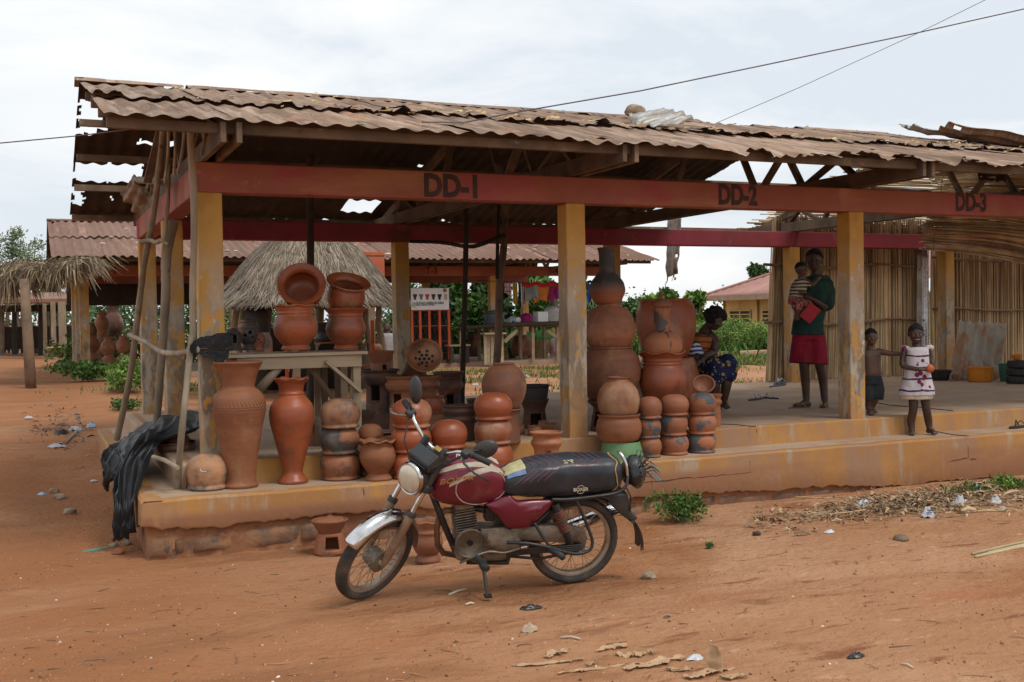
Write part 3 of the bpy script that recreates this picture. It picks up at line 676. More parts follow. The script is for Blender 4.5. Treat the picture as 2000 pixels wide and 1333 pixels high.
# ---- yellow school building, wall runs away from us
SX=float(at(1413,600,d=60)[0]); m_wall=M('cream_yellow_wall',(.62,.46,.20),(.52,.37,.16),scale=.6,rough=.9,bump=.1,layers=[((.42,.27,.13),1,.56,.72,(1,1,.3))])
m_sheet_red=M('pinkish_roof_sheet',(.44,.24,.20),(.35,.18,.15),scale=.5,rough=.8,bump=.1,rnd=.08,layers=[((.27,.15,.13),1.2,.58,.75)])
m_dark=M('dark_opening',(.03,.028,.025),rough=.7,bump=0); m_teal=M('teal_paint',(.06,.22,.20),rough=.6)
m_pipe=M('brown_pipe',(.33,.17,.07),rough=.7)
def school():
    far=at(1413,620,X=SX); y1=far[1]; zt=float(at(1413,583,X=SX)[2]); near=at(1560,620,X=SX); y0=near[1]-9; zb=-1.3
    t=thing('school_building','cream yellow building with louvred windows and pinkish hipped roof','building',(SX,y1,zb))
    MB().box((SX+4,(y0+y1)/2,(zt+zb)/2),(8,y1-y0,zt-zb)).build('wall',m_wall,t,loc=(SX+4,(y0+y1)/2,zb))
    for (u0,u1,v0,v1,mt) in ((1427,1468,607,630,m_wall),(1491,1532,606,629,m_wall),(1492,1532,650,673,m_teal),(1427,1468,652,676,m_teal)):
        a=at(u0,v1,X=SX); c=at(u1,v0,X=SX); ya,yc=a[1],c[1]; za,zc=at((u0+u1)/2,v1,X=SX)[2],at((u0+u1)/2,v0,X=SX)[2]; cy=(ya+yc)/2; cz=(za+zc)/2; wd=abs(ya-yc); hh=zc-za
        o=MB().box((SX-.03,cy,cz),(.05,wd,hh)).build('window',m_dark,t,loc=(SX-.03,cy,cz))
        for yy in (-.5,0,.5): MB().box((SX-.075,cy+yy*wd*.98,cz),(.05,.06,hh)).build('frame',mt,o)
        for zz in (-.5,-.17,.17,.5): MB().box((SX-.08,cy,cz+zz*hh),(.06,wd,.06)).build('slat',mt,o)
    for u in (1414,1480,1535):
        a=at(u,600,X=SX-.08); MB().tube([(SX-.08,a[1],zb),(SX-.08,a[1],zt)],.05,6).build('drainpipe',m_pipe,t)
    # eave board and hipped roof
    e=at(1373,580,X=SX-1.3); ye=e[1]; ze=float(e[2]); MB().box((SX-1.3,(ye+y0)/2,ze-.12),(.10,ye-y0,.26)).build('eave_board',M('faded_eave_board',(.40,.27,.19),rough=.8),t)
    MB().box((SX-.6,(ye+y0)/2,ze-.14),(1.38,ye-y0-.1,.06)).build('soffit',m_wall,t)
    # slope facing us, cut by the hip at the far end; corrugated in strips
    rise=.42; W_=8
    for i in range(14):
        ya=ye-i*(ye-y0)/14; yb=ye-(i+1)*(ye-y0)/14; b=MB()
        def fn(u,v,ya=ya,yb=yb):
            y=lerp(ya,yb,u); L=min(W_,(ye-y)*1.0); s=v*L; return (SX-1.35+s,y,ze+rise*s+.035*math.cos(2*PI*y/.3))
        b.grid(fn,18,6); b.build('roof_sheet',m_sheet_red,t,smooth=True,solid=.01)
    b=MB(); b.add([(SX-1.35,ye,ze),(SX-1.35+W_,ye-W_,ze+rise*W_),(SX-1.35+2*W_,ye,ze)],[(0,1,2)]); b.build('hip_end',m_sheet_red,t,solid=.01)
    b=MB().tube([(SX-1.35,ye,ze+.05),(SX-1.35+W_,ye-W_,ze+rise*W_+.06)],.09,6); b.build('hip_cap',m_sheet_red,t)
school()
# ---- thatched hut between the stalls
m_thatch=M('grey_thatch',(.27,.22,.165),(.16,.125,.09),scale=3,rough=.95,island=.5,bump=.2)
m_thatch_in=M('thatch_core',(.13,.10,.07),rough=1)
m_post=M('bare_post',(.33,.26,.18),(.20,.15,.10),scale=4,rough=.9,bump=.6,stretch=(1,1,.3),bscale=30,layers=[((.42,.37,.30),3,.56,.7,(1,1,.4))])
def straw_cone(parent,apex,base_z,R,n,L,mat,hs=1.,w=.012):
    b=MB(); ax=Vector(apex)
    for i in range(n):
        a=random.uniform(0,2*PI); s=random.random()**.6*.97+.03; r=R*s; z=lerp(ax.z,base_z,s**2.0)+random.uniform(-.0,.06)
        a2=a+random.gauss(0,.10); ds=L/(R*1.2)*random.uniform(.6,1.3); s2=s+ds; r2=R*s2; z2=lerp(ax.z,base_z,min(s2,1)**2.0)-.5*max(0,s2-1)*(ax.z-base_z)*.5+random.uniform(-.03,.05)-(.12*max(0,s2-1))
        p=Vector((ax.x+r*math.cos(a),ax.y+r*math.sin(a),z)); q=Vector((ax.x+r2*math.cos(a2),ax.y+r2*math.sin(a2),z2)); m=p.lerp(q,.5)+Vector((0,0,.02)); sd=Vector((-math.sin(a),math.cos(a),0))*w*random.uniform(.6,1.6)
        b.add([p-sd,p+sd,m+sd,q+sd*.3,q-sd*.3,m-sd],[(0,1,2,5),(5,2,3,4)])
    return tag(b.build('thatch',mat,parent),kind='stuff')
hc=at(604,640,Y=10.2); HX,HY=float(hc[0]),10.2; ap=at(604,446,Y=HY); ev=at(768,602,Y=HY)
hut=thing('thatched_hut','round hut with grey straw roof on crooked posts between the stalls','hut',(HX,HY,gz(HX,HY)))
HR=float(ev[0]-HX)*1.03; HZ=float(ev[2])+.10
MB().lathe([(.05,ap[2]-.05),(HR*.3,lerp(ap[2],HZ,.09)-.04),(HR*.55,lerp(ap[2],HZ,.30)-.04),(HR*.78,lerp(ap[2],HZ,.61)-.04),(HR*.98,HZ-.03),(HR*.9,HZ-.08),(HR*.45,lerp(ap[2],HZ,.5)-.2)],40,(HX,HY,0)).build('roof_core',m_thatch_in,hut,smooth=True)
straw_cone(hut,(HX,HY,float(ap[2])),HZ,HR,15000,.42,m_thatch,w=.0065)
for i in range(8):
    a=2*PI*i/8+.35; x=HX+HR*.80*math.cos(a); y=HY+HR*.80*math.sin(a); z=gz(x,y)
    MB().tube([(x+.15*math.cos(a)*.0,y,z-.1),(x+.05,y,z+.6),(x-.04,y+.03,z+1.2),(x*.97+HX*.03,y,HZ+.08)],[.075,.065,.06,.05],8).build('post',m_post,hut,smooth=True)
q=at(668,500,Y=TY-1.2); MB().box((*at(705,520,Y=TY-1.75),),(1.05,.04,.62)).build('sign_board',M('orange_board',(.46,.12,.05),(.38,.09,.04),scale=2,rough=.6),None,loc=at(705,520,Y=TY-1.75),bevel=.005)
tag(bpy.data.objects['sign_board'],'plain orange-red board hung under the rear stall roof beside the thatched hut','board')
MB().box((*at(715,500,Y=TY-1.75),),(.8,.05,.03)).build('lath',m_truss,bpy.data.objects['sign_board'])
# ---- palm-thatch shelter at the left edge
for i,(dx,dy,h_,r_) in enumerate(((-.9,.5,.9,.26),(-.45,.9,1.1,.28),(.1,1.0,.8,.24),(.55,.7,1.0,.27),(1.0,.4,.8,.24),(-.1,.4,.55,.2))):
    z=gz(HX+dx,HY+dy); b=MB().lathe([(.55*r_,0),(.95*r_,.3*h_),(r_,.5*h_),(.8*r_,.75*h_),(.5*r_,.88*h_),(.62*r_,h_)],26,(HX+dx,HY+dy,z)); tag(b.build('round_jar',m_truss_dark if i%2 else m_thatch_in,None,loc=(HX+dx,HY+dy,z),smooth=True),['dark jar at the left under the thatched hut','tallest dark jar at the back of the thatched hut','dark jar behind the middle hut post','dark jar right of the middle hut post','dark jar at the right under the thatched hut','short dark jar at the front under the hut'][i],'jar','dark jars under the thatched hut')
sh=thing('palm_shelter','rough shelter roofed with drooping dry palm fronds on a bare post','shelter',(*at(60,730,Y=13.5)[:2],gz(-4,13.5)))
m_frond=M('dry_frond',(.30,.235,.15),(.15,.115,.075),scale=3,rough=.9,island=.5,bump=.1)
def shelter():
    P0=Vector(at(-60,545,Y=14.2)); P1=Vector(at(165,520,Y=13.6)); b=MB()
    for i in range(6500):
        t=random.random(); back=random.random(); p=P0.lerp(P1,t)+Vector((0,back*2.4-.2,.02+.14*back+.10*random.random()+.06*math.sin(t*14)))
        hang=(.30+1.15*abs(mnoise.noise(Vector((t*9,1.,1)))))*random.uniform(.3,1.) if back<.3 else .12
        d=Vector((random.gauss(0,.30),random.gauss(-.12,.1),-hang)); q=p+d*.5+Vector((d.x*.25,-.08,.08)); e=p+d; sd=Vector((.012,.004,0))*random.uniform(.5,1.5)
        b.add([p-sd,p+sd,q+sd,e+sd*.2,e-sd*.2,q-sd],[(0,1,2,5),(5,2,3,4)])
    tag(b.build('fronds',m_frond,sh),kind='stuff')
    MB().tube([P0,P0.lerp(P1,.5)+Vector((0,0,.04)),P1+Vector((.1,0,.03))],.035,7).build('rail',m_post,sh,smooth=True)
    MB().tube([P0+Vector((0,1.8,.12)),P1+Vector((0,1.8,.12))],.035,7).build('rail',m_post,sh,smooth=True)
    MB().tube([Vector(at(90,545,Y=13.5)),Vector(at(172,505,Y=13.9))],.03,7).build('rail',m_post,sh,smooth=True)
    for u,vb,Y in ((60,730,13.5),(-45,720,13.9),(150,690,16)):
        q=at(u,vb,Y=Y); z=ground_z(q[0],q[1]); 
        if u==150: continue
        MB().tube([(q[0],q[1],z-.1),(q[0]-.03,q[1],z+.9),(q[0]-.07,q[1],float(at(u,545,Y=Y)[2]))],[.10,.095,.085],9).build('post',m_truss,sh,smooth=True)
shelter()
# third stall row and fence seen far left
def far_left():
    for i,(u,vt,vb,Y,wpx) in enumerate(((105,590,660,31,9),(123,590,678,26,14),(88,590,650,34,7),(145,590,655,33,8))):
        q=at(u,vb,Y=Y); t=at(u,vt,Y=Y); MB().box((q[0],q[1],(gz(q[0],q[1])-.3+t[2])/2),(wpx*mpp(q),wpx*mpp(q),t[2]-gz(q[0],q[1])+.3)).build('stall_post',m_post,None,loc=(q[0],q[1],gz(q[0],q[1])),bevel=.01)
        o=[x for x in COL.objects if x.name.startswith('stall_post')][-1]; tag(o,['slim grey post of the far stall beyond the palm-thatch shelter','broad grey square post standing nearest behind the palm-thatch shelter','slim post of the far stall closest to the shelter post','thin post at the back of the far stall, next to the rear stall column'][i],'post','posts of the far left stall')
    q0=at(70,592,Y=32); q1=at(190,590,Y=32); MB().bar((q0[0]-1,32,q0[2]+.05),(q1[0]+2,32,q1[2]+.05),2.,.12).build('far_roof',m_roof2,None,loc=(q0[0],32,q0[2])); tag(bpy.data.objects['far_roof'],'low dark roof edge of a far stall beyond the palm-thatch shelter','roof')
    f=thing('pole_fence','fence of rough upright poles along the left background','fence',(*at(30,655,Y=40)[:2],gz(-8,40)))
    for i in range(34):
        u=-40+i*6.2+random.uniform(-6,6); Y=40; q=at(u,650,Y=Y); z=gz(q[0],Y); h=random.choice((random.uniform(.4,1.1),random.uniform(1.,2.2))); MB().tube([(q[0],Y,z-.1),(q[0]+random.uniform(-.25,.25),Y,z+h)],random.uniform(.03,.08),6).build('pole',m_truss,f)
far_left()
# a further dark shed closing the view at far left
sd=thing('far_shed','dark open shed on bare posts far behind the palm-thatch shelter','shed',(*at(40,650,Y=36)[:2],gz(-8,36)))
zz=float(at(40,586,Y=36)[2]); xa=float(at(-70,600,Y=36)[0]); xb=float(at(168,600,Y=36)[0])
b=MB(); b.grid(lambda u,v:(lerp(xa,xb,u),36-1+v*4,zz-.15+.5*v+.02*math.cos(u*180)),90,4); b.build('roof',m_roof2,sd,smooth=True,solid=.02)
MB().box(((xa+xb)/2,36.3,zz-.32),(xb-xa,.12,.26)).build('beam',m_truss_dark,sd)
for k in range(9):
    x=lerp(xa+.3,xb-.3,k/8); MB().tube([(x,36.3,gz(x,36)-.1),(x+random.uniform(-.1,.1),36.3,zz-.3)],.09,7).build('post',m_truss_dark if k%2 else m_truss,sd)
MB().box(((xa+xb)/2,39.5,gz(-8,39)+.55),(xb-xa,.06,.9)).build('back_boarding',m_truss_dark,sd)
# low brick step and coal heap left of the rear stall
c=at(170,742,Y=15); 
def slab_px(name,label,u0,u1,v,Y,h,dpt,mat,cat):
    a=at(u0,v,Y=Y); c=at(u1,v,Y=Y); o=MB().box(((a[0]+c[0])/2,Y+dpt/2,a[2]-h/2),(c[0]-a[0],dpt,h)).build(name,mat,None,loc=((a[0]+c[0])/2,Y,a[2]-h),bevel=.02); return tag(o,label,cat)
slab_px('low_plinth','low earth plinth in the clearing at left behind the shelter post',92,165,680,23,.25,1.5,m_ochre,'plinth')
def heap(name,label,c,r,h,mat,seed=0):
    b=MB(); 
    def fn(u,v):
        a=u*2*PI; s=v; x=c[0]+r[0]*s*math.cos(a)*(1+.2*nz3(math.cos(a)*2,math.sin(a)*2,seed)); y=c[1]+r[1]*s*math.sin(a); return (x,y,ground_z(x,y)-.02+h*(1-s**1.6)*(1+.3*nz3(x*4,y*4,seed)))
    b.grid(fn,28,8); return tag(b.build(name,mat,None,loc=(c[0],c[1],gz(c[0],c[1])),smooth=True),label,kind='stuff')
m_coal=M('charcoal_dust',(.025,.024,.025),(.05,.045,.04),scale=6,rough=.95,bump=.8)
c=at(20,698,Z=-.12); heap('charcoal_heap','spread of black charcoal dust on the earth at the left edge',c,(1.6,1.4),.06,m_coal,3)
# ================================================================ pottery
def clay(name,c1,c2,layers=(),rough=.62,spec=.35,rnd=.18,bump=.35): return M(name,c1,c2,scale=3.2,lo=.3,hi=.7,rough=rough,spec=spec,bump=bump,bscale=30,stretch=(.5,.5,2.6),rnd=rnd,bdist=.008,layers=tuple(layers)+(((.11,.055,.036),2.1,.53,.72),((.44,.27,.16),1.7,.56,.78,(1,1,.6)),((.13,.07,.045),9,.63,.7),((.52,.40,.30),45,.74,.78)))
DUST=((.42,.22,.12),2.2,.56,.78)
mp_red=clay('red_burnished_clay',(.36,.088,.03),(.26,.066,.025),(((.27,.075,.035),2.4,.52,.7),((.46,.17,.08),3.,.62,.8),((.10,.045,.03),5,.66,.74)),.42,.5)
mp_terra=clay('terracotta',(.325,.128,.058),(.235,.09,.042),(DUST,((.22,.085,.045),3.,.55,.72),((.12,.06,.04),6,.66,.76)))
mp_brown=clay('brown_clay',(.27,.105,.052),(.19,.075,.042),(DUST,((.13,.06,.04),3,.54,.7)))
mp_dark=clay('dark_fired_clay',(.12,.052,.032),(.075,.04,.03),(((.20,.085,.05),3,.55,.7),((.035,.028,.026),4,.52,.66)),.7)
mp_cloud=clay('fire_clouded_clay',(.33,.13,.06),(.26,.10,.05),(((.05,.048,.05),2.3,.5,.58),((.14,.12,.10),2.3,.55,.68),((.42,.23,.13),4,.6,.75)))
mp_patch=clay('patched_clay',(.34,.13,.062),(.27,.10,.05),(((.085,.09,.10),3.4,.52,.57),((.62,.55,.5),16,.74,.77)))
mp_grey=clay('smoked_grey_clay',(.23,.155,.10),(.13,.10,.08),(((.40,.20,.10),2.3,.5,.66),((.055,.05,.048),2.2,.5,.62),((.55,.50,.45),14,.7,.76)))
mp_drip=clay('dripped_clay',(.42,.16,.075),(.35,.13,.06),(((.045,.04,.04),5.5,.55,.6,(1.6,1.6,.35)),((.10,.09,.09),3,.6,.64)))
mp_sootneck=clay('soot_necked_clay',(.36,.13,.06),(.28,.10,.05),(((.05,.045,.042),3,.3,.5,(1.5,1.5,.5),(1.27,1.42)),((.09,.06,.05),3.4,.55,.62)))
mp_black=clay('blackened_clay',(.05,.042,.04),(.028,.026,.028),(((.12,.06,.04),3,.6,.72),),.6)
mp_green=clay('green_painted_clay',(.17,.34,.15),(.13,.27,.12),(((.42,.20,.10),2.6,.58,.66),))
def smooth_prof(P,n=4):
    out=[]
    for i in range(len(P)-1):
        p0=P[max(i-1,0)];p1=P[i];p2=P[i+1];p3=P[min(i+2,len(P)-1)]
        for k in range(n):
            t=k/n; q=[]
            for j in (0,1):
                m1=(p2[j]-p0[j])*.42; m2=(p3[j]-p1[j])*.42; h=(2*t**3-3*t*t+1)*p1[j]+(t**3-2*t*t+t)*m1+(-2*t**3+3*t*t)*p2[j]+(t**3-t*t)*m2; q.append(h)
            out.append((max(q[0],0.),q[1]))
    out.append(tuple(P[-1])); return out
def pot(name,label,u,prof,mat,Z=None,Y=None,base=None,group=None,cat='pot',wave=0,nw=8,win=(),open_=True,tilt=None,seg=44,n=4,th=.012,parent=None,holes=(),knurl=0,soft=None):
    """vessel turned from a measured silhouette: prof = (half width px, v px) from foot to lip"""
    v0=prof[0][1]
    if knurl: seg=184
    if base is None:
        P=np.array(at(u,v0,Z=Z) if Z is not None else at(u,v0,Y=Y)); h=CF.copy(); h[2]=0; h/=np.linalg.norm(h); m=mpp(P); c=P+h*prof[0][0]*m
        if Y is not None: c=P
    else: c=np.array(base,float)
    m=mpp(c); P2=smooth_prof([(a*m,(v0-v)*m) for a,v in prof],n)
    cx,cy,cz=c; tc=math.atan2(CP[1]-cy,CP[0]-cx); N=len(P2)
    b=MB(); base0=0; top=P2[-1][1]
    def ok(t,z):
        for (du,hw,va,vb) in win:
            r=prof[len(prof)//2][0]; a0=tc+math.asin(max(-1,min(1,du/r))); hwid=hw/r; zz0=(v0-vb)*m; zz1=(v0-va)*m
            d=(t-a0+PI)%(2*PI)-PI
            if abs(d)<hwid and zz0<z<zz1: return False
        return True
    R=None
    ztop0=P2[-1][1]-1e-6
    def wv(i,t):
        if wave and i>=N-6:
            f=(i-(N-7))/6.; return (wave*m*.5*f*math.cos(nw*t),wave*m*f*math.sin(nw*t+.6))
        if knurl and i>=N-3: return (knurl*m*math.cos(46*t),0)
        return (.0,.0)
    wob=.012*P2[N//2][0]; sd=random.uniform(0,9)
    for i,(r,z) in enumerate(P2):
        for k in range(seg):
            t=2*PI*k/seg; dr,dz=wv(i,t); rr=r+dr+wob*(nz3(math.cos(t)+sd,math.sin(t),z*4)) if r>1e-4 else r
            b.v.append((rr*math.cos(t),rr*math.sin(t),z+dz))
    for i in range(N-1):
        for k in range(seg):
            k2=(k+1)%seg
            if win and not ok(2*PI*(k+.5)/seg,(P2[i][1]+P2[i+1][1])/2): continue
            b.f.append((i*seg+k,i*seg+k2,(i+1)*seg+k2,(i+1)*seg+k))
    if not win and P2[0][0]>1e-3: b.f.append(tuple(k for k in reversed(range(seg))))
    o=b.build(name,mat,parent,loc=None,local=True,smooth=True,auto=50)
    o.location=Vector(c) if parent is None else Vector(c)-origin_of(parent)
    if tilt: o.rotation_euler=tilt
    if open_ and prof[-1][0]>1: 
        s=o.modifiers.new('wall','SOLIDIFY'); s.thickness=th; s.offset=-1
    if parent is None: tag(o,label,cat,group)
    o['_top']=0; del o['_top']
    return o,c,m
def dome(w,v0,v1):
    h=v0-v1
    return [(.86*w,v0),(.935*w,v0-.03*h),(.93*w,v0-.075*h),(.85*w,v0-.13*h),(.93*w,v0-.26*h),(1.0*w,v0-.46*h),(.95*w,v0-.68*h),(.75*w,v0-.87*h),(.42*w,v0-.975*h),(.0,v0-1.0*h)]
def bowl_up(w,v0,v1):
    h=v0-v1
    return [(.62*w,v0),(.85*w,v0-.13*h),(1.0*w,v0-.42*h),(.97*w,v0-.72*h),(.88*w,v0-.88*h),(.93*w,v0-.95*h),(.95*w,v0-1.0*h)]
ZS=-.183
def dome_stack(u,levels,w,mat,labels,Z,group,wj=(1,1,1,1)):
    """levels: v of foot, each rim, and the crown; pots turned upside down on one another"""
    c=None; v0=levels[0]; n=len(levels)-1
    for i in range(n):
        va,vb=levels[i],levels[i+1]; last=i==n-1
        pr=dome(w*wj[i],va,vb-(0 if last else 5))
        if c is None: _,c,m=pot('upturned_pot',labels[i],u,pr,mat,Z=Z,group=group,open_=False)
        else:
            base=c+np.array([random.uniform(-.008,.008),random.uniform(-.008,.008),(v0-va)*m]); pot('upturned_pot',labels[i],u,pr,mat,base=base,group=group,open_=False)
    return c,m
# ---- the front step
pot('upturned_pot','squat smoky grey pot with chalk scribbles at the corner of the step',396,dome(41,960,891),mp_grey,Z=ZS,open_=False)
pot('tall_vase','tallest vase, broad-shouldered with flared plain lip, before the first column',462,[(33,956),(34,951),(30,945),(31,920),(37,880),(45,835),(51,808),(51,795),(47,778),(38,767),(32,763),(31,757),(35,740),(42,722),(47,714),(46.5,711)],mp_terra,Z=ZS,cat='vase')
pot('tall_vase','slim reddish vase with scalloped lip and stepped foot, second from the corner',567,[(28,947),(29,942),(22,933),(19,926),(21,915),(32,872),(41,835),(43.5,815),(41,797),(31,783),(25,777),(25.5,772),(23,768),(26,755),(32,747),(34,744)],mp_red,Z=ZS,cat='vase',wave=2.2,nw=7)
dome_stack(660,[940,890,840,783],39.5,mp_cloud,['bottom pot of the fire-clouded stack beside the slim vase','middle pot of the fire-clouded stack beside the slim vase','domed top pot of the fire-clouded stack beside the slim vase'],ZS,'upturned pots in stacks',(1,.99,1,1))
pot('planter','terracotta planter with scalloped lip standing left of the headlight',736,[(26,941),(27,937),(20,930),(22,925),(33,908),(36,895),(33,881),(29,874),(30,871),(29,868),(33,866),(37,866)],mp_terra,Z=ZS,cat='planter',wave=3.2,nw=8)
dome_stack(724,[931,872,831],25,mp_terra,['pot hidden under the plain brown dome behind the scalloped planter','plain brown domed pot rising behind the scalloped planter'],ZS,'upturned pots in stacks')
dome_stack(802,[938,887,840,783],40,mp_red,['bottom pot of the red stack behind the handlebar','middle pot of the red stack behind the handlebar','top pot of the red stack, behind the tall mirror'],ZS,'upturned pots in stacks')
dome_stack(877,[932,879,824],37,mp_red,['lower red pot behind the fuel tank','single red dome between the two red stacks behind the fuel tank'],ZS,'upturned pots in stacks')
dome_stack(965,[926,871,824,771],38,mp_red,['bottom pot of the red stack behind the round black mirror','middle pot of the red stack behind the round black mirror','top pot of the red stack in front of the big brown jar'],ZS,'upturned pots in stacks')
pot('stove','clay stove with flared rim and arched door on the step left of the middle column',1069,[(25,925),(25,921),(24,890),(25,880),(31,868),(26,858),(32,850),(33,847)],mp_terra,Z=ZS,cat='stove',win=((3,6,882,905),),seg=56)
_,cg,mg=pot('pot_stand','pale green painted stand under the big jar at the right of the middle column',1218,[(45,903),(44,899),(40,882),(37,871),(36,868)],mp_green,Z=ZS,cat='stand',open_=False)
_,c2,m2=pot('bowl','broad terracotta bowl resting on the green stand',1211,bowl_up(44.5,870,814),mp_terra,base=cg+np.array([-.02,0,(903-871)*mg]),cat='bowl')
pot('round_jar','round-bellied jar with small lipped mouth set in the bowl on the green stand',1211,[(22,822),(36,808),(41,790),(41.5,778),(37,762),(28,750),(20,744),(19,741),(21,738.5),(21.5,737)],mp_terra,base=c2+np.array([0,0,(870-826)*mg]),cat='jar')
GS='small upturned pots in threes'
dome_stack(1271,[895,858,820,777],24.5,mp_patch,['bottom pot of the narrow stack beside the green stand','middle pot of the narrow stack beside the green stand','top pot of the narrow stack beside the green stand'],ZS,GS)
dome_stack(1321,[890,853,814,773],28.5,mp_patch,['bottom pot of the middle small stack, right of the green stand','middle pot of the middle small stack, with white flecks','blackened domed top pot of the middle small stack'],ZS,GS)
c14,m14=dome_stack(1375,[886,850,813,769],28.5,mp_patch,['bottom pot of the right-hand small stack, by the open floor','middle pot of the right-hand small stack, by the open floor','plain domed top pot of the right-hand small stack, under the tilted bowl'],ZS,GS)
def tilted(name,label,c_uv,rpx,hpx,Y,mat,aim,roll=0,cat='bowl',holes=0,foot=.35,base=None,group=None,lipn=0):
    """open bowl whose mouth looks towards aim (world direction)"""
    C=np.array(at(*c_uv,Y=Y)); m=mpp(C); r=rpx*m; h=hpx*m
    pr=smooth_prof([(0.001,-h),(foot*r,-h),(.72*r,-h*.72),(.93*r,-h*.34),(.97*r,-.10*h),(1.02*r,-.03*h),(1.03*r,0)],5)
    q=Vector(aim).normalized().to_track_quat('Z','Y'); b=MB(); seg=48; N=len(pr); nh=0
    hs=[(0,0)]+[(1,a) for a in range(6)]+[(1.9,a*.62+.2) for a in range(7)] if holes else []
    for i,(rr,z) in enumerate(pr):
        for k in range(seg): t=2*PI*k/seg; rj=rr+(lipn*m*math.cos(46*t) if i>N-4 else 0); b.v.append((rj*math.cos(t),rj*math.sin(t),z))
    for i in range(N-1):
        for k in range(seg):
            if holes and i>3:
                t=2*PI*(k+.5)/seg; rr=(pr[i][0]+pr[i+1][0])/2; x,y=rr*math.cos(t),rr*math.sin(t)
            b.f.append((i*seg+k,i*seg+(k+1)%seg,(i+1)*seg+(k+1)%seg,(i+1)*seg+k))
    o=b.build(name,mat,None,local=True,smooth=True,auto=60); o.location=Vector(C); o.rotation_mode='QUATERNION'; o.rotation_quaternion=q
    s=o.modifiers.new('wall','SOLIDIFY'); s.thickness=.014; s.offset=-1
    tag(o,label,cat,group)
    if holes:
        for (rk,ph) in hs:
            a=ph*PI/3 if rk!=1.9 else ph*1.5; rr=rk*.26*r; x,y=rr*math.cos(a),rr*math.sin(a); zz=-h
            for (ra,za),(rb,zb) in zip(pr,pr[1:]):
                if ra<=rr<=rb and rb>ra: zz=lerp(za,zb,(rr-ra)/(rb-ra))
            MB().ball((x,y,zz+.016),(.017,.017,.006),10,6).build('hole',m_dark,o,local=True,smooth=True)
    return o
tilted('bowl','brown bowl tipped on its side on top of the right-hand small stack',(1374,750),22,17,c14[1]+.02,mp_brown,(-.45,-.75,.75))
def ring_on(o,c,m,pts,r,name,mat):
    b=MB().tube(pts,r,4,cap=False); return b.build(name,mat,o)
o=bpy.data.objects['upturned_pot']; c0=o.location; b0=mpp(c0)*41; m_chalk=M('chalk',(.62,.57,.5),rough=1,bump=0)
for k,(a0,h0,w_) in enumerate(((.05,.62,.16),(.42,.66,.2),(-.15,.40,.14))):
    ta=math.atan2(CP[1]-c0.y,CP[0]-c0.x)+a0; pts=[]
    for t in np.linspace(0,2*PI*.85,22):
        el=h0+w_*math.sin(t); az=ta+w_*1.3*math.cos(t); pts.append(Vector((c0.x+b0*1.012*math.cos(az)*math.cos(el*.9),c0.y+b0*1.012*math.sin(az)*math.cos(el*.9),c0.z+b0*.72+b0*.93*math.sin(el*.9))))
    ring_on(o,c0,0,pts,.0045,'chalk_mark',m_chalk)
o=bpy.data.objects['tall_vase']; c0=o.location; mm_=mpp(c0); ta=math.atan2(CP[1]-c0.y,CP[0]-c0.x); m_inc=M('incised_clay',(.16,.065,.035),rough=.9,bump=0)
for vv in (799,803): ring_on(o,c0,0,[Vector((c0.x+(51.5*mm_)*math.cos(t),c0.y+(51.5*mm_)*math.sin(t),c0.z+(956-vv)*mm_)) for t in np.linspace(0,2*PI,48)],.0025,'incised_line',m_inc)
for k in range(22):
    t0=ta-1.5+k*.15; P=[]
    for j in range(7):
        f=j/6; vv=lerp(797,768,f); rr=lerp(51.6,38.4,f**1.7)*mm_; P.append(Vector((c0.x+rr*math.cos(t0-.28*f),c0.y+rr*math.sin(t0-.28*f),c0.z+(956-vv)*mm_)))
    ring_on(o,c0,0,P,.0017,'incised_line',m_inc)
# ---- on the raised floor, right group behind the middle column
_,cb,mb=pot('stove','dark stove standing at the bottom of the tallest jar stack',1197,[(40,845),(40,840),(36,815),(34,800),(44,790),(46,786)],mp_dark,Z=0,cat='stove',win=((-24,9,806,832),),seg=56)
def on(c,m,v0,v,du=0.,mm=None): return c+np.array([du*m,0,(v0-v)*m])
pot('round_jar','largest brown jar with wide mouth at the bottom of the tallest stack',1198,[(35,790),(48,775),(58,745),(60,722),(55,700),(46,690),(43,686),(46,684)],mp_brown,base=on(cb,mb,845,790),cat='jar')
pot('round_jar','brown round jar, second from the top of the tallest stack',1197,[(20,692),(36,684),(48,662),(50.5,645),(47,625),(36,608),(24,601),(22,597),(23.5,595)],mp_brown,base=on(cb,mb,845,694),cat='jar')
pot('long_necked_bottle','long-necked clay bottle with soot-black neck crowning the tallest stack',1192,[(14,601),(26,594),(34,578),(35.5,569),(32,555),(23,543),(17,535),(15.5,520),(15.5,500),(17.5,492),(18.5,488)],mp_sootneck,base=on(cb,mb,845,602,-4),cat='bottle')
pot('round_jar','greyish brown jar between the tallest stack and the jar on the green stand',1216,[(26,822),(40,800),(43,765),(41,745),(33,722),(23,712),(21,708),(22.5,705.5)],mp_grey,Z=0,cat='jar')
_,cw,mw=pot('stove','low clay stand beneath the large scalloped planter',1300,[(33,842),(33,838),(31,815),(33,790),(36,786)],mp_dark,Z=0,cat='stove')
pot('planter','large orange planter with deeply scalloped lip in the right group',1301,[(30,788),(38,778),(45,757),(45.5,740),(41,722),(38,716),(39,713),(37.5,710),(38.5,706),(38,702),(43,695),(47,692)],mp_red,base=on(cw,mw,842,789),cat='planter',wave=3.4,nw=6)
_,cd,md=pot('dripped_jar','jar with black drips and tall neck standing in the scalloped planter',1300,[(32,702),(37,690),(39.5,676),(37,661),(28,650),(19,644),(16,634),(15.5,615),(17,603),(18,600)],mp_drip,base=on(cw,mw,842,708),cat='jar')
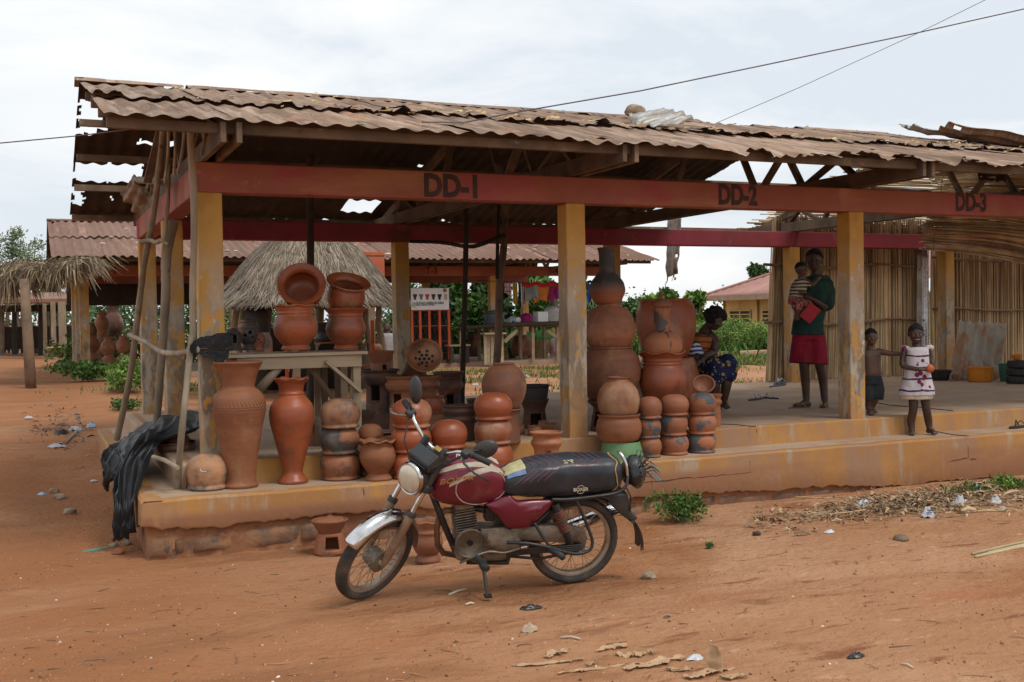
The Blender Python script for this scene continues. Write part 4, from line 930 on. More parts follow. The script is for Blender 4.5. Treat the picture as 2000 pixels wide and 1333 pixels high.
ol,_,_=pot('clay_cover','knobbed clay lid covering the tall-necked dripped jar',1296,[(21,600),(21,597),(16,591),(8,587),(4,585),(3.5,580),(5.5,575),(4,572),(0,571)],mp_brown,base=on(cd,md,702,596),cat='lid',open_=False)
_,ch,mh=pot('round_jar','big-bellied jar beneath the widest open jar in the right group',1312,[(40,812),(54,790),(61,755),(60,735),(54,712),(50,702)],mp_red,Z=0,cat='jar')
pot('open_jar','widest open-mouthed jar behind the dripped jar, level with the seated woman',1305,[(30,712),(44,695),(55,665),(58.5,640),(57.5,615),(52,598),(49,593),(50,590.5)],mp_red,base=on(ch,mh,812,710,-4),cat='jar',seg=56)
pot('stove','slim small stove at the right edge of the pottery, behind the small stacks',1398,[(12,834),(13,828),(12,805),(11,795),(15,786),(12,780),(16,772)],mp_terra,Z=0,cat='stove')
pot('bowl','small brown bowl half hidden behind the right-hand small stack',1384,[(12,806),(20,795),(22,785),(21,779)],mp_brown,Y=.9,cat='bowl')
# ---- middle group on the raised floor
_,cj,mj=pot('stove','plain clay stove carrying the big brown jar',986,[(31,868),(31,864),(28,830),(30,808),(34,804)],mp_brown,Z=0,cat='stove')
pot('round_jar','big brown egg-shaped jar with a grey smudge between the first two columns',984,[(20,806),(31,796),(41,775),(44,757),(42,742),(34,725),(25,717),(20.5,714.5),(22,712.5)],mp_brown,base=on(cj,mj,868,808),cat='jar')
_,ck,mk_=pot('stove','clay stove with square door holding the black basin',1045,[(25,838),(25,834),(22,812),(21,802),(27,787),(29,783)],mp_dark,Z=0,cat='stove',win=((3,10,810,832),),seg=56)
pot('basin','shiny black basin sitting on the stove beside the big brown jar',1046,[(22,790),(25,785),(28,768),(29,761),(32,758)],mp_black,base=on(ck,mk_,838,788),cat='basin')
GP='tiny clay pots on the floor'
for u,v,w_,l in ((1014,850,12,'tiny open clay pot tipped beside the plain stove'),(1045,852,15,'tiny round clay pot in the middle of the three by the column'),(1076,846,13,'tiny clay pot nearest to the middle column'),(1062,842,11,'tiny clay pot tucked behind the other two by the column')):
    pot('small_pot',l,u,bowl_up(w_,v,v-19),mp_terra,Z=0,group=GP)
_,cs,ms=pot('stove','dark ribbed stove body on the floor between the two red stacks',896,[(30,864),(30,860),(29,832),(33,822),(30,815),(34,806),(31,800),(33,796)],mp_dark,Z=0,cat='stove')
_,cf,mf=pot('stove','orange stove with square window and sooty rim behind the tall mirror',782,[(30,842),(30,838),(25,800),(24,772),(31,762),(34,752),(30,746),(35,740),(36,738)],mp_cloud,Z=0,cat='stove',win=((-11,11,772,798),),seg=56)
_,ce,me_=pot('stove','tall dark stove with ribbed rim behind the right leg of the table',740,[(36,842),(36,836),(33,815),(29,808),(28,760),(33,748),(36,738),(33,732),(39,727)],mp_dark,Z=0,cat='stove',win=((-10,9,755,790),),seg=56)
pot('stove','small wide-mouthed brown stove stacked above the tall dark stove',740,[(18,731),(18,727),(16,716),(17,711),(27,694),(29,690)],mp_brown,base=on(ce,me_,842,731),cat='stove',win=((10,5,716,727),),seg=56)
_,cq,mq=pot('stove','brown ribbed stove under the colander bowl',828,[(30,838),(30,834),(26,790),(26,765),(31,755),(28,748),(33,738)],mp_brown,Z=0,cat='stove')
pot('upturned_stove','cone-shaped brown stove lying upturned beneath the colander bowl',814,[(24,740),(26,735),(19,722),(15,714),(13,709)],mp_brown,base=on(cq,mq,838,740,-12)+np.array([0,.14,0]),cat='stove',open_=False)
tilted('colander_bowl','pierced clay colander tipped up to show its holes',(829,694),35,22,float(cq[1])-.14,mp_terra,(-.28,-.86,.42),holes=1,cat='colander')
_,cr,mr_=pot('stove','dark stove with square doorway right of the colander',876,[(26,812),(26,806),(22,797),(21,772),(29,757),(25,745),(27,740),(25,737)],mp_dark,Z=0,cat='stove',win=((4,9,772,796),),seg=56)
pot('bowl','dark wide bowl set on the stove right of the colander',876,[(18,742),(26,738),(30,732),(31,729)],mp_dark,base=on(cr,mr_,812,742),cat='bowl')
_,cz,mz=pot('stove','earth-coloured stove foot below the small red pot',845,[(27,842),(26,838),(22,812),(26,808)],mp_brown,Z=0,cat='stove')
pot('round_pot','small orange pot sitting in front of the colander stack',842,bowl_up(23,810,776),mp_red,base=on(cz,mz,842,811))
pot('stove','dark low stove on the floor between the table leg and the tall dark stove',706,[(22,868),(22,864),(19,840),(18,826),(25,812),(27,806)],mp_dark,Z=0,cat='stove',win=((4,7,842,862),),seg=56)
pot('bowl','dark ribbed bowl on the floor behind the plain brown dome',748,[(20,880),(27,868),(29,856),(26,850),(30,846)],mp_dark,Z=0,cat='bowl')
pot('stove','brown stove foot showing between the cloudy stack and the slim vase',612,[(20,872),(20,868),(16,845),(22,832),(23,828)],mp_brown,Z=0,cat='stove')
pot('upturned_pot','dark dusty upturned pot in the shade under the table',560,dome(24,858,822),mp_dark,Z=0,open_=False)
pot('upturned_pot','reddish brown pot turned over beneath the table braces',655,dome(22,850,818),mp_brown,Z=0,open_=False)
pot('stove','dusty stove at the back of the floor behind the single red dome',934,[(20,826),(20,822),(17,800),(22,786),(23,781)],mp_dark,Z=0,cat='stove',win=((3,6,804,820),),seg=56)
# ---- table with display pots
m_plank=M('grey_plank',(.36,.28,.19),(.26,.19,.12),scale=2.5,rough=.85,bump=.4,bscale=50,stretch=(.4,2,2),rnd=.15,layers=[((.16,.11,.07),6,.64,.75,(.3,2,2)),((.45,.38,.28),3,.58,.75,(.4,2,2))])
TYF=.12; tz=float(at(700,687,Y=TYF)[2]); tx0=float(at(446,690,Y=TYF)[0]); tx1=float(at(722,686,Y=TYF)[0])
tb=thing('display_table','rough plank table displaying pots behind the two tall vases','table',((tx0+tx1)/2,TYF+.3,0))
for i in range(3): MB().box(((tx0+tx1)/2+random.uniform(-.02,.02),TYF+.1+i*.215-.01,tz-.012),(tx1-tx0,.205,.024)).build('plank',m_plank,tb,bevel=.003)
ax0=float(at(463,700,Y=TYF)[0]); ax1=float(at(707,700,Y=TYF)[0])
MB().box(((ax0+ax1)/2,TYF+.02,tz-.075),(ax1-ax0,.03,.10)).build('apron',m_plank,tb,bevel=.003)
MB().box(((ax0+ax1)/2,TYF+.55,tz-.075),(ax1-ax0,.03,.10)).build('apron',m_plank,tb)
for x,y in ((ax1-.035,TYF+.06),(ax1-.03,TYF+.5),(ax0+.05,TYF+.06),(ax0+.05,TYF+.5)): MB().box((x,y,(tz-.03)/2),(.065,.055,tz-.03)).build('leg',m_plank,tb,bevel=.003)
a=at(636,706,Y=TYF-.02); c=at(704,766,Y=TYF-.02); MB().bar(a,c,.025,.085,up=(0,1,0)).build('brace',m_plank,tb)
a=at(596,706,Y=TYF+.25); c=at(655,784,Y=TYF+.25); MB().bar(a,c,.03,.09,up=(0,1,0)).build('brace',m_truss,tb)
a=at(556,704,Y=TYF+.05); c=at(500,770,Y=TYF+.05); MB().tube([a,c],[.035,.04],8).build('brace',m_post,tb,smooth=True)
for u in (616,630,656): MB().box((float(at(u,700,Y=TYF+.55)[0]),TYF+.5,(tz-.05)/2),(.05,.04,tz-.06)).build('strut',m_truss,tb)
Yp=TYF+.24
_,ct,mt_=pot('planter','fat reddish planter with scalloped lip at the middle of the table',578,[(27,684),(28,680),(25,675),(28,671),(40,655),(43,640),(41,628),(35,616),(36,612),(35,609),(36,605),(38,600),(42,598)],mp_red,Y=Yp,cat='planter',wave=1.2,nw=7)
_,cu,mu=pot('planter','orange planter with notched rim at the right end of the table',676,[(23,683),(24,679),(21,675),(24,671),(36,655),(39,642),(36,630),(33,621),(34,617),(33,614),(35,610),(39,606),(41,604)],mp_red,Y=Yp,cat='planter',knurl=1.0)
def tipped(label,c_uv,rim,aim,Y,mat,knurl=1.,body=.86,depth=1.3):
    C=np.array(at(*c_uv,Y=Y)); m=mpp(C); r=rim*m; knurl*=.7
    pr=smooth_prof([(.001,-depth*r),(.5*r,-depth*r),(.75*r,-depth*.85*r),(body*r,-.55*r*depth),(.80*r,-.30*r),(.74*r,-.2*r),(.76*r,-.14*r),(.80*r,-.08*r),(.95*r,-.01*r),(1.0*r,.0)],5); b=MB(); seg=160; N=len(pr)
    for i,(rr,z) in enumerate(pr):
        for k in range(seg): t=2*PI*k/seg; rj=rr+(knurl*m*math.cos(40*t) if i>N-4 else 0); b.v.append((rj*math.cos(t),rj*math.sin(t),z))
    for i in range(N-1):
        for k in range(seg): b.f.append((i*seg+k,i*seg+(k+1)%seg,(i+1)*seg+(k+1)%seg,(i+1)*seg+k))
    o=b.build('planter',mat,None,local=True,smooth=True,auto=60); o.location=Vector(C); o.rotation_mode='QUATERNION'; o.rotation_quaternion=Vector(aim).normalized().to_track_quat('Z','Y')
    s=o.modifiers.new('wall','SOLIDIFY'); s.thickness=.012; s.offset=-1; return tag(o,label,'planter')
tipped('reddish planter tipped so its wide mouth faces out, on the fat one',(589,556),47,(-.22,-.80,.42),Yp-.04,mp_red,depth=1.05)
tipped('smaller orange planter leaning open-mouthed on top of the notched one',(681,552),43,(.05,-.40,.80),Yp,mp_red,depth=1.35)
_,cx_,mx_=pot('charcoal_burner','black pierced burner on the left end of the table, topmost of two',485,[(14,684),(15,680),(10,674),(14,668),(19,655),(18,645),(20,638),(15,632),(17,628),(10,624)],mp_black,Y=Yp,cat='burner',win=((-6,3,652,657),(4,3,648,653),(8,2,658,662)),seg=56)
pot('charcoal_burner','small black lantern-shaped burner at the table end by the plastic strip',456,[(14,685),(14,680),(12,676),(14,665),(13,655),(15,650),(9,645),(3,641)],mp_black,Y=Yp-.08,cat='burner',win=((3,4,656,672),),seg=56)
pot('charcoal_burner','reddish pierced burner half hidden behind the black one',503,[(13,684),(12,678),(16,665),(14,655),(10,650)],mp_brown,Y=Yp+.12,cat='burner',win=((3,2,662,666),(8,2,668,672)),seg=56)
# ---- pots on the ground in front of the step
ZG0=-.63
_,cA,mA=pot('stove','small orange stove with square door on the earth below the step',640,[(31,1086),(32,1080),(28,1060),(24,1046)],mp_terra,Z=ZG0,cat='stove',win=((4,14,1052,1076),),seg=64)
_,cB,mB=pot('dish','shallow clay dish resting on the small orange stove',640,[(22,1046),(24,1042),(34,1026),(36,1022)],mp_brown,base=on(cA,mA,1086,1046),cat='dish')
pot('clay_cover','clay lid with pinched knob in the shallow dish',640,[(33,1025),(26,1020),(12,1015),(5,1013),(5,1009),(7,1006),(0,1005)],mp_terra,base=on(cA,mA,1086,1026),cat='lid',open_=False)
pot('planter','dusty scalloped planter on the earth behind the front wheel',834,[(24,1102),(25,1097),(20,1088),(23,1084),(29,1072),(30,1062),(27,1050),(29,1043),(26,1037),(30,1026),(32,1023)],mp_brown,Z=ZG0,cat='planter',wave=2.2,nw=6)
# ---- under the plastic sheet
_,cU,mU=pot('stove','brown stove with doorway half under the black plastic at the corner',338,[(26,925),(26,920),(24,900),(24,893),(30,888)],mp_brown,Z=ZS,cat='stove',win=((9,7,900,920),),seg=56)
pot('ribbed_bowl','dark ribbed bowl on the stove beneath the black plastic',345,[(22,893),(33,884),(37,876),(35,872),(38,868)],mp_dark,base=on(cU,mU,925,893),cat='bowl')
pot('upturned_pot','reddish dome sitting in the ribbed bowl beneath the plastic',350,dome(22,874,852),mp_brown,base=on(cU,mU,925,874,4),open_=False)
# ---- far stall pottery
GV='vases stacked at the rear stall'
def far_stack(u,v0,items,Z=-.12):
    c=None
    for (nm,l,pr,mt) in items:
        if c is None: _,c,m=pot(nm,l,u,pr,mt,Z=Z,group=GV,cat='vase' if 'vase' in nm else 'jar',seg=28,n=3); vv=pr[0][1]
        else: pot(nm,l,u,pr,mt,base=c+np.array([0,0,(vv-pr[0][1])*m]),group=GV,cat='vase' if 'vase' in nm else 'jar',seg=28,n=3)
def vs(w,v0,v1): h=v0-v1; return [(.62*w,v0),(.66*w,v0-.25*h),(1.*w,v0-.62*h),(.9*w,v0-.78*h),(.55*w,v0-.88*h),(.62*w,v0-.95*h),(.85*w,v0-h)]
def jr(w,v0,v1): h=v0-v1; return [(.6*w,v0),(.95*w,v0-.25*h),(1.*w,v0-.45*h),(.8*w,v0-.7*h),(.55*w,v0-.8*h),(.55*w,v0-.92*h),(.62*w,v0-h)]
far_stack(178,732,[('tall_vase','vase at the foot of the stack beside the rear left column',vs(15.5,732,684),mp_terra),('round_jar','round jar on the vase beside the rear left column',jr(15,686,655),mp_terra),('round_jar','small jar topping the stack beside the rear left column',jr(9.5,657,632),mp_brown)])
far_stack(210,738,[('tall_vase','vase at the foot of the middle stack on the rear stall',vs(13.5,738,690),mp_terra),('round_jar','round jar topping the middle stack on the rear stall',jr(14.5,692,659),mp_terra)])
far_stack(239,732,[('tall_vase','vase at the foot of the stack nearest the side columns',vs(13.5,732,689),mp_terra),('round_jar','round jar topping the stack nearest the side columns',jr(13.5,691,657),mp_terra)])
far_stack(198,722,[('tall_vase','vase under the taller reddish vase behind the rear stacks',vs(16,722,668),mp_terra),('tall_vase','tall reddish vase raised behind the three rear stacks',vs(14,668,612),mp_terra)])
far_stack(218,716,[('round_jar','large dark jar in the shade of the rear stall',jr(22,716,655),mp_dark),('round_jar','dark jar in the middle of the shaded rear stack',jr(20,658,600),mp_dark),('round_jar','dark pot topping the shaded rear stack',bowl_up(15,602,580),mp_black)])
_,c_,m_=pot('round_jar','big plain terracotta jar in front of the orange rack',859,[(12,705),(16,699),(20,687),(20,676),(15,664),(12,659),(12.5,657)],mp_terra,Z=-.02,cat='jar',seg=30)
pot('round_jar','small round jar on top of the one before the orange rack',856,[(7,660),(12,653),(12.5,645),(9,636),(5,632)],mp_terra,base=c_+np.array([-.03,0,(705-661)*m_]),cat='jar',seg=30)
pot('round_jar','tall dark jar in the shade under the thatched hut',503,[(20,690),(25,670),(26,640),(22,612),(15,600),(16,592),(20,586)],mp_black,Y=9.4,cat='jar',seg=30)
pot('round_jar','dark red jar behind the black burners under the hut',512,[(17,700),(20,690),(20,665),(14,650)],mp_dark,Y=8.6,cat='jar',seg=30)
pot('stacked_pots','dark ribbed pot beside the far table under the rear stall',925,[(9,697),(11,690),(11,672),(9,668),(11,662),(11,650)],mp_dark,Y=17,cat='pot',seg=28)
pot('round_jar','large dull brown jar under the far table',1018,[(16,696),(20,686),(20,668),(13,655)],mp_brown,Y=17,cat='jar',seg=28)
# ================================================================ motorcycle
BK0=Vector((1.921,-2.494,-.592)); _h=math.radians(171); _l=math.radians(13)
Bf=Vector((math.cos(_h),math.sin(_h),0)); _lf=Vector((-Bf.y,Bf.x,0)); Bn=_lf*math.cos(_l)-Vector((0,0,1))*math.sin(_l); Bu=Vector((0,0,1))*math.cos(_l)+_lf*math.sin(_l)
bike=bpy.data.objects.new('motorcycle',None); COL.objects.link(bike)
bike.matrix_world=Matrix(((Bf.x,Bn.x,Bu.x,BK0.x),(Bf.y,Bn.y,Bu.y,BK0.y),(Bf.z,Bn.z,Bu.z,BK0.z),(0,0,0,1)))
tag(bike,'worn dark red motorcycle with black seat leaning on its side stand before the stall','motorcycle')
def bl(u,v,y=0.):
    """photo pixel onto the plane y=const of the leaning bike, bike coordinates"""
    d=Vector((CF+CR*(u-1000)/FL-CU*(v-666.5)/FL).tolist()); c=Vector(CP.tolist()); o=BK0+Bn*y; t=((o-c).dot(Bn))/d.dot(Bn); q=c+d*t-BK0
    return Vector((q.dot(Bf),y,q.dot(Bu)))
A0=Vector((.95,0,.80)); AX=Vector((-.454,0,.891)).normalized(); DEL=math.radians(38); RS=Matrix.Rotation(DEL,3,AX)
def st(q): return A0+RS@(Vector(q)-A0)
class FB(MB):
    """shape that turns with the steering"""
    def build(s,*a,**k):
        s.v=[tuple(st(q)) for q in s.v]; k['local']=True; return MB.build(s,*a,**k)
m_mar=M('maroon_tank_paint',(.16,.006,.022),(.12,.005,.018),scale=4,rough=.34,bump=.03,coat=.45,layers=[((.24,.11,.07),3,.55,.8),((.28,.14,.08),5,.64,.75),((.35,.27,.2),14,.74,.78)])
m_marpan=M('maroon_panel_paint',(.13,.004,.02),(.13,.005,.02),scale=4,rough=.3,bump=.03,coat=.6,layers=[((.10,.04,.03),4,.62,.74)])
m_silver=M('worn_silver_decal',(.50,.46,.38),(.36,.28,.2),scale=6,rough=.45,bump=.05,layers=[((.16,.02,.03),7,.62,.66)])
m_vinyl=M('black_vinyl',(.017,.020,.027),(.032,.036,.044),scale=5,rough=.36,bump=.25,bscale=11,bdist=.006,layers=[((.06,.055,.05),6,.62,.75)])
m_rub=M('dusty_tyre_rubber',(.045,.040,.036),(.12,.085,.06),scale=7,lo=.42,hi=.72,rough=.85,bump=.3,bscale=60)
m_rubber=M('black_rubber',(.02,.02,.021),(.035,.034,.033),scale=8,rough=.6,bump=.1)
m_chrome=M('pitted_chrome',(.66,.66,.67),(.50,.48,.45),scale=9,rough=.17,metal=1.,bump=.10,bscale=20,layers=[((.30,.22,.15),9,.58,.70),((.45,.33,.22),3,.58,.75)])
m_steel=M('dusty_rim_steel',(.40,.34,.27),(.28,.21,.15),scale=8,rough=.5,metal=.6,bump=.15,layers=[((.30,.17,.09),5,.55,.7)])
m_alu=M('oily_aluminium',(.27,.23,.18),(.15,.12,.09),scale=9,rough=.55,metal=.55,bump=.3,layers=[((.10,.06,.04),5,.55,.68),((.42,.25,.13),4,.6,.75)])
m_frame=M('black_frame_paint',(.018,.018,.018),(.03,.028,.026),scale=9,rough=.4,bump=.08,layers=[((.17,.09,.05),6,.62,.75)])
m_dustblk=M('dusty_black_plastic',(.028,.03,.032),(.05,.045,.04),scale=7,rough=.5,bump=.1,layers=[((.20,.12,.07),4,.64,.78)])
m_spring=M('rusty_spring',(.20,.05,.03),(.07,.045,.035),scale=12,rough=.6,bump=.2)
m_lens=M('cloudy_lens',(.66,.62,.50),(.50,.44,.33),scale=5,rough=.18,bump=.05,coat=.7,spec=.6)
m_slider=M('mud_stained_fork',(.30,.20,.12),(.22,.13,.08),scale=8,rough=.65,metal=.3,bump=.2)
m_pink=M('pink_stitching',(.32,.11,.13),rough=.7,bump=0); m_cream=M('cream_lettering',(.55,.48,.34),rough=.6,bump=0)
m_tapey=M('faded_yellow_tape',(.52,.48,.22),(.40,.36,.2),scale=20,rough=.5,bump=.2,layers=[((.10,.12,.13),9,.6,.66)]); m_tapeb=M('faded_blue_tape',(.16,.24,.40),(.1,.16,.3),scale=16,rough=.5,bump=.2)
m_gold=M('dull_orange_lettering',(.50,.25,.10),rough=.6,bump=0); m_chain=M('oily_chain',(.06,.045,.035),(.03,.025,.02),scale=40,rough=.6,metal=.5,bump=.5)
ROTX=Matrix.Rotation(-PI/2,3,'X')     # lathe axis -> bike y
def wheel(cls,c,R,w,name,knob):
    c=Vector(c)
    rim=cls(); rr=R-.052
    rim.lathe([(rr-.024,-.018),(rr-.012,-.024),(rr+.004,-.026),(rr+.006,-.022),(rr-.006,-.018),(rr-.016,-.010),(rr-.018,0),(rr-.016,.010),(rr-.006,.018),(rr+.006,.022),(rr+.004,.026),(rr-.012,.024),(rr-.024,.018),(rr-.024,-.018)],72,c,ROTX)
    wo=rim.build(name,m_steel,bike,local=True,smooth=True,auto=40)
    ty=cls(); h=w/2; prof=[(rr-.004,-h*.62),(rr+.012,-h*.93),(R-.026,-h),(R-.012,-h*.86),(R-.004,-h*.55),(R,-h*.2),(R,h*.2),(R-.004,h*.55),(R-.012,h*.86),(R-.026,h),(rr+.012,h*.93),(rr-.004,h*.62)]
    if knob: ty.lathe(prof,144,c,ROTX,wave=lambda i,t:(-.0075 if 3<=i<=8 and int(t/(2*PI)*144)%4==(i%2)*2 else 0,0))
    else:
        p2=[]
        for (r,z) in prof[:4]: p2.append((r,z))
        for z in np.linspace(-.62,.62,23): p2.append((R-.010*abs(z)**2-(.006 if int(round((z+.62)/1.24*22))%4==2 else 0),z*h))
        p2+=prof[-4:]; ty.lathe(p2,96,c,ROTX)
    ty.build('tyre',m_rub,wo,smooth=True,auto=25)  if cls is FB else ty.build('tyre',m_rub,wo,local=True,smooth=True,auto=25)
    hb=cls(); hb.lathe([(.0,-.075),(.02,-.075),(.02,-.06),(.055,-.055),(.062,-.03),(.062,.03),(.07,.04),(.07,.052),(.03,.058),(.02,.085),(0,.085)],32,c,ROTX); hb.build('hub',m_alu,wo,smooth=True,auto=40) if cls is FB else hb.build('hub',m_alu,wo,local=True,smooth=True,auto=40)
    sp=cls(); n=36
    for i in range(n):
        a=2*PI*i/n; s=1 if i%2 else -1; a2=a+(.62 if (i//2)%2 else -.62); p=c+Vector((.056*math.cos(a2),s*.034,.056*math.sin(a2))); q=c+Vector(((rr-.018)*math.cos(a),s*.006,(rr-.018)*math.sin(a))); sp.tube([p,q],.0022,5,cap=False)
    sp.build('spokes',m_steel,wo) if cls is FB else sp.build('spokes',m_steel,wo,local=True)
    return wo
class LB(MB):
    def build(s,*a,**k): k['local']=True; return MB.build(s,*a,**k)
FC=Vector((1.268,0,.272))
wheel(LB,(0,0,.283),.293,.092,'wheel',True); wheel(FB,FC,.286,.082,'wheel',False)
# --- front end
def fender(cls,c,R,a0,a1,w,crown,name,mat,n=26,flare=0):
    b=cls(); c=Vector(c)
    def fn(u,v):
        a=math.radians(lerp(a0,a1,u)); y=(v-.5)*2; r=R-crown*abs(y)**2.2; ww=w/2*(1-.25*abs(u-.5)**3*8*.3)
        return (c.x+r*math.cos(a),c.y+y*ww,c.z+r*math.sin(a))
    b.grid(fn,n,12); return b.build(name,mat,bike,smooth=True,solid=.0025)
fender(FB,FC,.336,42,118,.125,.040,'front_fender',m_chrome); fender(FB,FC,.330,118,190,.115,.035,'front_fender_rear',m_slider)
for s in (-1,1):
  b=FB(); b.tube([FC+Vector((.0,s*.072,0)),FC+Vector((-.02,s*.080,.05)),FC+Vector((-.155,s*.084,.315))],[.022,.027,.028],14)
  b.build('fork_slider',m_slider,bike,smooth=True,auto=45)
for s in (-1,1):
  b=FB(); b.tube([FC+Vector((-.15,s*.084,.305)),FC+Vector((-.255,s*.084,.51))],.0165,14)
  b.build('fork_tube',m_chrome,bike,smooth=True,auto=45)
for s in (-1,1):
  b=FB(); b.tube([FC+Vector((-.150,s*.084,.305)),FC+Vector((-.163,s*.084,.33))],.031,14); b.build('fork_seal',m_dustblk,bike,smooth=True,auto=45)
  b=FB(); b.tube([FC+Vector((-.255,s*.084,.50)),FC+Vector((-.36,s*.084,.71))],[.024,.026],14); b.build('fork_cover',m_dustblk,bike,smooth=True,auto=45)
b=FB(); b.box(FC+Vector((-.245,0,.475)),(.075,.225,.055),Matrix.Rotation(-.47,3,'Y')); b.build('lower_clamp',m_dustblk,bike,bevel=.015)
b=FB(); q=FC+Vector((-.205,.05,.452))
for dx,dz,sx_,sz_ in ((-.012,0,.007,.034),(.012,0,.007,.034),(0,0,.02,.008)): b.box(q+Vector((.012,dx,dz)),(.012,sx_ if sz_>.02 else .022,sz_),Matrix.Rotation(-.3,3,'Y'))
b.build('badge',m_alu,bike)
b=FB(); b.box(FC+Vector((-.362,0,.640)),(.07,.20,.028),Matrix.Rotation(-.47,3,'Y')); b.build('top_clamp',m_dustblk,bike,bevel=.008)
# headlight
HC=Vector((1.075,0,.790)); RH=Matrix.Rotation(PI/2-.10,3,'Y')
b=FB(); b.lathe([(0.02,-.115),(.055,-.11),(.082,-.075),(.094,-.03),(.096,0)],40,HC,RH); b.build('headlight_shell',m_dustblk,bike,smooth=True)
b=FB(); b.lathe([(.096,-.012),(.101,-.006),(.101,.014),(.094,.024),(.088,.022)],48,HC,RH); hl=b.build('headlight_ring',m_chrome,bike,smooth=True,auto=60)
b=FB(); b.lathe([(.089,.018),(.078,.030),(.05,.041),(.02,.046),(0,.047)],40,HC,RH); b.build('headlight',m_lens,bike,smooth=True)
# instrument box
IC=Vector((1.000,0,.915)); RI=Matrix.Rotation(.42,3,'Y')
b=FB(); b.box(IC,(.115,.20,.062),RI,taper=.86); b.build('instrument_box',m_dustblk,bike,bevel=.012)
b=FB(); b.box(IC+RI@Vector((0,0,.033)),(.085,.155,.004),RI); b.build('dial_glass',M('dark_glass',(.03,.032,.035),rough=.15,bump=0,spec=.6),bike)
b=FB(); b.box(IC+RI@Vector((.06,0,-.006)),(.006,.15,.03),RI); b.build('trim_strip',m_frame,bike)
b=FB(); b.box(IC+RI@Vector((-.09,.03,.0)),(.03,.05,.035),RI); b.build('ignition_lock',M('brass_lock',(.45,.30,.10),rough=.5,metal=.4),bike,bevel=.004)
# handlebar, grips, levers, mirrors
hb_c=Vector((.900,0,.925)); 
BARA,BARW,BARH=-.10,.364,.245
def bar_pts(s):
    e=A0+Vector((BARA,s*BARW,BARH)); i=A0+Vector((BARA+.055,s*(BARW-.13),BARH+.012))
    return [hb_c,hb_c+Vector((.0,s*.05,.0)),hb_c+Vector((.03,s*.10,.05)),i+Vector((.03,-s*.045,-.012)),i,e]
b=FB()
for s in (-1,1): b.tube(bar_pts(s),.0115,10)
b.build('handlebar',m_chrome,bike,smooth=True)
def ring_grip(b,p,q,r):
    n=26; P=[p.lerp(q,i/n) for i in range(n+1)]; b.tube(P,[r+(.0022 if i%2 else 0) for i in range(n+1)],12)
for s in (-1,1):
    p=bar_pts(s); a=p[4].lerp(p[5],.14); g=FB(); ring_grip(g,a,p[5]+(p[5]-p[4]).normalized()*.01,.0175); g.build('grip',m_rubber,bike,smooth=True,auto=40)
    h=FB(); d=(p[5]-p[4]).normalized(); k=p[4].lerp(p[5],.06); h.tube([k-d*.02,k+d*.035],.023,10); h.box(k+Vector((.02,0,.0)),(.05,.045,.04)); h.build('switch_block',m_dustblk,bike,bevel=.006)
    l=FB(); l0=k+Vector((.045,0,-.005)); l.tube([l0,l0+d*.04+Vector((.045,s*.01,-.01)),l0+d*.12+Vector((.055,s*.01,-.035)),l0+d*.205+Vector((.03,s*.0,-.06))],[.009,.0085,.007,.008],8,flat=.6); l.build('brake_lever' if s<0 else 'clutch_lever',m_frame if s>0 else m_alu,bike,smooth=True)
    mk=FB()
    if s>0: mt=bl(948,878,.20); 
    else: mt=bl(812,762,-.22)
    # undo the steering so that the built shape ends where the mirror is seen
    mtu=A0+RS.transposed()@(mt-A0); mk.tube([k+Vector((.01,0,.01)),(k+mtu)/2+Vector((.03,s*.01,.02)),mtu-Vector((0,0,.05 if s<0 else .0))],[.006,.005,.005],8); mk.build('mirror_stalk',m_frame,bike,smooth=True)
    mh=LB(); view=Vector((Bf.dot(Vector((CP-np.array(BK0)).tolist())),Bn.dot(Vector((CP-np.array(BK0)).tolist())),Bu.dot(Vector((CP-np.array(BK0)).tolist()))))
    nrm=Vector((.25,.9,.05)) if s>0 else Vector((.62,.55,.05)); R=nrm.normalized().to_track_quat('Z','Y').to_matrix()
    Rt=R@Matrix.Rotation(.45 if s>0 else .1,3,'Z'); sx,sy=(.078,.054) if s>0 else (.046,.088)
    mh.lathe([(.98,-.006),(1.,0.),(.97,.008),(.8,.018),(.4,.026),(0,.028)],30,(0,0,0),None); mh.lathe([(0,-.004),(.94,-.004),(.98,-.006)],30,(0,0,0))
    mh.v=[tuple(Rt@Vector((v[0]*sx,v[1]*sy,v[2]))+mt) for v in mh.v]; mh.build('mirror',m_dustblk,bike,smooth=True)
ca=FB()
for s,dz in ((1,.0),(1,.03),(-1,.0)):
    p=bar_pts(s)[4]; ca.tube([p+Vector((.03,0,-.01)),hb_c+Vector((.12,s*.16,.02+dz)),hb_c+Vector((.13,s*.05,-.10)),FC+Vector((-.30,s*.03,.52))],.0045,6)
ca.build('control_cable',m_rubber,bike,smooth=True)
# --- tank
TS=[(.935,.055,.655,.775),(.915,.095,.625,.815),(.86,.130,.600,.850),(.78,.148,.585,.882),(.68,.150,.575,.893),(.59,.140,.580,.880),(.52,.115,.60,.835),(.475,.092,.625,.775),(.455,.05,.66,.73)]
def sect(T,x):
    for (x1,*a),(x0,*c) in zip(T,T[1:]):
        if x0<=x<=x1: t=(x-x0)/(x1-x0); t=t*t*(3-2*t)*.4+t*.6; return [lerp(q,p,t) for p,q in zip(a,c)]
    return list(T[0][1:]) if x>T[0][0] else list(T[-1][1:])
def surf(T,x,a,off=0.,e=.62,knee=0):
    w,z0,z1=sect(T,x); w+=off; zc=(z0+z1)/2; hz=(z1-z0)/2+off; c,s=math.cos(a),math.sin(a)
    y=w*math.copysign(abs(c)**e,c); z=zc+hz*math.copysign(abs(s)**e,s)
    if s>0: y*=1-.18*s*s
    return Vector((x,y,z))
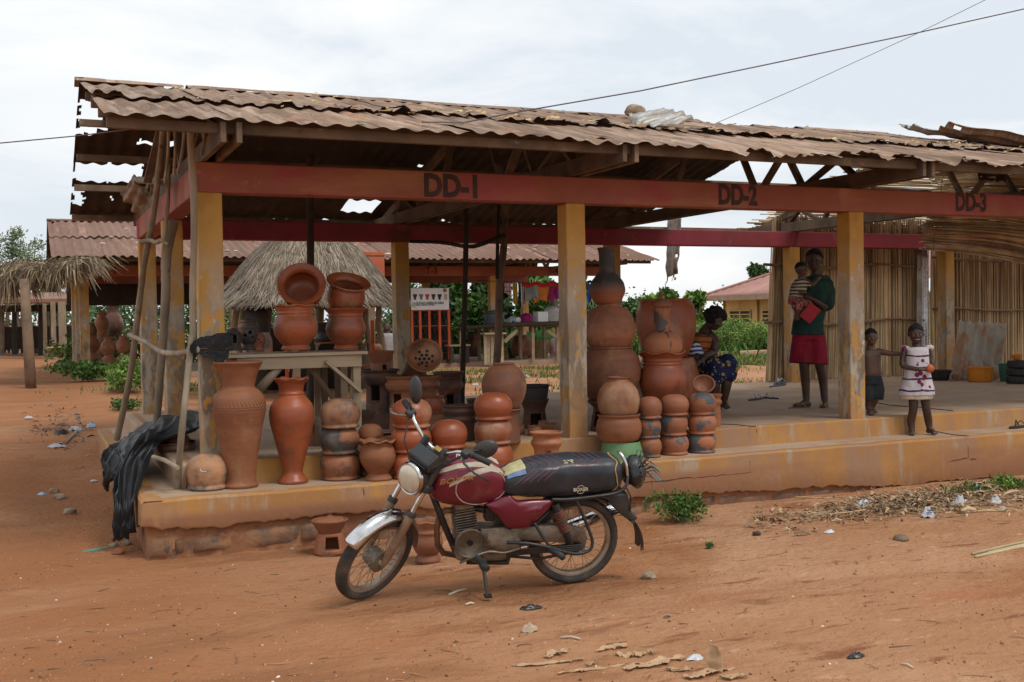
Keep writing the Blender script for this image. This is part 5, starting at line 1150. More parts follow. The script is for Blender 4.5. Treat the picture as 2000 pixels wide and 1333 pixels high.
def loft(T,e,nx=30,na=40,name='',mat=None,extra=None):
    b=LB(); xs=np.linspace(T[0][0],T[-1][0],nx)
    for x in xs:
        for k in range(na):
            q=surf(T,x,2*PI*k/na,0,e); 
            if extra: q=extra(q,x,2*PI*k/na)
            b.v.append(tuple(q))
    for i in range(nx-1):
        for k in range(na): b.f.append((i*na+k,i*na+(k+1)%na,(i+1)*na+(k+1)%na,(i+1)*na+k))
    b.f.append(tuple(range(na))); b.f.append(tuple((nx-1)*na+k for k in reversed(range(na))))
    return b.build(name,mat,bike,smooth=True,auto=60)
tank=loft(TS,.72,name='fuel_tank',mat=m_mar)
def over(T,e,fx,fa,name,mat,parent,nx=24,na=6,off=.0018):
    """thin patch that lies on a lofted body: x range and angle range as functions of u"""
    b=LB(); b.grid(lambda u,v:surf(T,lerp(fx[0],fx[1],u),lerp(fa(u)[0],fa(u)[1],v),off,e),nx,na); return b.build(name,mat,parent,smooth=True)
over(TS,.72,(.90,.50),lambda u:(.74-.10*u,1.02-.16*u),'silver_stripe',m_silver,tank)
over(TS,.72,(.84,.485),lambda u:(.02+.66*u,.10+.16*math.sin(u*PI)+.66*u),'silver_stripe',m_silver,tank)
b=LB(); lp=[(.80,.02),(.77,.18),(.70,.36),(.60,.50),(.52,.52),(.488,.2),(.50,-.35),(.56,-.72),(.66,-.80),(.74,-.62),(.79,-.25)]
cl=[]
for i in range(len(lp)):
    p0,p1,p2,p3=[lp[(i+k)%len(lp)] for k in (-1,0,1,2)]
    for k in range(5):
        t=k/5; cl.append([.5*(2*p1[j]+(p2[j]-p0[j])*t+(2*p0[j]-5*p1[j]+4*p2[j]-p3[j])*t*t+(3*p1[j]-p0[j]-3*p2[j]+p3[j])*t**3) for j in (0,1)])
b.tube([surf(TS,x,a_,.001,.72) for x,a_ in cl+[cl[0]]],.0032,5,cap=False); b.build('panel_outline',m_silver,tank)
over(TS,.72,(.84,.52),lambda u:(-1.15+.2*u,-.95+.2*u+.12*math.sin(u*23)),'chipped_edge',m_slider,tank)
over(TS,.72,(.76,.52),lambda u:(1.2,1.75),'worn_top',m_silver,tank)
b=LB(); b.lathe([(0,.014),(.036,.012),(.044,.004),(.046,-.01)],28,(.735,.015,.892)); b.build('fuel_cap',m_chrome,tank,smooth=True,auto=40)
tq=surf(TS,.80,.22,.004,.72); o=text('BOXER',.052,m_gold,(0,0,0),(0,0,0),None,bold=.0012,sx=1.25,shear=.25,ext=.001); o.parent=tank
# letters follow the flank: text +x runs towards the rear, up stays up, face out to the left
o.matrix_local=Matrix.Translation(tq)@Matrix(((-1,0,0,0),(0,.25,.97,0),(0,.97,-.25,0),(0,0,0,1)))@Matrix.Diagonal((1.25,1,1,1)).to_4x4()@Matrix.Rotation(.10,4,'Z')
# --- seat
SS=[(.505,.085,.665,.735),(.485,.115,.645,.770),(.42,.132,.628,.800),(.33,.140,.617,.828),(.22,.142,.612,.846),(.08,.142,.612,.850),(-.06,.140,.615,.846),(-.18,.132,.622,.838),(-.25,.115,.638,.822),(-.275,.07,.665,.785)]
seat=loft(SS,.60,40,44,'seat',m_vinyl,extra=lambda q,x,a:q+Vector((0,.006*fbm(x*9,a*2,3,2),.006*fbm(x*7,a*2.3,8,2))))
over(SS,.60,(.49,.36),lambda u:(.95,1.75),'yellow_patch',m_tapey,seat,10,8,.005); over(SS,.60,(.475,.365),lambda u:(.55,.94),'blue_patch',m_tapeb,seat,10,5,.005)
b=LB()
for k in range(5):
    x0=.36-.045*k; pts=[surf(SS,x0+.02-.06*abs(t)+ (.16*max(0,-(t)-.0)),lerp(1.55,.18,(t+1)/2) if False else lerp(1.75,.10,(t+1)/2),.003,.60) for t in np.linspace(-1,1,16)]
    pts=[surf(SS,x0-.05*math.sin((t+1)/2*PI)+.17*max(0,(t+1)/2-.55)**1.0,lerp(1.7,.05,(t+1)/2),.003,.60) for t in np.linspace(-1,1,18)]; b.tube(pts,.0016,4,cap=False)
for k in range(4):
    x0=.04-.045*k; pts=[surf(SS,x0-.03*math.sin(t*PI)+.08*max(0,t-.6),lerp(1.7,.62,t),.003,.60) for t in np.linspace(0,1,14)]; b.tube(pts,.0016,4,cap=False)
b.tube([surf(SS,lerp(.05,-.12,t),.62,.003,.60) for t in np.linspace(0,1,8)],.0016,4,cap=False)
b.build('stitching',m_pink,seat)
b=LB(); b.tube([surf(SS,-.215+.012*math.sin(a*5),a,.004,.60) for a in np.linspace(2.2,-.9,24)],.004,5); b.build('cord',M('yellow_cord',(.55,.36,.12),rough=.7,bump=0),seat)
o=text('BOXER',.030,m_cream,(0,0,0),(0,0,0),None,bold=.0006,ext=.0008); q=surf(SS,.02,-.28,.004,.60); o.parent=seat; o.matrix_local=Matrix.Translation(q)@Matrix(((-1,0,0,0),(0,-.2,.98,0),(0,.98,.2,0),(0,0,0,1)))
b=LB(); b.tube([q+Vector((.026*math.cos(t),.0,.026*math.sin(t))) for t in np.linspace(0,2*PI,25)],.0015,4,cap=False); b.build('emblem_ring',m_cream,seat)
o=text('\u2605 BAJA',.032,m_tapey,(0,0,0),(0,0,0),None,bold=.0006,ext=.0006) if False else None
b=LB(); b.grid(lambda u,v:surf(SS,lerp(.12,.06,u)+.006*nz3(v*9,u*7),lerp(.85,1.15,v),.0035,.60),8,8,lambda u,v:mnoise.noise(Vector((u*7,v*9,3)))<.05); b.build('worn_print',m_tapey,seat)
# --- side panel
def plate(pts,y,th,name,mat,parent=bike,bulge=.02,bev=.006):
    b=LB(); n=len(pts); cx=sum(p[0] for p in pts)/n; cz=sum(p[1] for p in pts)/n
    for p in pts: b.v.append((p[0],y-th,p[1]))
    for p in pts: b.v.append((p[0],y,p[1]))
    for p in pts: b.v.append((lerp(p[0],cx,.35),y+bulge,lerp(p[1],cz,.35)))
    b.v.append((cx,y+bulge*1.15,cz)); 
    for i in range(n):
        j=(i+1)%n; b.f.append((i,j,n+j,n+i)); b.f.append((n+i,n+j,2*n+j,2*n+i)); b.f.append((2*n+i,2*n+j,3*n))
    b.f.append(tuple(reversed(range(n)))); return b.build(name,mat,parent,bevel=bev,smooth=True,auto=50)
pp=[bl(u,v,.135) for u,v in ((948,987),(972,978),(996,969),(1012,980),(1046,978),(1083,978),(1076,992),(1052,1015),(1030,1032),(1008,1034),(988,1030),(974,1010))]
sp_=plate([(p.x,p.z) for p in pp],.135,.03,'side_panel',m_marpan)
o=text('Kick',.02,m_cream,(0,0,0),(0,0,0),None,ext=.0005) if False else None
# --- frame, engine
b=LB()
for pts,r in (([(.935,0,.70),(.86,0,.50),(.765,0,.27),(.70,.0,.205)],.021),([(.93,0,.86),(.965,0,.70)],.03),([(.90,0,.80),(.6,0,.60),(.42,0,.60)],.022),
   ([(.70,.05,.205),(.45,.09,.20),(.42,.10,.35),(.44,.09,.60)],.015),([(.70,-.05,.205),(.45,-.09,.20),(.42,-.10,.35),(.44,-.09,.60)],.015),([(.45,.10,.595),(.0,.11,.60),(-.26,.10,.63)],.014),([(.45,-.10,.595),(.0,-.11,.60),(-.26,-.10,.63)],.014),([(.42,.10,.33),(.15,.11,.58)],.013)): b.tube(pts,r,10)
b.build('frame',m_frame,bike,smooth=True)
for s in (-1,1):
  b=LB(); b.bar((.46,s*.095,.27),(-.02,s*.105,.28),.022,.045); b.build('swingarm',m_frame,bike,bevel=.005)
eng=LB(); eng.box((.605,.0,.315),(.33,.21,.19),Matrix.Rotation(-.06,3,'Y')); eng.box((.55,.0,.235),(.26,.16,.08)); eng.box((.48,0,.38),(.12,.17,.12)); en=eng.build('engine',m_alu,bike,bevel=.03)
b=LB(); c=bl(917,1059,.13); b.lathe([(.088,-.03),(.088,.0),(.080,.014),(.05,.02),(.03,.018),(0,.02)],36,c,ROTX); b.v=[(x,2*c.y-y,z) for x,y,z in b.v]; b.f=[tuple(reversed(f)) for f in b.f]; b.build('crank_cover',m_alu,en,smooth=True,auto=40)
b=LB(); b.lathe([(.018,.0),(.018,.012),(0,.014)],18,c+Vector((0,.022,0)),ROTX); b.v=[(x,2*(c.y+.022)-y,z) for x,y,z in b.v]; b.build('plug',m_frame,en)
pp=[bl(u,v,.12) for u,v in ((940,1035),(985,1030),(1012,1042),(1020,1062),(1005,1078),(960,1083),(935,1085))]; plate([(p.x,p.z) for p in pp],.12,.05,'sprocket_cover',m_alu,en,.015)
b=LB(); RC=Matrix.Rotation(.12,3,'Y'); cc=Vector((.715,0,.485))
for i in range(9): b.box(cc+RC@Vector((0,0,-.066+i*.0165)),(.135-.012*(i>6),.15-.012*(i>6),.007),RC)
b.box(cc,(.085,.095,.15),RC); b.build('cylinder',m_alu,en,bevel=.002)
b=LB(); b.box(cc+RC@Vector((0,0,.092)),(.115,.13,.04),RC); b.lathe([(.05,-.05),(.052,0),(.04,.03),(0,.038)],20,cc+RC@Vector((0,.0,.10))); b.build('cylinder_head',m_alu,en,bevel=.006)
b=LB(); b.tube([(.655,.0,.54),(.59,.02,.53)],.022,12); b.box((.565,.03,.515),(.06,.07,.09)); b.tube([(.565,.03,.56),(.565,.03,.60)],.018,10); b.box((.46,.02,.50),(.12,.14,.10)); b.build('carburettor',m_frame,en,bevel=.006)
b=LB(); ex=[(.775,-.0,.53),(.83,-.01,.53),(.865,-.02,.49),(.875,-.03,.40),(.865,-.05,.29),(.82,-.08,.215),(.72,-.11,.175),(.45,-.13,.185),(.2,-.145,.23)]; b.tube(smooth_curve(ex) if 'smooth_curve' in globals() else ex,.0185,10); b.build('exhaust_pipe',M('rusty_exhaust',(.15,.09,.06),(.25,.14,.08),scale=9,rough=.6,metal=.4,bump=.2),bike,smooth=True)
b=LB(); b.tube([(.24,-.15,.22),(.16,-.15,.25),(-.05,-.155,.31),(-.36,-.155,.41),(-.38,-.155,.415)],[.02,.042,.048,.046,.03],18); b.build('muffler',m_chrome,bike,smooth=True,auto=50)
# chain case, shock, rear fender, guard, pegs
pp=[bl(u,v,.115) for u,v in ((996,1034),(1045,1028),(1110,1025),(1146,1040),(1148,1056),(1110,1062),(1040,1056),(1000,1054))]; plate([(p.x,p.z) for p in pp],.115,.045,'chain_case',m_alu,bike,.012)
b=LB()
for z in (.20,.335): b.tube([(.50,.085,z+.05),(.25,.09,z+.01 if z<.3 else z),(.0,.09,z-.01 if z>.3 else .24)],.009,6)
b.build('chain',m_chain,bike)
for s in (1,-1):
    a=bl(1084,985,.14) if s>0 else Vector((.155,-.14,.545)); c=bl(1114,1062,.13) if s>0 else Vector((.02,-.13,.26)); d=c-a
    b=LB(); b.tube([a,a+d*.18],[.024,.028],14); b.tube([a+d*.62,c],[.024,.02],14); b.tube([a,c],.012,10); sh_=b.build('shock_absorber',m_frame,bike,smooth=True,auto=45)
    ax_=d.normalized(); e1=ax_.orthogonal().normalized(); e2=ax_.cross(e1); b=LB(); nt=11
    b.tube([a+d*(.16+.52*k/(nt*10))+(e1*math.cos(k*2*PI/10)+e2*math.sin(k*2*PI/10))*.029 for k in range(nt*10+1)],.0052,6); b.build('spring',m_spring,sh_,smooth=True)
fender(LB,(0,0,.283),.350,40,128,.15,.04,'rear_fender',m_dustblk)
b=LB(); fpts=[(-.10,.62),(-.20,.585),(-.27,.52),(-.335,.44),(-.40,.385)]
b.grid(lambda u,v:(lambda k,t:(lerp(fpts[k][0],fpts[k+1][0],t)-.0,(v-.5)*lerp(.16,.11,u),lerp(fpts[k][1],fpts[k+1][1],t)-.02*abs(v-.5)**2*4+.05*(1-u)*(1 if abs(v-.5)<.3 else 0)))(min(int(u*4),3),u*4-min(int(u*4),3)),16,8); b.build('tail_fender',m_dustblk,bike,smooth=True,solid=.004)
b=LB(); b.grid(lambda u,v:(lerp(-.395,-.43,u)-.05*math.sin(u*1.8)*(1-u*.6),(v-.5)*.15,lerp(.39,.19,u)+.014*nz3(v*9,u)*u),12,10,lambda u,v:u>.86 and mnoise.noise(Vector((v*16,u*5,1)))>.0); b.build('mud_flap',M('mud_flap_rubber',(.10,.075,.06),(.06,.05,.045),scale=6,rough=.8),bike,smooth=True,solid=.004)
def tubepx(pts,r,name,mat,parent=bike,seg=10):
    P=[bl(u,v,y) for u,v,y in pts]; Q=[]
    for i in range(len(P)-1):
        p0,p1,p2,p3=P[max(i-1,0)],P[i],P[i+1],P[min(i+2,len(P)-1)]
        for k in range(6): t=k/6; Q.append(.5*((2*p1)+(p2-p0)*t+(2*p0-5*p1+4*p2-p3)*t*t+(3*p1-p0-3*p2+p3)*t**3))
    Q.append(P[-1]); b=LB(); b.tube(Q,r,seg); return b.build(name,mat,parent,smooth=True)
tubepx([(1078,976,.14),(1110,976,.15),(1165,970,.155),(1205,963,.15),(1222,950,.14),(1226,930,.11)],.0105,'grab_rail',m_frame)
tubepx([(1226,935,.11),(1222,905,.09),(1212,886,.05),(1208,884,0)],.0105,'grab_rail',m_chrome)
tubepx([(990,1060,.16),(1030,1062,.19),(1075,1070,.21),(1120,1082,.21),(1150,1076,.20),(1157,1060,.19),(1152,1040,.18),(1138,1005,.16),(1124,975,.145)],.0105,'leg_guard',m_frame)
tubepx([(1044,1022,.15),(1058,1045,.18),(1072,1066,.20)],.010,'leg_guard_strut',m_frame)
b=LB(); p=bl(1082,1072,.20); 
for k in range(4): b.tube([p+Vector((-.03*0,.0,-.012*k+.012)),p+Vector((-.20,.0,-.012*k+.012))],.0035,6)
b.build('guard_bars',m_frame,bike)
b=LB(); p=bl(1070,1072,.20); b.tube([p,p+Vector((-.05,.06,-.01)),p+Vector((-.07,.10,-.02))],.02,8); b.build('pillion_peg',m_rubber,bike,smooth=True)
b=LB(); p=bl(930,1088,.15); q=bl(952,1112,.30); b.tube([p,q],.021,10); b.box(q.lerp(p,.4),(.045,.11,.035)); b.build('foot_peg',m_rubber,bike,bevel=.006)
tubepx([(898,1100,.14),(925,1088,.16),(955,1078,.16),(985,1080,.16),(1018,1070,.17)],.007,'gear_lever',m_alu); tubepx([(1018,1070,.17),(1030,1068,.19)],.011,'gear_pedal',m_chrome)
P=[bl(940,1085,.09),bl(946,1120,.16),bl(950,1150,.23),bl(952,1164,.255)]
b=LB(); b.tube(P,[.014,.012,.011,.010],9); b.box(P[-1]+Vector((.0,.01,.004)),(.045,.04,.01)); b.build('side_stand',m_frame,bike,smooth=True,auto=40)
# plastic bundle strapped behind the seat
m_plast=M('black_plastic_film',(.014,.015,.016),(.022,.023,.024),scale=5,rough=.32,bump=.5,bscale=9,bdist=.02,spec=.5)
bun=LB(); c=bl(1238,922,.0); bun.ball(c,(.075,.10,.095),22,16)
bun.v=[tuple(c+(Vector(q)-c)*(1+.22*mnoise.noise(Vector(q)*13)+.12*mnoise.noise(Vector(q)*31))) for q in bun.v]; bo=bun.build('strapped_bundle',m_plast,bike,smooth=True)
b=LB()
for i in range(34):
    d=Vector((-abs(random.gauss(.7,.4)),random.gauss(0,.7),random.gauss(.45,.5))).normalized(); s=c+d*.06; L=random.uniform(.06,.13); sd=d.orthogonal().normalized()*.008; m_=s+d*L*.6+Vector((0,0,.02)); e=s+d*L+Vector((-.02,0,-.035)); b.add([s-sd,s+sd,m_+sd*.8,e,m_-sd*.8],[(0,1,2,4),(4,2,3)])
b.build('loose_strips',m_plast,bo)
b=LB(); 
for i in range(5): q=c+Vector((-.06,random.uniform(-.08,.1),random.uniform(-.02,.06))); b.tube([q,q+Vector((-.05,.02,.01)),q+Vector((-.09,.05,-.03))],.0035,5)
b.build('cord_end',M('blue_cord',(.12,.30,.40),rough=.7,bump=0),bo)
b=LB(); q=bl(1222,950,.06); b.tube([q,q+Vector((-.03,.02,-.06)),q+Vector((-.035,.02,-.16))],.005,5); b.build('dangling_strip',m_plast,bo)
pp=[bl(u,v,.07) for u,v in ((1180,970),(1226,964),(1232,998),(1247,1013),(1240,1019),(1220,1012),(1198,992))]; plate([(p.x,p.z) for p in pp],.07,.13,'tail_cowl',m_dustblk,bike,.006,.008)
# ================================================================ people
m_skin=M('dark_brown_skin',(.070,.037,.025),(.05,.026,.018),scale=6,rough=.48,spec=.45,bump=.06,bscale=60)
m_skin2=M('brown_skin',(.115,.06,.038),(.085,.043,.028),scale=6,rough=.48,spec=.45,bump=.06,bscale=60)
m_hair=M('short_black_hair',(.008,.007,.007),(.014,.012,.012),scale=30,rough=.85,bump=.8,bscale=120)
m_eye=M('eye_white',(.40,.36,.32),rough=.3,bump=0); m_iris=M('dark_iris',(.01,.007,.006),rough=.2,bump=0); m_teeth=M('teeth',(.75,.72,.66),rough=.3,bump=0); m_lip=M('lips',(.11,.035,.03),rough=.5,bump=0)
Fh=CF.copy(); Fh[2]=0; Fh/=np.linalg.norm(Fh); Rh=np.array([Fh[1],-Fh[0],0.])   # away from the street camera, and to its right
class Fig:
    """joint positions measured in the photo, set around a point where the person stands; d = metres nearer the viewer"""
    def __init__(s,u,v,P): s.u,s.v,s.P=u,v,np.array(P,float); s.m=mpp(P)
    def __call__(s,u,v,d=0.):
        k=1-d/dep(s.P)
        q=s.P+Rh*(u-s.u)*s.m*k-Fh*d; q[2]=s.P[2]+(s.v-v)*s.m*k+(CP[2]-s.P[2])*(1-k); return Vector(q.tolist())
    def dir(s,x,y,z): return Vector((Rh*x-Fh*y).tolist())+Vector((0,0,z))     # x right in photo, y to the viewer, z up
def soft(mb,name,mat,parent,voxel,smooth=4,loc=None,noise=0.,ns=14.):
    o=mb.build(name,mat,parent,loc=loc,smooth=True)
    r=o.modifiers.new('skin','REMESH'); r.mode='VOXEL'; r.voxel_size=voxel; r.use_smooth_shade=True
    k=o.modifiers.new('smooth','SMOOTH'); k.factor=.5; k.iterations=smooth
    realize(o); me=o.data; me.materials.clear(); me.materials.append(mat)
    if noise:
        for v in me.vertices:
            c=v.co; v.co=c+v.normal*noise*(mnoise.noise(Vector((c.x*ns,c.y*ns,c.z*ns*.35)))+.5*mnoise.noise(Vector((c.x*ns*2.3,c.y*ns*2.3,c.z*ns*.8))))
    me.polygons.foreach_set('use_smooth',[True]*len(me.polygons)); me.update(); return o
def chain(b,pts,rad,n=5,seg=14,flat=1.):
    """limb through joints with smooth taper"""
    P=[Vector(p) for p in pts]; Q=[];R=[]
    for i in range(len(P)-1):
        p0,p1,p2,p3=P[max(i-1,0)],P[i],P[i+1],P[min(i+2,len(P)-1)]
        for k in range(n):
            t=k/n; a=.5*(2*p1+(p2-p0)*t+(2*p0-5*p1+4*p2-p3)*t*t+(3*p1-p0-3*p2+p3)*t**3); Q.append(p1.lerp(p2,t).lerp(a,.6)); R.append(lerp(rad[i],rad[i+1],t))
    Q.append(P[-1]); R.append(rad[-1]); b.tube(Q,R,seg,True,flat); b.ball(Q[0],R[0]*.98,12,8); b.ball(Q[-1],R[-1]*.98,12,8)
def torso(b,fig,rows,seg=24):
    """rows: (centre joint, half width, half depth) from bottom to top"""
    base=len(b.v)
    for (c,w,dp) in rows:
        c=Vector(c)
        for k in range(seg):
            t=2*PI*k/seg; x=math.copysign(abs(math.cos(t))**.8,math.cos(t))*w; y=math.copysign(abs(math.sin(t))**.85,math.sin(t))*dp
            b.v.append(tuple(c+fig.dir(x,-y,0)))
    n=len(rows)
    for i in range(n-1):
        for k in range(seg): b.f.append((base+i*seg+k,base+i*seg+(k+1)%seg,base+(i+1)*seg+(k+1)%seg,base+(i+1)*seg+k))
    b.f.append(tuple(base+k for k in reversed(range(seg)))); b.f.append(tuple(base+(n-1)*seg+k for k in range(seg)))
def head(b,fig,C,h,turn,tilt=0.,nod=0.):
    """head of height h at C (Vector): turn = degrees towards photo left (+)"""
    a=math.radians(turn); f=fig.dir(-math.sin(a),math.cos(a),-math.sin(nod)).normalized(); up=(Vector((0,0,1))+fig.dir(tilt,0,0)); l=up.cross(f).normalized(); u=f.cross(l); R=Matrix((f,l,u)).transposed(); H=h/2
    b.ball(C+R@Vector((-.04*H,0,.14*H)),(.86*H,.72*H,.86*H),20,14,R)
    b.ball(C+R@Vector((.20*H,0,-.30*H)),(.60*H,.56*H,.62*H),18,12,R); b.ball(C+R@Vector((.36*H,0,-.66*H)),(.34*H,.36*H,.28*H),14,10,R)
    b.ball(C+R@Vector((.80*H,0,-.10*H)),(.13*H,.13*H,.22*H),10,8,R); b.ball(C+R@Vector((.86*H,0,-.24*H)),(.14*H,.19*H,.11*H),10,8,R)
    for s in (-1,1):
        b.ball(C+R@Vector((-.02*H,s*.72*H,-.06*H)),(.17*H,.09*H,.24*H),10,8,R); b.ball(C+R@Vector((.60*H,s*.33*H,-.20*H)),(.22*H,.22*H,.2*H),10,8,R)
    b.ball(C+R@Vector((.72*H,0,-.50*H)),(.14*H,.27*H,.085*H),10,8,R)
    return R,H
def face(parent,C,R,H,smile=0.,teeth=False):
    for s in (-1,1):
        e=MB(); i=MB()
        e.ball(C+R@Vector((.735*H,s*.30*H,.035*H)),(.05*H,.115*H,.045*H),10,8,R); i.ball(C+R@Vector((.795*H,s*.29*H,.03*H)),(.04*H,.062*H,.05*H),8,6,R)
        e.build('eye',m_eye,parent,smooth=True); i.build('iris',m_iris,parent,smooth=True)
    m=MB(); pts=[C+R@Vector(((.865-.10*abs(t)**2)*H,t*.27*H,(-.52+smile*.09*t*t)*H)) for t in np.linspace(-1,1,9)]; m.tube(pts,[.02*H+.05*H*(1-abs(t)) for t in np.linspace(-1,1,9)],8); m.build('lips',m_lip,parent,smooth=True)
    if teeth: m=MB(); m.tube([p+R@Vector((.035*H,0,.01*H)) for p in pts[1:-1]],[.028*H*(1-.5*abs(t)) for t in np.linspace(-1,1,7)],8); m.build('teeth',m_teeth,parent,smooth=True)
def haircap(parent,C,R,H,mat=m_hair,th=1.045,low=.02,voxel=.008):
    b=MB(); seg=28; base=0
    rows=[]
    for i in range(11):
        a=PI/2*i/10; rows.append(a)
    for a in rows:
        for k in range(seg):
            t=2*PI*k/seg; q=Vector((.87*H*math.cos(a)*math.cos(t),.735*H*math.cos(a)*math.sin(t),.88*H*math.sin(a))); 
            front=max(0,math.cos(t)); q.z=q.z if q.z>.30*H*front else lerp(.02,.42,front)*H if front>.2 else q.z
            q.x=q.x*(1-.06*front*(1-math.sin(a))); b.v.append(tuple(C+R@(Vector((-.05*H,0,.15*H))+q*th)))
    for i in range(10):
        for k in range(seg): b.f.append((i*seg+k,i*seg+(k+1)%seg,(i+1)*seg+(k+1)%seg,(i+1)*seg+k))
    b.f.append(tuple(reversed(range(seg))))
    return b.build('hair',mat,parent,smooth=True)
def hand(b,w,d,n,L,curl=.5,spread=.12,thumb=1):
    """palm with four unequal bent fingers and a thumb; d fingers direction, n back-of-hand normal"""
    d=Vector(d).normalized(); n=Vector(n); n=(n-d*n.dot(d)).normalized(); s=d.cross(n).normalized(); R=Matrix((d,s,n)).transposed()
    b.ball(w+d*L*.24,(L*.30,L*.20,L*.10),12,8,R)
    for k,(o,ln) in enumerate(((-.15,.40),(-.05,.46),(.05,.43),(.145,.34))):
        p=w+d*L*.44+s*o*L; a=d+s*o*spread*4; q=p+a*ln*L*.5-n*curl*.10*L; e=q+(a*(1-curl*.6)-n*curl).normalized()*ln*L*.5; b.tube([p-d*L*.1,p,q,e],[L*.052,L*.05,L*.046,L*.036],8); b.ball(e,L*.036,8,6)
    p=w+d*L*.12+s*thumb*-.15*L; q=p+(d*.6-s*thumb*.75-n*.2).normalized()*L*.22; e=q+(d*.95-s*thumb*.2-n*.3).normalized()*L*.2; b.tube([p,q,e],[L*.065,L*.052,L*.04],8); b.ball(e,L*.04,8,6)
def foot(b,ank,toe,r):
    """ankle to toe tip on the floor"""
    d=(toe-ank); d.z=0; L=d.length; d.normalize(); z0=toe.z; s=d.cross(Vector((0,0,1)))
    b.tube([ank,ank.lerp(toe,.12)+Vector((0,0,-.2*(ank.z-z0)))],[r,r*.98],12)
    R=basis(d); h=ank-d*r*.55; heel=Vector((h.x,h.y,z0+r*.85)); b.ball(heel,(r*1.05,r*.9,r*.9),12,8,R)
    mid=heel.lerp(toe,.55); mid.z=z0+r*.75; b.tube([heel,heel.lerp(mid,.5)+Vector((0,0,r*.35)),mid,Vector((toe.x,toe.y,z0+r*.5))-d*r*.7],[r*.85,r*.95,r*.92,r*.72],12,True,1.0)
    for k,o in enumerate((-.62,-.3,.0,.28,.52)):
        t=Vector((toe.x,toe.y,z0+r*.3))+s*o*r*1.25-d*(abs(o+.3)*r*.5+r*.25); b.tube([t-d*r*.7+Vector((0,0,r*.1)),t],[r*.3,r*.26],7); b.ball(t,r*.26,8,6)
def sole(parent,toe,ank,w,mat,strap,nm='flip_flop',extra=.02,lab=None):
    d=toe-ank; d.z=0; L=d.length+.07; d.normalize(); s=d.cross(Vector((0,0,1))); c=ank-d*.045; c.z=toe.z
    t=MB(); pts=[]
    for a in np.linspace(0,2*PI,28,endpoint=False):
        x=(math.cos(a)+1)/2*(L+.03); y=math.sin(a)*w*(.78+.28*sstep(.3,.8,x/L)); pts.append((x,y))
    for z in (-.004,.012): 
        for x,y in pts: t.v.append(tuple(c+d*x+s*y+Vector((0,0,z))))
    n=len(pts)
    for i in range(n): t.f.append((i,(i+1)%n,n+(i+1)%n,n+i))
    t.f.append(tuple(reversed(range(n)))); t.f.append(tuple(range(n,2*n)))
    o=t.build(nm,mat,parent,loc=None if parent else c)
    if strap:
        p=c+d*L*.78+Vector((0,0,.02)); b=MB()
        for k in (-1,1): b.tube([p,p-d*L*.18+s*k*w*.62+Vector((0,0,.055)),p-d*L*.42+s*k*w*.95+Vector((0,0,-.005))],.007,7,True,.6)
        b.build('strap',strap,o)
    return o
m_green=M('dark_green_cotton',(.012,.045,.035),(.008,.03,.025),scale=5,rough=.9,bump=.15,bscale=90); m_redsh=M('crimson_cotton',(.26,.008,.028),(.17,.006,.02),scale=5,rough=.9,bump=.15,bscale=90)
m_yel=M('yellow_rubber',(.62,.42,.03),rough=.6,bump=0); m_sole=M('worn_sole',(.16,.10,.06),(.10,.07,.05),rough=.8)
def stripes(name,c1,c2,freq,axis=2,w=.5,blob=None,bs=9,bt=.25,blob2=None,rough=.9):
    m=M(name,c1,rough=rough,bump=.12,bscale=80); nt=m.node_tree; N=nt.nodes; L=nt.links; b=N['Principled BSDF']
    tc=N.new('ShaderNodeTexCoord'); sp=N.new('ShaderNodeSeparateXYZ'); nn=N.new('ShaderNodeTexNoise'); nn.inputs['Scale'].default_value=7
    L.new(tc.outputs['Object'],sp.inputs[0]); L.new(tc.outputs['Object'],nn.inputs['Vector'])
    a=N.new('ShaderNodeMath'); a.operation='MULTIPLY_ADD'; a.inputs[1].default_value=.04; L.new(nn.outputs['Fac'],a.inputs[0]); L.new(sp.outputs[axis],a.inputs[2])
    k=N.new('ShaderNodeMath'); k.operation='MULTIPLY'; k.inputs[1].default_value=freq; L.new(a.outputs[0],k.inputs[0]); f=N.new('ShaderNodeMath'); f.operation='FRACT'; L.new(k.outputs[0],f.inputs[0])
    l=N.new('ShaderNodeMath'); l.operation='LESS_THAN'; l.inputs[1].default_value=w; L.new(f.outputs[0],l.inputs[0])
    mx=N.new('ShaderNodeMix'); mx.data_type='RGBA'; mx.inputs['A'].default_value=(*c1,1); mx.inputs['B'].default_value=(*c2,1); L.new(l.outputs[0],mx.inputs['Factor']); c=mx.outputs['Result']
    for (bc,sc,th) in [(blob,bs,bt),(blob2,bs*1.7,bt*.62)]:
        if not bc: continue
        v=N.new('ShaderNodeTexVoronoi'); v.inputs['Scale'].default_value=sc; L.new(tc.outputs['Object'],v.inputs['Vector']); g=N.new('ShaderNodeMath'); g.operation='LESS_THAN'; g.inputs[1].default_value=th; L.new(v.outputs['Distance'],g.inputs[0])
        x=N.new('ShaderNodeMix'); x.data_type='RGBA'; L.new(g.outputs[0],x.inputs['Factor']); L.new(c,x.inputs['A']); x.inputs['B'].default_value=(*bc,1); c=x.outputs['Result']
    L.new(c,b.inputs['Base Color']); return m
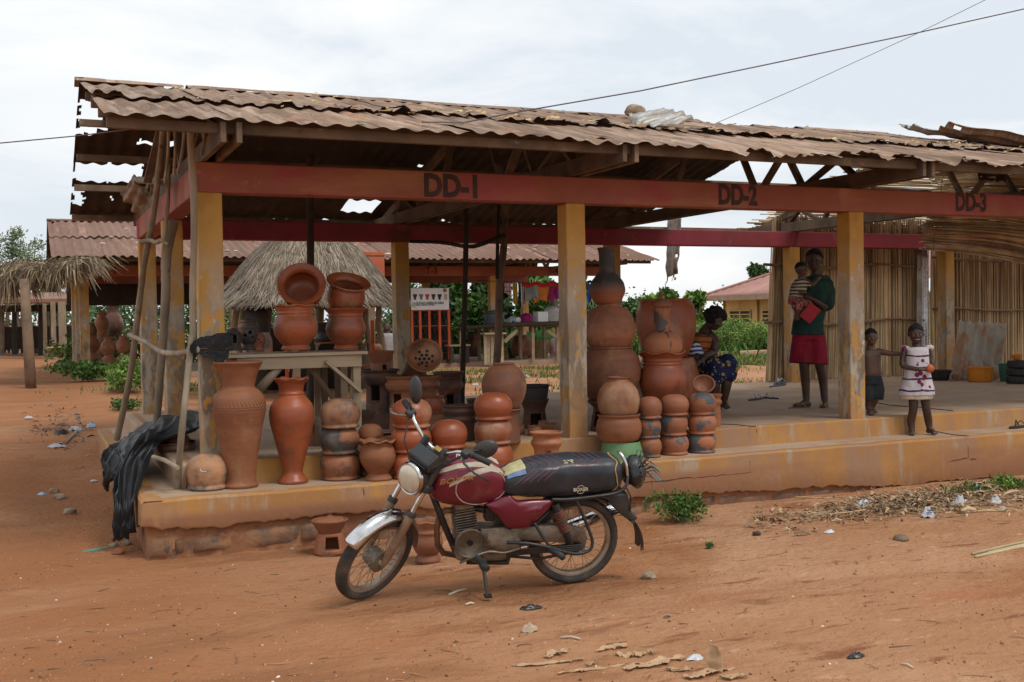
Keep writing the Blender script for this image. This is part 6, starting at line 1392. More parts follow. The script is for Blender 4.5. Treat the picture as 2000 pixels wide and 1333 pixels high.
# ---- tall person with a baby
P=at(1585,796,Z=0); f=Fig(1585,796,P)
man=thing('person','tall person in dark green T-shirt and crimson shorts holding a baby, wearing yellow flip-flops','person',P)
b=MB(); hc=f(1593,509); R,H=head(b,f,hc,45*f.m,22)
neck=f(1597,530,-.02); chain(b,[f(1596,519,-.02),neck,f(1599,546,-.02)],[.055,.056,.075])
torso(b,f,[(f(1580,655),.15,.105),(f(1581,630),.145,.10),(f(1586,600),.14,.10),(f(1592,570),.165,.11),(f(1597,552),.175,.10),(f(1598,542),.12,.075)])
hipL,hipR=f(1570,650),f(1594,650)
chain(b,[hipL,f(1570,708,.02),f(1575,745,-.03),f(1576,785,-.02)],[.085,.058,.052,.036]); chain(b,[hipR,f(1600,708,.03),f(1609,745,-.02),f(1611,787,.0)],[.085,.058,.052,.036])
tl,tr=f(1543,797.5,.10),f(1597,801.5,.17); foot(b,f(1576,788,-.02),tl,.042); foot(b,f(1611,789,.0),tr,.042)
shR,shL=f(1618,551,-.01),f(1580,551,0)
elR=f(1611,600,.07); haR=f(1577,585,.27); chain(b,[shR,f(1617,572,.01),elR,f(1595,595,.2),haR],[.058,.05,.043,.036,.028]); hand(b,haR,haR-f(1598,597,.2),f.dir(.1,.8,.6),.17,.45,thumb=-1)
elL=f(1563,600,.10); haL=f(1562,603,.29); chain(b,[shL,f(1568,575,.02),elL,haL],[.056,.048,.04,.028]); hand(b,f(1557,600,.31),f.dir(.9,.2,-.25),f.dir(.0,.8,.5),.165,.5)
body=soft(b,'body',m_skin,man,.0075,3)
face(man,hc,R,H,.4); haircap(man,hc,R,H)
b=MB(); torso(b,f,[(f(1578,654,.01),.185,.15),(f(1579,632,.01),.175,.14),(f(1586,600,.01),.165,.13),(f(1592,570),.185,.135),(f(1597,553),.19,.125),(f(1598,543,-.005),.125,.085),(f(1598,538,-.01),.075,.065)])
chain(b,[shR+f.dir(-.03,0,0),f(1618,570,.01),f(1616,594,.04)],[.08,.082,.09]); chain(b,[shL+f.dir(.03,0,0),f(1569,570,.02),f(1564,590,.06)],[.075,.078,.082]); soft(b,'t_shirt',m_green,man,.010,3,noise=.010,ns=11)
b=MB(); torso(b,f,[(f(1580,664),.172,.135),(f(1580,650),.172,.135),(f(1580,640),.165,.13)])
b.tube([f(1568,650),f(1566,680,.01),f(1564,709,.02)],[.105,.12,.128],18,True); b.tube([f(1594,650),f(1596,680,.01),f(1595,712,.02)],[.10,.115,.122],18,True); soft(b,'shorts',m_redsh,man,.011,3,noise=.010,ns=9)
sole(man,tl,f(1576,797.5,-.02),.050,m_sole,m_yel); sole(man,tr,f(1611,801.5,0),.050,m_sole,m_yel)
bk=MB(); q=[f(1547,617,.33),f(1567,633,.34),f(1588,606,.36),f(1568,591,.35)]; nn=(q[1]-q[0]).cross(q[3]-q[0]).normalized()*.012
bk.v=[tuple(p-nn) for p in q]+[tuple(p+nn) for p in q]; bk.f=[(3,2,1,0),(4,5,6,7),(0,1,5,4),(1,2,6,5),(2,3,7,6),(3,0,4,7)]
tag(bk.build('book',M('red_book_cover',(.42,.012,.025),rough=.5,bump=.03),None,loc=q[0]),'red book held under the baby by the tall person','book')
# baby
bf=Fig(1556,580,f(1556,580,.17)); baby=thing('person','baby in striped shirt carried on the arm of the tall person','person',bf(1556,580))
b=MB(); hc=bf(1559,527,.0); R,H=head(b,bf,hc,30*bf.m,-22,.05); chain(b,[bf(1560,536),bf(1560,546)],[.038,.045]); torso(b,bf,[(bf(1552,588),.075,.075),(bf(1553,572),.078,.075),(bf(1556,556),.075,.065),(bf(1560,546),.055,.045)])
chain(b,[bf(1568,550,.02),bf(1578,556,.06),bf(1588,549,.03)],[.034,.029,.022]); hand(b,bf(1588,549,.03),bf.dir(.7,.1,.6),bf.dir(0,1,0),.085,.5); chain(b,[bf(1550,551,.02),bf(1547,565,.05),bf(1556,572,.09)],[.033,.028,.022]); hand(b,bf(1556,572,.09),bf.dir(.9,.3,-.2),bf.dir(0,.6,.8),.085,.6)
chain(b,[bf(1549,588,.04),bf(1546,600,.13),bf(1546,620,.10)],[.055,.042,.03]); chain(b,[bf(1558,588,.04),bf(1568,597,.12),bf(1580,604,.10)],[.055,.042,.03]); foot(b,bf(1546,618,.10),bf(1541,626,.14),.026)
soft(b,'body',m_skin2,baby,.006,3); face(baby,hc,R,H); haircap(baby,hc,R,H)
b=MB(); torso(b,bf,[(bf(1552,584),.094,.09),(bf(1553,568),.092,.088),(bf(1557,554),.088,.075),(bf(1560,545),.06,.05)]); chain(b,[bf(1566,551,.01),bf(1573,556,.04)],[.045,.042]); chain(b,[bf(1551,552,.01),bf(1547,564,.04)],[.044,.042]); soft(b,'striped_shirt',stripes('striped_knit',(.40,.36,.27),(.05,.045,.04),26,2,.5),baby,.008,3,noise=.006)
b=MB(); torso(b,bf,[(bf(1551,594),.10,.09),(bf(1551,582),.098,.092),(bf(1552,577),.09,.085)]); chain(b,[bf(1549,588,.03),bf(1546,599,.12)],[.068,.062]); chain(b,[bf(1558,588,.03),bf(1567,596,.10)],[.066,.06]); soft(b,'plaid_shorts',stripes('red_plaid',(.30,.12,.09),(.20,.02,.025),22,0,.45,(.45,.36,.28),40,.25),baby,.008,3,noise=.006)
# ---- small boy beside the column
P=at(1703,811,Z=0); f=Fig(1703,811,P); boy=thing('person','laughing bare-chested small boy in dark shorts leaning out beside the third column','person',P)
b=MB(); hc=f(1702.5,659); R,H=head(b,f,hc,34*f.m,6,-.08); chain(b,[f(1702,669,-.01),f(1701,683,-.01)],[.036,.043])
torso(b,f,[(f(1703,742),.092,.07),(f(1704,728),.098,.085),(f(1703,710),.094,.075),(f(1702,694),.105,.07),(f(1701,684),.085,.05)])
chain(b,[f(1716,687),f(1726,689,.02),f(1740,692,.04),f(1760,692,.07)],[.036,.032,.027,.020]); hand(b,f(1760,692,.07),f.dir(.9,.15,-.35),f.dir(.2,.8,.5),.095,.35,.22,-1)
chain(b,[f(1688,688),f(1682,712,.02),f(1684,735,.05)],[.035,.03,.022]); hand(b,f(1684,735,.05),f.dir(.1,.2,-1),f.dir(-1,.2,0),.09,.5)
chain(b,[f(1697,742),f(1697,772,.02),f(1697,790,-.01),f(1698,803,.0)],[.058,.042,.037,.028]); chain(b,[f(1710,742),f(1711,770,.03),f(1706,790,-.02),f(1703,800,-.03)],[.058,.042,.036,.027])
foot(b,f(1698,803,0),f(1697,811.5,.10),.031); foot(b,f(1703,800,-.05),f(1707,808,.06),.029)
soft(b,'body',m_skin2,boy,.0055,3); face(boy,hc,R,H,1.2,True); haircap(boy,hc,R,H)
b=MB(); torso(b,f,[(f(1703,750),.108,.09),(f(1703,742),.108,.09),(f(1703,733),.10,.085)]); b.tube([f(1697,745),f(1696,764,.01),f(1697,782,.02)],[.072,.075,.074],16); b.tube([f(1710,745),f(1713,762,.01),f(1710,780,.03)],[.072,.075,.074],16); soft(b,'shorts',M('dark_denim',(.018,.025,.033),(.03,.035,.042),scale=7,rough=.9,bump=.2,bscale=80),boy,.008,3,noise=.007)
# ---- girl on the step
P=at(1797,849,Z=ZS); f=Fig(1797,849,P); girl=thing('person','smiling girl in white patterned sleeveless dress standing barefoot on the lower step','person',P)
b=MB(); hc=f(1790.5,652); R,H=head(b,f,hc,39*f.m,12,.02,.08); chain(b,[f(1791,664,-.01),f(1792,680,-.01)],[.036,.046])
torso(b,f,[(f(1793,745),.105,.085),(f(1793,715),.092,.08),(f(1792,694),.10,.08),(f(1792,682),.105,.06),(f(1792,677),.07,.045)])
chain(b,[f(1770,682),f(1764,700,.0),f(1763,715,.03),f(1788,722,.14)],[.037,.031,.028,.021]); hand(b,f(1788,722,.14),f.dir(.95,.15,-.05),f.dir(0,.8,.55),.10,.5,.15,1)
chain(b,[f(1814,682),f(1819,700,.0),f(1820,712,.03),f(1812,722,.13)],[.037,.031,.028,.021]); hand(b,f(1813,722,.13),f.dir(-.8,.3,.1),f.dir(0,.8,.55),.10,.6,.15,-1)
chain(b,[f(1784,750),f(1783,797,.02),f(1781,822,-.02),f(1782,840,-.01)],[.062,.043,.040,.029]); chain(b,[f(1805,750),f(1808,797,.02),f(1815,822,-.02),f(1817,838,-.02)],[.062,.043,.040,.029])
foot(b,f(1782,841,-.02),f(1775,851,.10),.031); foot(b,f(1817,839,-.02),f(1821,850,.10),.031)
soft(b,'body',m_skin,girl,.0058,3); face(girl,hc,R,H,1.0,True); haircap(girl,hc,R,H)
m_dress=stripes('printed_white_cotton',(.52,.48,.50),(.05,.035,.09),8.5,2,.16,(.17,.012,.06),10.5,.27,(.10,.06,.14))
b=MB(); torso(b,f,[(f(1790,772),.178,.14),(f(1791,760),.175,.14),(f(1792,735),.135,.115),(f(1792,714),.118,.105),(f(1792,696),.118,.098),(f(1792,683),.122,.078),(f(1792,678),.085,.06)])
for s,u in ((-1,1769),(1,1816)): b.tube([f(u-s*6,680,0),f(u+s*1,679,0),f(u+s*6,682,0)],[.040,.043,.043],12,True,.7)
soft(b,'dress',m_dress,girl,.008,3,noise=.009,ns=12)
b=MB(); torso(b,f,[(f(1791,779),.162,.125),(f(1791,770),.165,.128),(f(1791,760),.15,.12)]); soft(b,'petticoat',M('cream_cotton',(.55,.48,.38),rough=.9,bump=.1),girl,.008,2,noise=.008,ns=20)
o=MB(); o.ball(f(1804,720,.19),(.045,.035,.042),14,10); o.v=[tuple(Vector(q)+Vector((.008*nz3(q[0]*40,q[1]*40,q[2]*40),0,.008*nz3(q[2]*40,q[0]*40)))) for q in o.v]; tag(o.build('orange_fruit',M('orange_peel',(.50,.13,.04),(.36,.09,.03),scale=12,rough=.7),None,loc=f(1804,720,.19),smooth=True),'crumpled orange thing held by the girl in both hands','fruit')
# ---- seated woman among the pots
P=at(1392,800,Z=0); f=Fig(1392,800,P); wom=thing('person','seated woman in orange top and navy printed skirt bending behind the big jars','person',P)
b=MB(); hc=f(1395,626,.10); R,H=head(b,f,hc,40*f.m,-30,.30,.35); chain(b,[f(1387,634,.04),f(1376,650,0)],[.052,.065])
torso(b,f,[(f(1378,735,-.10),.19,.15),(f(1374,710,-.08),.175,.14),(f(1372,685,-.04),.17,.125),(f(1374,662,0),.18,.11),(f(1375,651,0),.13,.08)])
chain(b,[f(1388,656,.04),f(1396,672,.08),f(1390,688,.12),f(1372,695,.30),f(1362,700,.42)],[.062,.058,.05,.04,.032]); hand(b,f(1362,700,.42),f.dir(-.7,.4,-.4),f.dir(0,.8,.5),.17,.5)
chain(b,[f(1360,658,.03),f(1352,680,.1),f(1354,697,.3)],[.058,.05,.036]); hand(b,f(1354,697,.3),f.dir(-.4,.5,-.5),f.dir(0,.8,.5),.17,.5)
chain(b,[f(1385,735,-.02),f(1412,716,.30),f(1408,752,.34),f(1404,785,.30)],[.11,.075,.06,.04]); chain(b,[f(1370,738,-.02),f(1388,722,.34),f(1384,756,.38),f(1382,785,.34)],[.11,.075,.06,.04]); foot(b,f(1404,789,.3),f(1406,800,.46),.042); foot(b,f(1382,789,.34),f(1382,800,.5),.042)
soft(b,'body',m_skin,wom,.0085,3); face(wom,hc,R,H,.1)
b=MB()
for i in range(70):
    d=Vector(RNG.normal(size=3)); d.normalize(); q=R@Vector((d.x*.95*H-.18*H,d.y*.95*H,d.z*.8*H+.42*H)); 
    if (R.transposed()@q).x>.52*H and (R.transposed()@q).z<.5*H: continue
    b.ball(hc+q,.26*H,8,6)
b.ball(hc+R@Vector((-.18*H,0,.4*H)),(.95*H,.95*H,.8*H),14,10,R); soft(b,'hair',m_hair,wom,.011,2)
b=MB(); torso(b,f,[(f(1377,722,-.09),.20,.165),(f(1373,700,-.07),.19,.155),(f(1372,680,-.03),.185,.14),(f(1374,662,0),.19,.125),(f(1375,653,0),.13,.09)]); soft(b,'top',stripes('orange_wax_print',(.36,.12,.03),(.10,.03,.02),14,2,.22),wom,.012,3,noise=.010)
b=MB(); b.tube([f(1358,688,.16),f(1350,682,.22),f(1344,676,.22)],[.07,.085,.07],14); b.tube([f(1362,694,.2),f(1352,690,.26)],[.06,.07],12); soft(b,'striped_cloth',stripes('blue_white_stripe',(.62,.62,.60),(.03,.06,.24),19,2,.5),wom,.010,2,noise=.01)
b=MB(); torso(b,f,[(f(1378,742,-.08),.20,.18),(f(1377,730,-.08),.19,.17),(f(1376,716,-.08),.18,.16)]); chain(b,[f(1384,728,.0),f(1414,708,.30),f(1414,735,.35)],[.125,.098,.085]); chain(b,[f(1368,730,.0),f(1386,714,.34),f(1388,738,.37)],[.125,.10,.09]); b.tube([f(1402,712,.34),f(1402,742,.38)],[.125,.13],16,True,.6); soft(b,'skirt',stripes('navy_wax_print',(.010,.015,.055),(.014,.02,.08),9,2,.5,(.32,.24,.04),13,.24,(.45,.42,.40)),wom,.012,3,noise=.012,ns=9)
stl=thing('stool','low wooden stool under the seated woman','stool',f(1378,800,-.08)); c=f(1378,800,-.08)
MB().box((c.x,c.y,.31),(.36,.30,.035)).build('seat',m_plank,stl,bevel=.006)
for sx in (-1,1):
    for sy in (-1,1): MB().bar((c.x+sx*.15,c.y+sy*.12,.0),(c.x+sx*.13,c.y+sy*.10,.295),.035,.035).build('leg',m_plank,stl)
# passer-by far behind under the hut eave
P=at(757,705,Y=14.2); f=Fig(757,705,P); pp_=thing('person','dark figure far behind, half hidden by the second rear column','person',P)
b=MB(); hc=f(757,640); R,H=head(b,f,hc,20*f.m,0); torso(b,f,[(f(757,690),.16,.12),(f(757,668),.17,.12),(f(757,655),.18,.1),(f(757,651),.1,.07)]); chain(b,[f(757,646),f(757,654)],[.06,.07]); chain(b,[f(751,690),f(751,712),f(751,735)],[.09,.06,.045]); chain(b,[f(763,690),f(763,712),f(763,735)],[.09,.06,.045]); chain(b,[f(744,656),f(741,675),f(744,692)],[.06,.045,.035]); chain(b,[f(770,656),f(773,675),f(770,692)],[.06,.045,.035]); soft(b,'body',m_skin,pp_,.02,2)
b=MB(); torso(b,f,[(f(757,692),.19,.15),(f(757,668),.20,.15),(f(757,655),.20,.13),(f(757,651),.1,.08)]); soft(b,'shirt',M('pale_shirt',(.35,.33,.32),rough=.9),pp_,.02,2)
# ================================================================ right-hand end: reed walls and household things
def reed_wall(name,label,x0,x1,y,zt,n,lean,rails,seed,yl=0.):
    w=thing(name,label,'reed wall',((x0+x1)/2,y,0)); b=MB(); rs=random.Random(seed)
    for layer in (0,1):
        for i in range(n):
            x=lerp(x0,x1,(i+rs.uniform(-.4,.4))/n); top=zt+rs.gauss(0,.06)-.05*(rs.random()<.2)*4; le=lean*(1-(x-x0)/(x1-x0))*.9+rs.gauss(0,.02)
            yy=y+layer*.03+rs.gauss(0,.008); b.tube([(x,yy,rs.uniform(0,.03)),(x+le*.5+rs.gauss(0,.008),yy+yl*.5,top*.5),(x+le,yy+yl,top)],[.0135*rs.uniform(.6,1.2),.012,.008],5,cap=False)
    tag(b.build('reeds',m_reed,w,smooth=True),kind='stuff')
    for z in rails:
        pts=[(lerp(x0-.05,x1+.05,t),y-.035+yl*z/zt,z+.035*math.sin(t*9+z)+.02*t) for t in np.linspace(0,1,12)]; MB().tube(pts,[.022+.006*math.sin(i*2.1) for i in range(12)],7).build('rail',m_reedpole,w,smooth=True)
zr=lambda v:float(at(1740,v,Y=5.24)[2])
reed_wall('reed_wall','wall of upright dry reeds behind the tall person and the children',9.30,12.55,5.27,2.55,330,.22,(zr(742),zr(629),zr(522)),5,.03)
zr2=lambda v:float(at(1920,v,Y=5.4)[2])
reed_wall('reed_wall','wall of upright reeds at the far end behind the leaning rusty sheet',12.9,17.4,5.45,2.5,420,.0,(zr2(605),zr2(507)),6)
def sheet_quad(name,label,q,mat,waves,amp,cat='metal sheet',n=40,bend=0.):
    q=[Vector(p) for p in q]; nn=(q[1]-q[0]).cross(q[3]-q[0]).normalized(); b=MB()
    b.grid(lambda u,v:q[0].lerp(q[1],u).lerp(q[3].lerp(q[2],u),v)+nn*(amp*math.cos(2*PI*u*waves)+bend*math.sin(PI*v)+.008*nz3(u*4,v*4,waves)),n,12)
    return tag(b.build(name,mat,None,loc=q[0],smooth=True,solid=.003),label,cat)
m_galv=M('bright_galvanised',(.62,.64,.68),(.50,.53,.58),scale=5,rough=.3,metal=.75,bump=.1)
sheet_quad('metal_strip','dull upright zinc strip at the end of the first reed wall',[at(1789,668,Y=5.19),at(1799,668,Y=5.19),at(1800,488,Y=5.2),at(1791,488,Y=5.2)],m_zinc,1,.006,n=8)
sheet_quad('metal_strip','bright silvery upright sheet closing the gap between the two reed walls',[at(1799,742,Y=5.22),at(1816,742,Y=5.22),at(1815,484,Y=5.23),at(1800,484,Y=5.23)],m_galv,1.5,.012,n=14)
m_rustsheet=M('rust_streaked_zinc',(.33,.30,.25),(.25,.22,.18),scale=1.6,rough=.75,bump=.15,stretch=(2,2,.4),layers=[((.30,.13,.06),1.8,.45,.6,(2.5,2.5,.3)),((.18,.12,.09),3,.58,.7)])
q0=at(1853,743,Z=0.01); q1=at(1951,742,Z=0.01); q2=at(1967,632,Y=q1[1]+.42); q3=at(1873,627,Y=q0[1]+.42)
sheet_quad('leaning_sheet','rust-streaked corrugated sheet leaning against the far reed wall',[q0,q1,q2,q3],m_rustsheet,5,.018,n=60)
m_orange=M('orange_plastic',(.62,.22,.015),(.55,.18,.012),scale=4,rough=.4,bump=.02); m_greenp=M('green_plastic',(.05,.22,.15),(.04,.16,.12),scale=4,rough=.45,bump=.02)
pot('plastic_basin','orange yellow plastic basin on the floor before the leaning sheet',1923,[(20,747),(22,743),(23.5,722),(24.5,719)],m_orange,Z=0,cat='basin',th=.006)
pot('plastic_bucket','green plastic bucket between the orange basin and the tyres',1971,[(11,746),(12,742),(14.5,714),(15.5,712)],m_greenp,Z=0,cat='bucket',th=.006)
tq=at(2003,751,Z=0); tm=mpp(tq)
for i,l in enumerate(('bottom tyre of the stack at the right edge of the stall','middle tyre of the stack at the right edge of the stall','top tyre of the stack at the right edge, under the orange bowl')):
    R_=.165; h=.105; z=.06+i*.112; b=MB(); c=Vector((tq[0]+.05+.015*i,tq[1]+.17,z))
    b.lathe([(.10,-.045),(.115,-.05),(.15,-.052),(.168,-.04),(.172,-.02),(.172,.02),(.168,.04),(.15,.052),(.115,.05),(.10,.045),(.10,-.045)],40,c,wave=lambda i_,t:(-.006 if 3<=i_<=6 and int(t*40/(2*PI)*1.0)%2 else 0,0))
    tag(b.build('tyre',m_rubber,None,loc=c,smooth=True,auto=30),l,'tyre','tyres stacked at the right edge')
pot('bowl','small orange bowl on top of the stacked tyres',1994,[(5,682),(9,678),(11,671)],m_orange,base=(tq[0]+.0,tq[1]+.15,.345),cat='bowl',th=.005)
pot('basin','wide flat black basin on the floor against the reed wall by the girl',1842,[(13,744),(16,740),(21,727),(22.5,724)],m_rubber,Z=0,cat='basin',th=.006)
q=at(1867,741,Z=.02); rock('clay_lump','small reddish clay lump at the foot of the leaning sheet',(q[0],q[1],.05),.075,mp_terra,'clay lump',seed=5,sq=(1.3,1,.75))
m_slip=M('grey_blue_rubber',(.10,.11,.16),rough=.7,bump=0); m_slip2=M('black_foam',(.03,.03,.035),rough=.7,bump=0); m_wstrap=M('white_strap',(.6,.6,.62),rough=.6,bump=0)
for (u0,v0,u1,v1,zz,l,mt,sp) in ((1506,756,1533,752,.005,'grey flip-flop lying by the foot of the reed wall',m_slip,m_slip),(1515,750,1536,747,.012,'second grey flip-flop, pushed against the reed wall foot',m_slip,m_wstrap),(1466,782,1490,778,.005,'black sandal lying alone on the bare floor, left one',m_slip2,m_wstrap),(1492,777,1516,779,.005,'black sandal with white strap next to the left one on the bare floor',m_slip2,m_wstrap),(1978,836,2004,833,ZS+.006,'black shoe sole on the lower step at the right edge',m_slip2,m_slip2),(174,1079,205,1073,gz(-.8,-1)+.012,'green flip-flop lying on the earth left of the step',m_greenp,None)):
    a=Vector(at(u0,v0,Z=zz)); c=Vector(at(u1,v1,Z=zz)); a.z=c.z=zz; o=sole(None,a,c,.045,mt,sp,'sandal'); tag(o,l,'sandal')
# hanging torn strip and inner posts
b=MB(); t0=at(1318,430,Y=6.0); b.grid(lambda u,v:(t0[0]+(u-.5)*.22*(1-.25*v*v)-.05*v+.03*nz3(u*3,v*6),6.0+.03*math.cos(u*9)+.04*v,lerp(t0[2]+.05,float(at(1313,550,Y=6.0)[2]),v)+.06*(u-.5)*v),10,22,lambda u,v:(v>.9 and mnoise.noise(Vector((u*9,v*9,2)))>-.1) or (v>.6 and mnoise.noise(Vector((u*14,v*14,5)))>.5)); tag(b.build('hanging_strip',m_zinc,None,loc=t0,smooth=True,solid=.003),'torn grey metal strip hanging from the back of the roof','metal strip')
def pole(name,label,pts,r0,r1,mat=m_post,cat='pole',group=None,seg=9,knots=True,parent=None):
    """crooked pole through (u,v,Y) points"""
    P=[Vector(at(u,v,Y=y)) for u,v,y in pts]; Q=[]
    for i in range(len(P)-1):
        p0,p1,p2,p3=P[max(i-1,0)],P[i],P[i+1],P[min(i+2,len(P)-1)]
        for k in range(7): t=k/7; Q.append(.5*((2*p1)+(p2-p0)*t+(2*p0-5*p1+4*p2-p3)*t*t+(3*p1-p0-3*p2+p3)*t**3)+Vector((.006*nz3(i+t,1,r0*90),.006*nz3(i+t,5,r0*90),0)))
    Q.append(P[-1]); n=len(Q); b=MB().tube(Q,[lerp(r0,r1,i/(n-1))*(1+.13*mnoise.noise(Vector((i*.7,r0*50,3)))) for i in range(n)],seg)
    o=b.build(name,mat,parent,loc=Q[0] if parent is None else None,smooth=True,auto=50)
    if parent is None: tag(o,label,cat,group)
    return o
def base_y(u,v,z): return float(at(u,v,Z=z)[1])
GPp='crooked poles lashed at the left corner'
m_bark2=M('grey_brown_pole',(.33,.275,.20),(.22,.175,.12),scale=5,rough=.9,bump=.8,bscale=34,stretch=(1,1,.25),rnd=.12,layers=[((.42,.36,.28),3,.56,.7,(1,1,.3)),((.10,.075,.05),6,.62,.72)])
pole('pole','longest leaning pole, from the gully side of the step up under the roof corner',[(228,858,3.3),(252,745,2.9),(268,624,2.5),(281,520,2.0),(296,440,1.6),(312,315,1.0),(319,244,.55)],.034,.026,m_bark2,'pole',GPp)
pole('pole','thin upper pole reaching the left beam beside the thick forked log',[(321,470,1.55),(327,400,1.45),(330,322,1.3)],.021,.018,m_bark2,'pole',GPp)
pole('pole','thick blunt-topped log standing between the two left side columns',[(306,826,2.2),(314,713,2.0),(323,590,1.8),(324,532,1.75),(327,484,1.7),(338,432,1.62)],.036,.050,m_bark2,'pole',GPp)
pole('pole','upright pole against the first column running up to the eave',[(377,668,.02),(377,560,-.05),(379,420,-.10),(375,320,-.15),(374,240,-.3)],.024,.030,m_bark2,'pole',GPp)
pole('pole','leaning prop whose foot stands on the step beside the chalked pot',[(346,955,base_y(346,955,ZS)),(356,840,-.25),(366,730,-.12),(374,655,-.06)],.026,.024,m_bark2,'pole',GPp)
pole('pole','bent crossbar lashed across the left poles at table height',[(252,654,2.2),(270,662,1.9),(290,671,1.6),(314,687,1.1),(346,691,.5),(384,683,-.12)],.020,.027,m_bark2,'crossbar',GPp)
pole('pole','short twisted crosspiece tied high between the longest pole and the thick log',[(275,473,1.75),(294,470,1.68),(305,474,1.62),(315,470,1.58),(329,478,1.52)],.022,.020,m_bark2,'crossbar',GPp)
pole('pole','short peg tied to the foot of the leaning prop',[(300,893,.15),(322,900,-.05),(347,914,-.30)],.018,.018,m_bark2,'crossbar',GPp)
for i,(a,c,l) in enumerate((((330,246,.3),(322,358,1.0),'thin stick between the left beam and the roof, leftmost of the upright ones'),((341,238,.1),(340,342,.7),'thin stick between the left beam and the roof, middle of the upright ones'),((362,239,-.1),(348,338,.5),'slanting thin stick close to the first column under the roof'),((399,250,-.4),(394,302,-.1),'short stick wedged under the eave right of the first column'))):
    pole('stick',l,[a,((a[0]+c[0])/2+2,(a[1]+c[1])/2,(a[2]+c[2])/2),c],.014,.013,m_bark2,'stick','sticks wedged under the eave',7)
pole('pole','short log laid on the left beam with its end sticking out',[(264,352,2.6),(290,353,2.0),(323,357,1.2)],.036,.034,m_bark2,'log')
c=at(263,383,Y=2.6); bent_sheet('roof_scrap','small brown corrugated scrap hanging off the left beam',c,.34,.28,1.9,.5,1.15,m_roof,.1,rag=False)
b=MB(); a=Vector(at(315,250,Y=.9)); c=Vector(at(288,356,Y=1.6)); b.bar(a,c,.02,.07,up=(1,0,0)); tag(b.build('plank',m_truss,None,loc=a),'flat brown plank slanting under the left gable','plank')
GQ='posts inside the stall'
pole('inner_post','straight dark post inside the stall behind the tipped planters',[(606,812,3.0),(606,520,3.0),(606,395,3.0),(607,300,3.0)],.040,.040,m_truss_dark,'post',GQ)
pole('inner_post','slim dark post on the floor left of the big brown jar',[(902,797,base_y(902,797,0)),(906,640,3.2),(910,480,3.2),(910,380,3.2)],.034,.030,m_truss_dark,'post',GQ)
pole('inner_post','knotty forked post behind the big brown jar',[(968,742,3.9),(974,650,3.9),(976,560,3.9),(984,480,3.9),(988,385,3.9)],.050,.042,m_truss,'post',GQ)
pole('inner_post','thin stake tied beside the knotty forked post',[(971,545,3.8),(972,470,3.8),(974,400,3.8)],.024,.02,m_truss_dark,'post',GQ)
pole('inner_rail','crooked dark branch tied between the slim post and the knotty post',[(800,472,4.6),(860,474,4.4),(914,482,3.4),(945,476,3.5),(986,460,3.7)],.022,.028,m_truss_dark,'rail')
# black plastic sheeting
def drape(name,label,rows,mat,nu=34,nv=40,amp=.03,cat='plastic sheet',seed=0,drop=None):
    """cloth through rows of (u,v,Y) control points"""
    G=[[Vector(at(*r[:2],Y=r[2])) for r in row] for row in rows]
    def cr(P,t):
        n=len(P)-1; i=min(int(t*n),n-1); f=t*n-i; p0,p1,p2,p3=P[max(i-1,0)],P[i],P[i+1],P[min(i+2,n)]; return .5*((2*p1)+(p2-p0)*f+(2*p0-5*p1+4*p2-p3)*f*f+(3*p1-p0-3*p2+p3)*f**3)
    def fn(u,v):
        q=cr([cr(r,u) for r in G],v); a=fbm(u*5+seed,v*3,seed,3); w=1-abs(2*((u*3.3+v*.9+.35*a)%1)-1)
        a2=fbm(u*13+seed,v*11,seed,3); k=amp*(.8*a+.95*(w**1.5-.4)+.30*(1-abs(2*((v*4.1-u*1.7+.5*a)%1)-1))**3+.10*a2); return q+Vector((-.55*k,-.6*k,.7*k))
    b=MB().grid(fn,nu,nv,drop); return tag(b.build(name,mat,None,loc=G[0][0],smooth=True,solid=.004),label,cat)
m_tarp=M('dusty_black_plastic_sheet',(.008,.009,.011),(.014,.015,.017),scale=2.5,rough=.5,bump=.15,bscale=14,bdist=.01,spec=.35,layers=[((.05,.04,.032),3.5,.6,.8)])
drape('plastic_sheet','black plastic sheet heaped over the corner of the platform and hanging to the ground',[[(262,838,2.6),(312,818,2.2),(352,808,1.7),(394,800,1.1)],[(250,850,2.0),(300,834,1.6),(345,822,1.2),(394,822,.7)],[(232,872,1.3),(285,852,1.1),(330,846,.9),(393,838,.6)],[(240,905,.75),(265,880,.75),(292,866,.75),(322,858,.8)],[(226,945,.3),(240,925,.3),(262,908,.3),(300,885,.4)],[(224,990,.05),(236,985,-.05),(248,980,-.12),(266,965,-.15)],[(222,1030,.0),(234,1028,-.08),(248,1022,-.15),(264,1005,-.2)],[(220,1058,.0),(234,1056,-.08),(250,1050,-.15),(265,1038,-.2)]],m_tarp,80,120,.05,seed=2)
drape('plastic_sheet','crumpled lobe of black plastic drooping over the left edge of the step',[[(236,862,1.9),(252,857,1.8),(272,862,1.5)],[(210,882,1.6),(240,872,1.4),(268,880,1.1)],[(200,905,1.4),(228,898,1.1),(256,905,.8)],[(204,925,1.3),(222,928,1.0),(240,930,.8)],[(203,945,1.3),(208,950,1.1),(214,938,1.0)],[(206,958,1.25),(208,958,1.2),(210,957,1.15)]],m_tarp,50,60,.05,seed=7)
drape('plastic_strip','torn strip of black plastic stretched from the crossbar round the first column to the table',[[(370,674,-.17),(390,661,-.10),(418,654,-.08),(447,649,-.02)],[(371,680,-.17),(391,674,-.10),(420,670,-.08),(447,668,-.02)],[(372,686,-.17),(390,686,-.10),(418,690,-.08),(446,692,-.02)],[(375,692,-.17),(392,700,-.11),(416,711,-.09),(443,717,-.05)]],m_tarp,90,60,.014,seed=4,drop=lambda u,v:(v>.84+.22*mnoise.noise(Vector((u*4.5,3,2)))+.05*mnoise.noise(Vector((u*21,3,2)))) or (.50<v<.66 and u>.35 and mnoise.noise(Vector((u*5,v*16,6)))>.22))
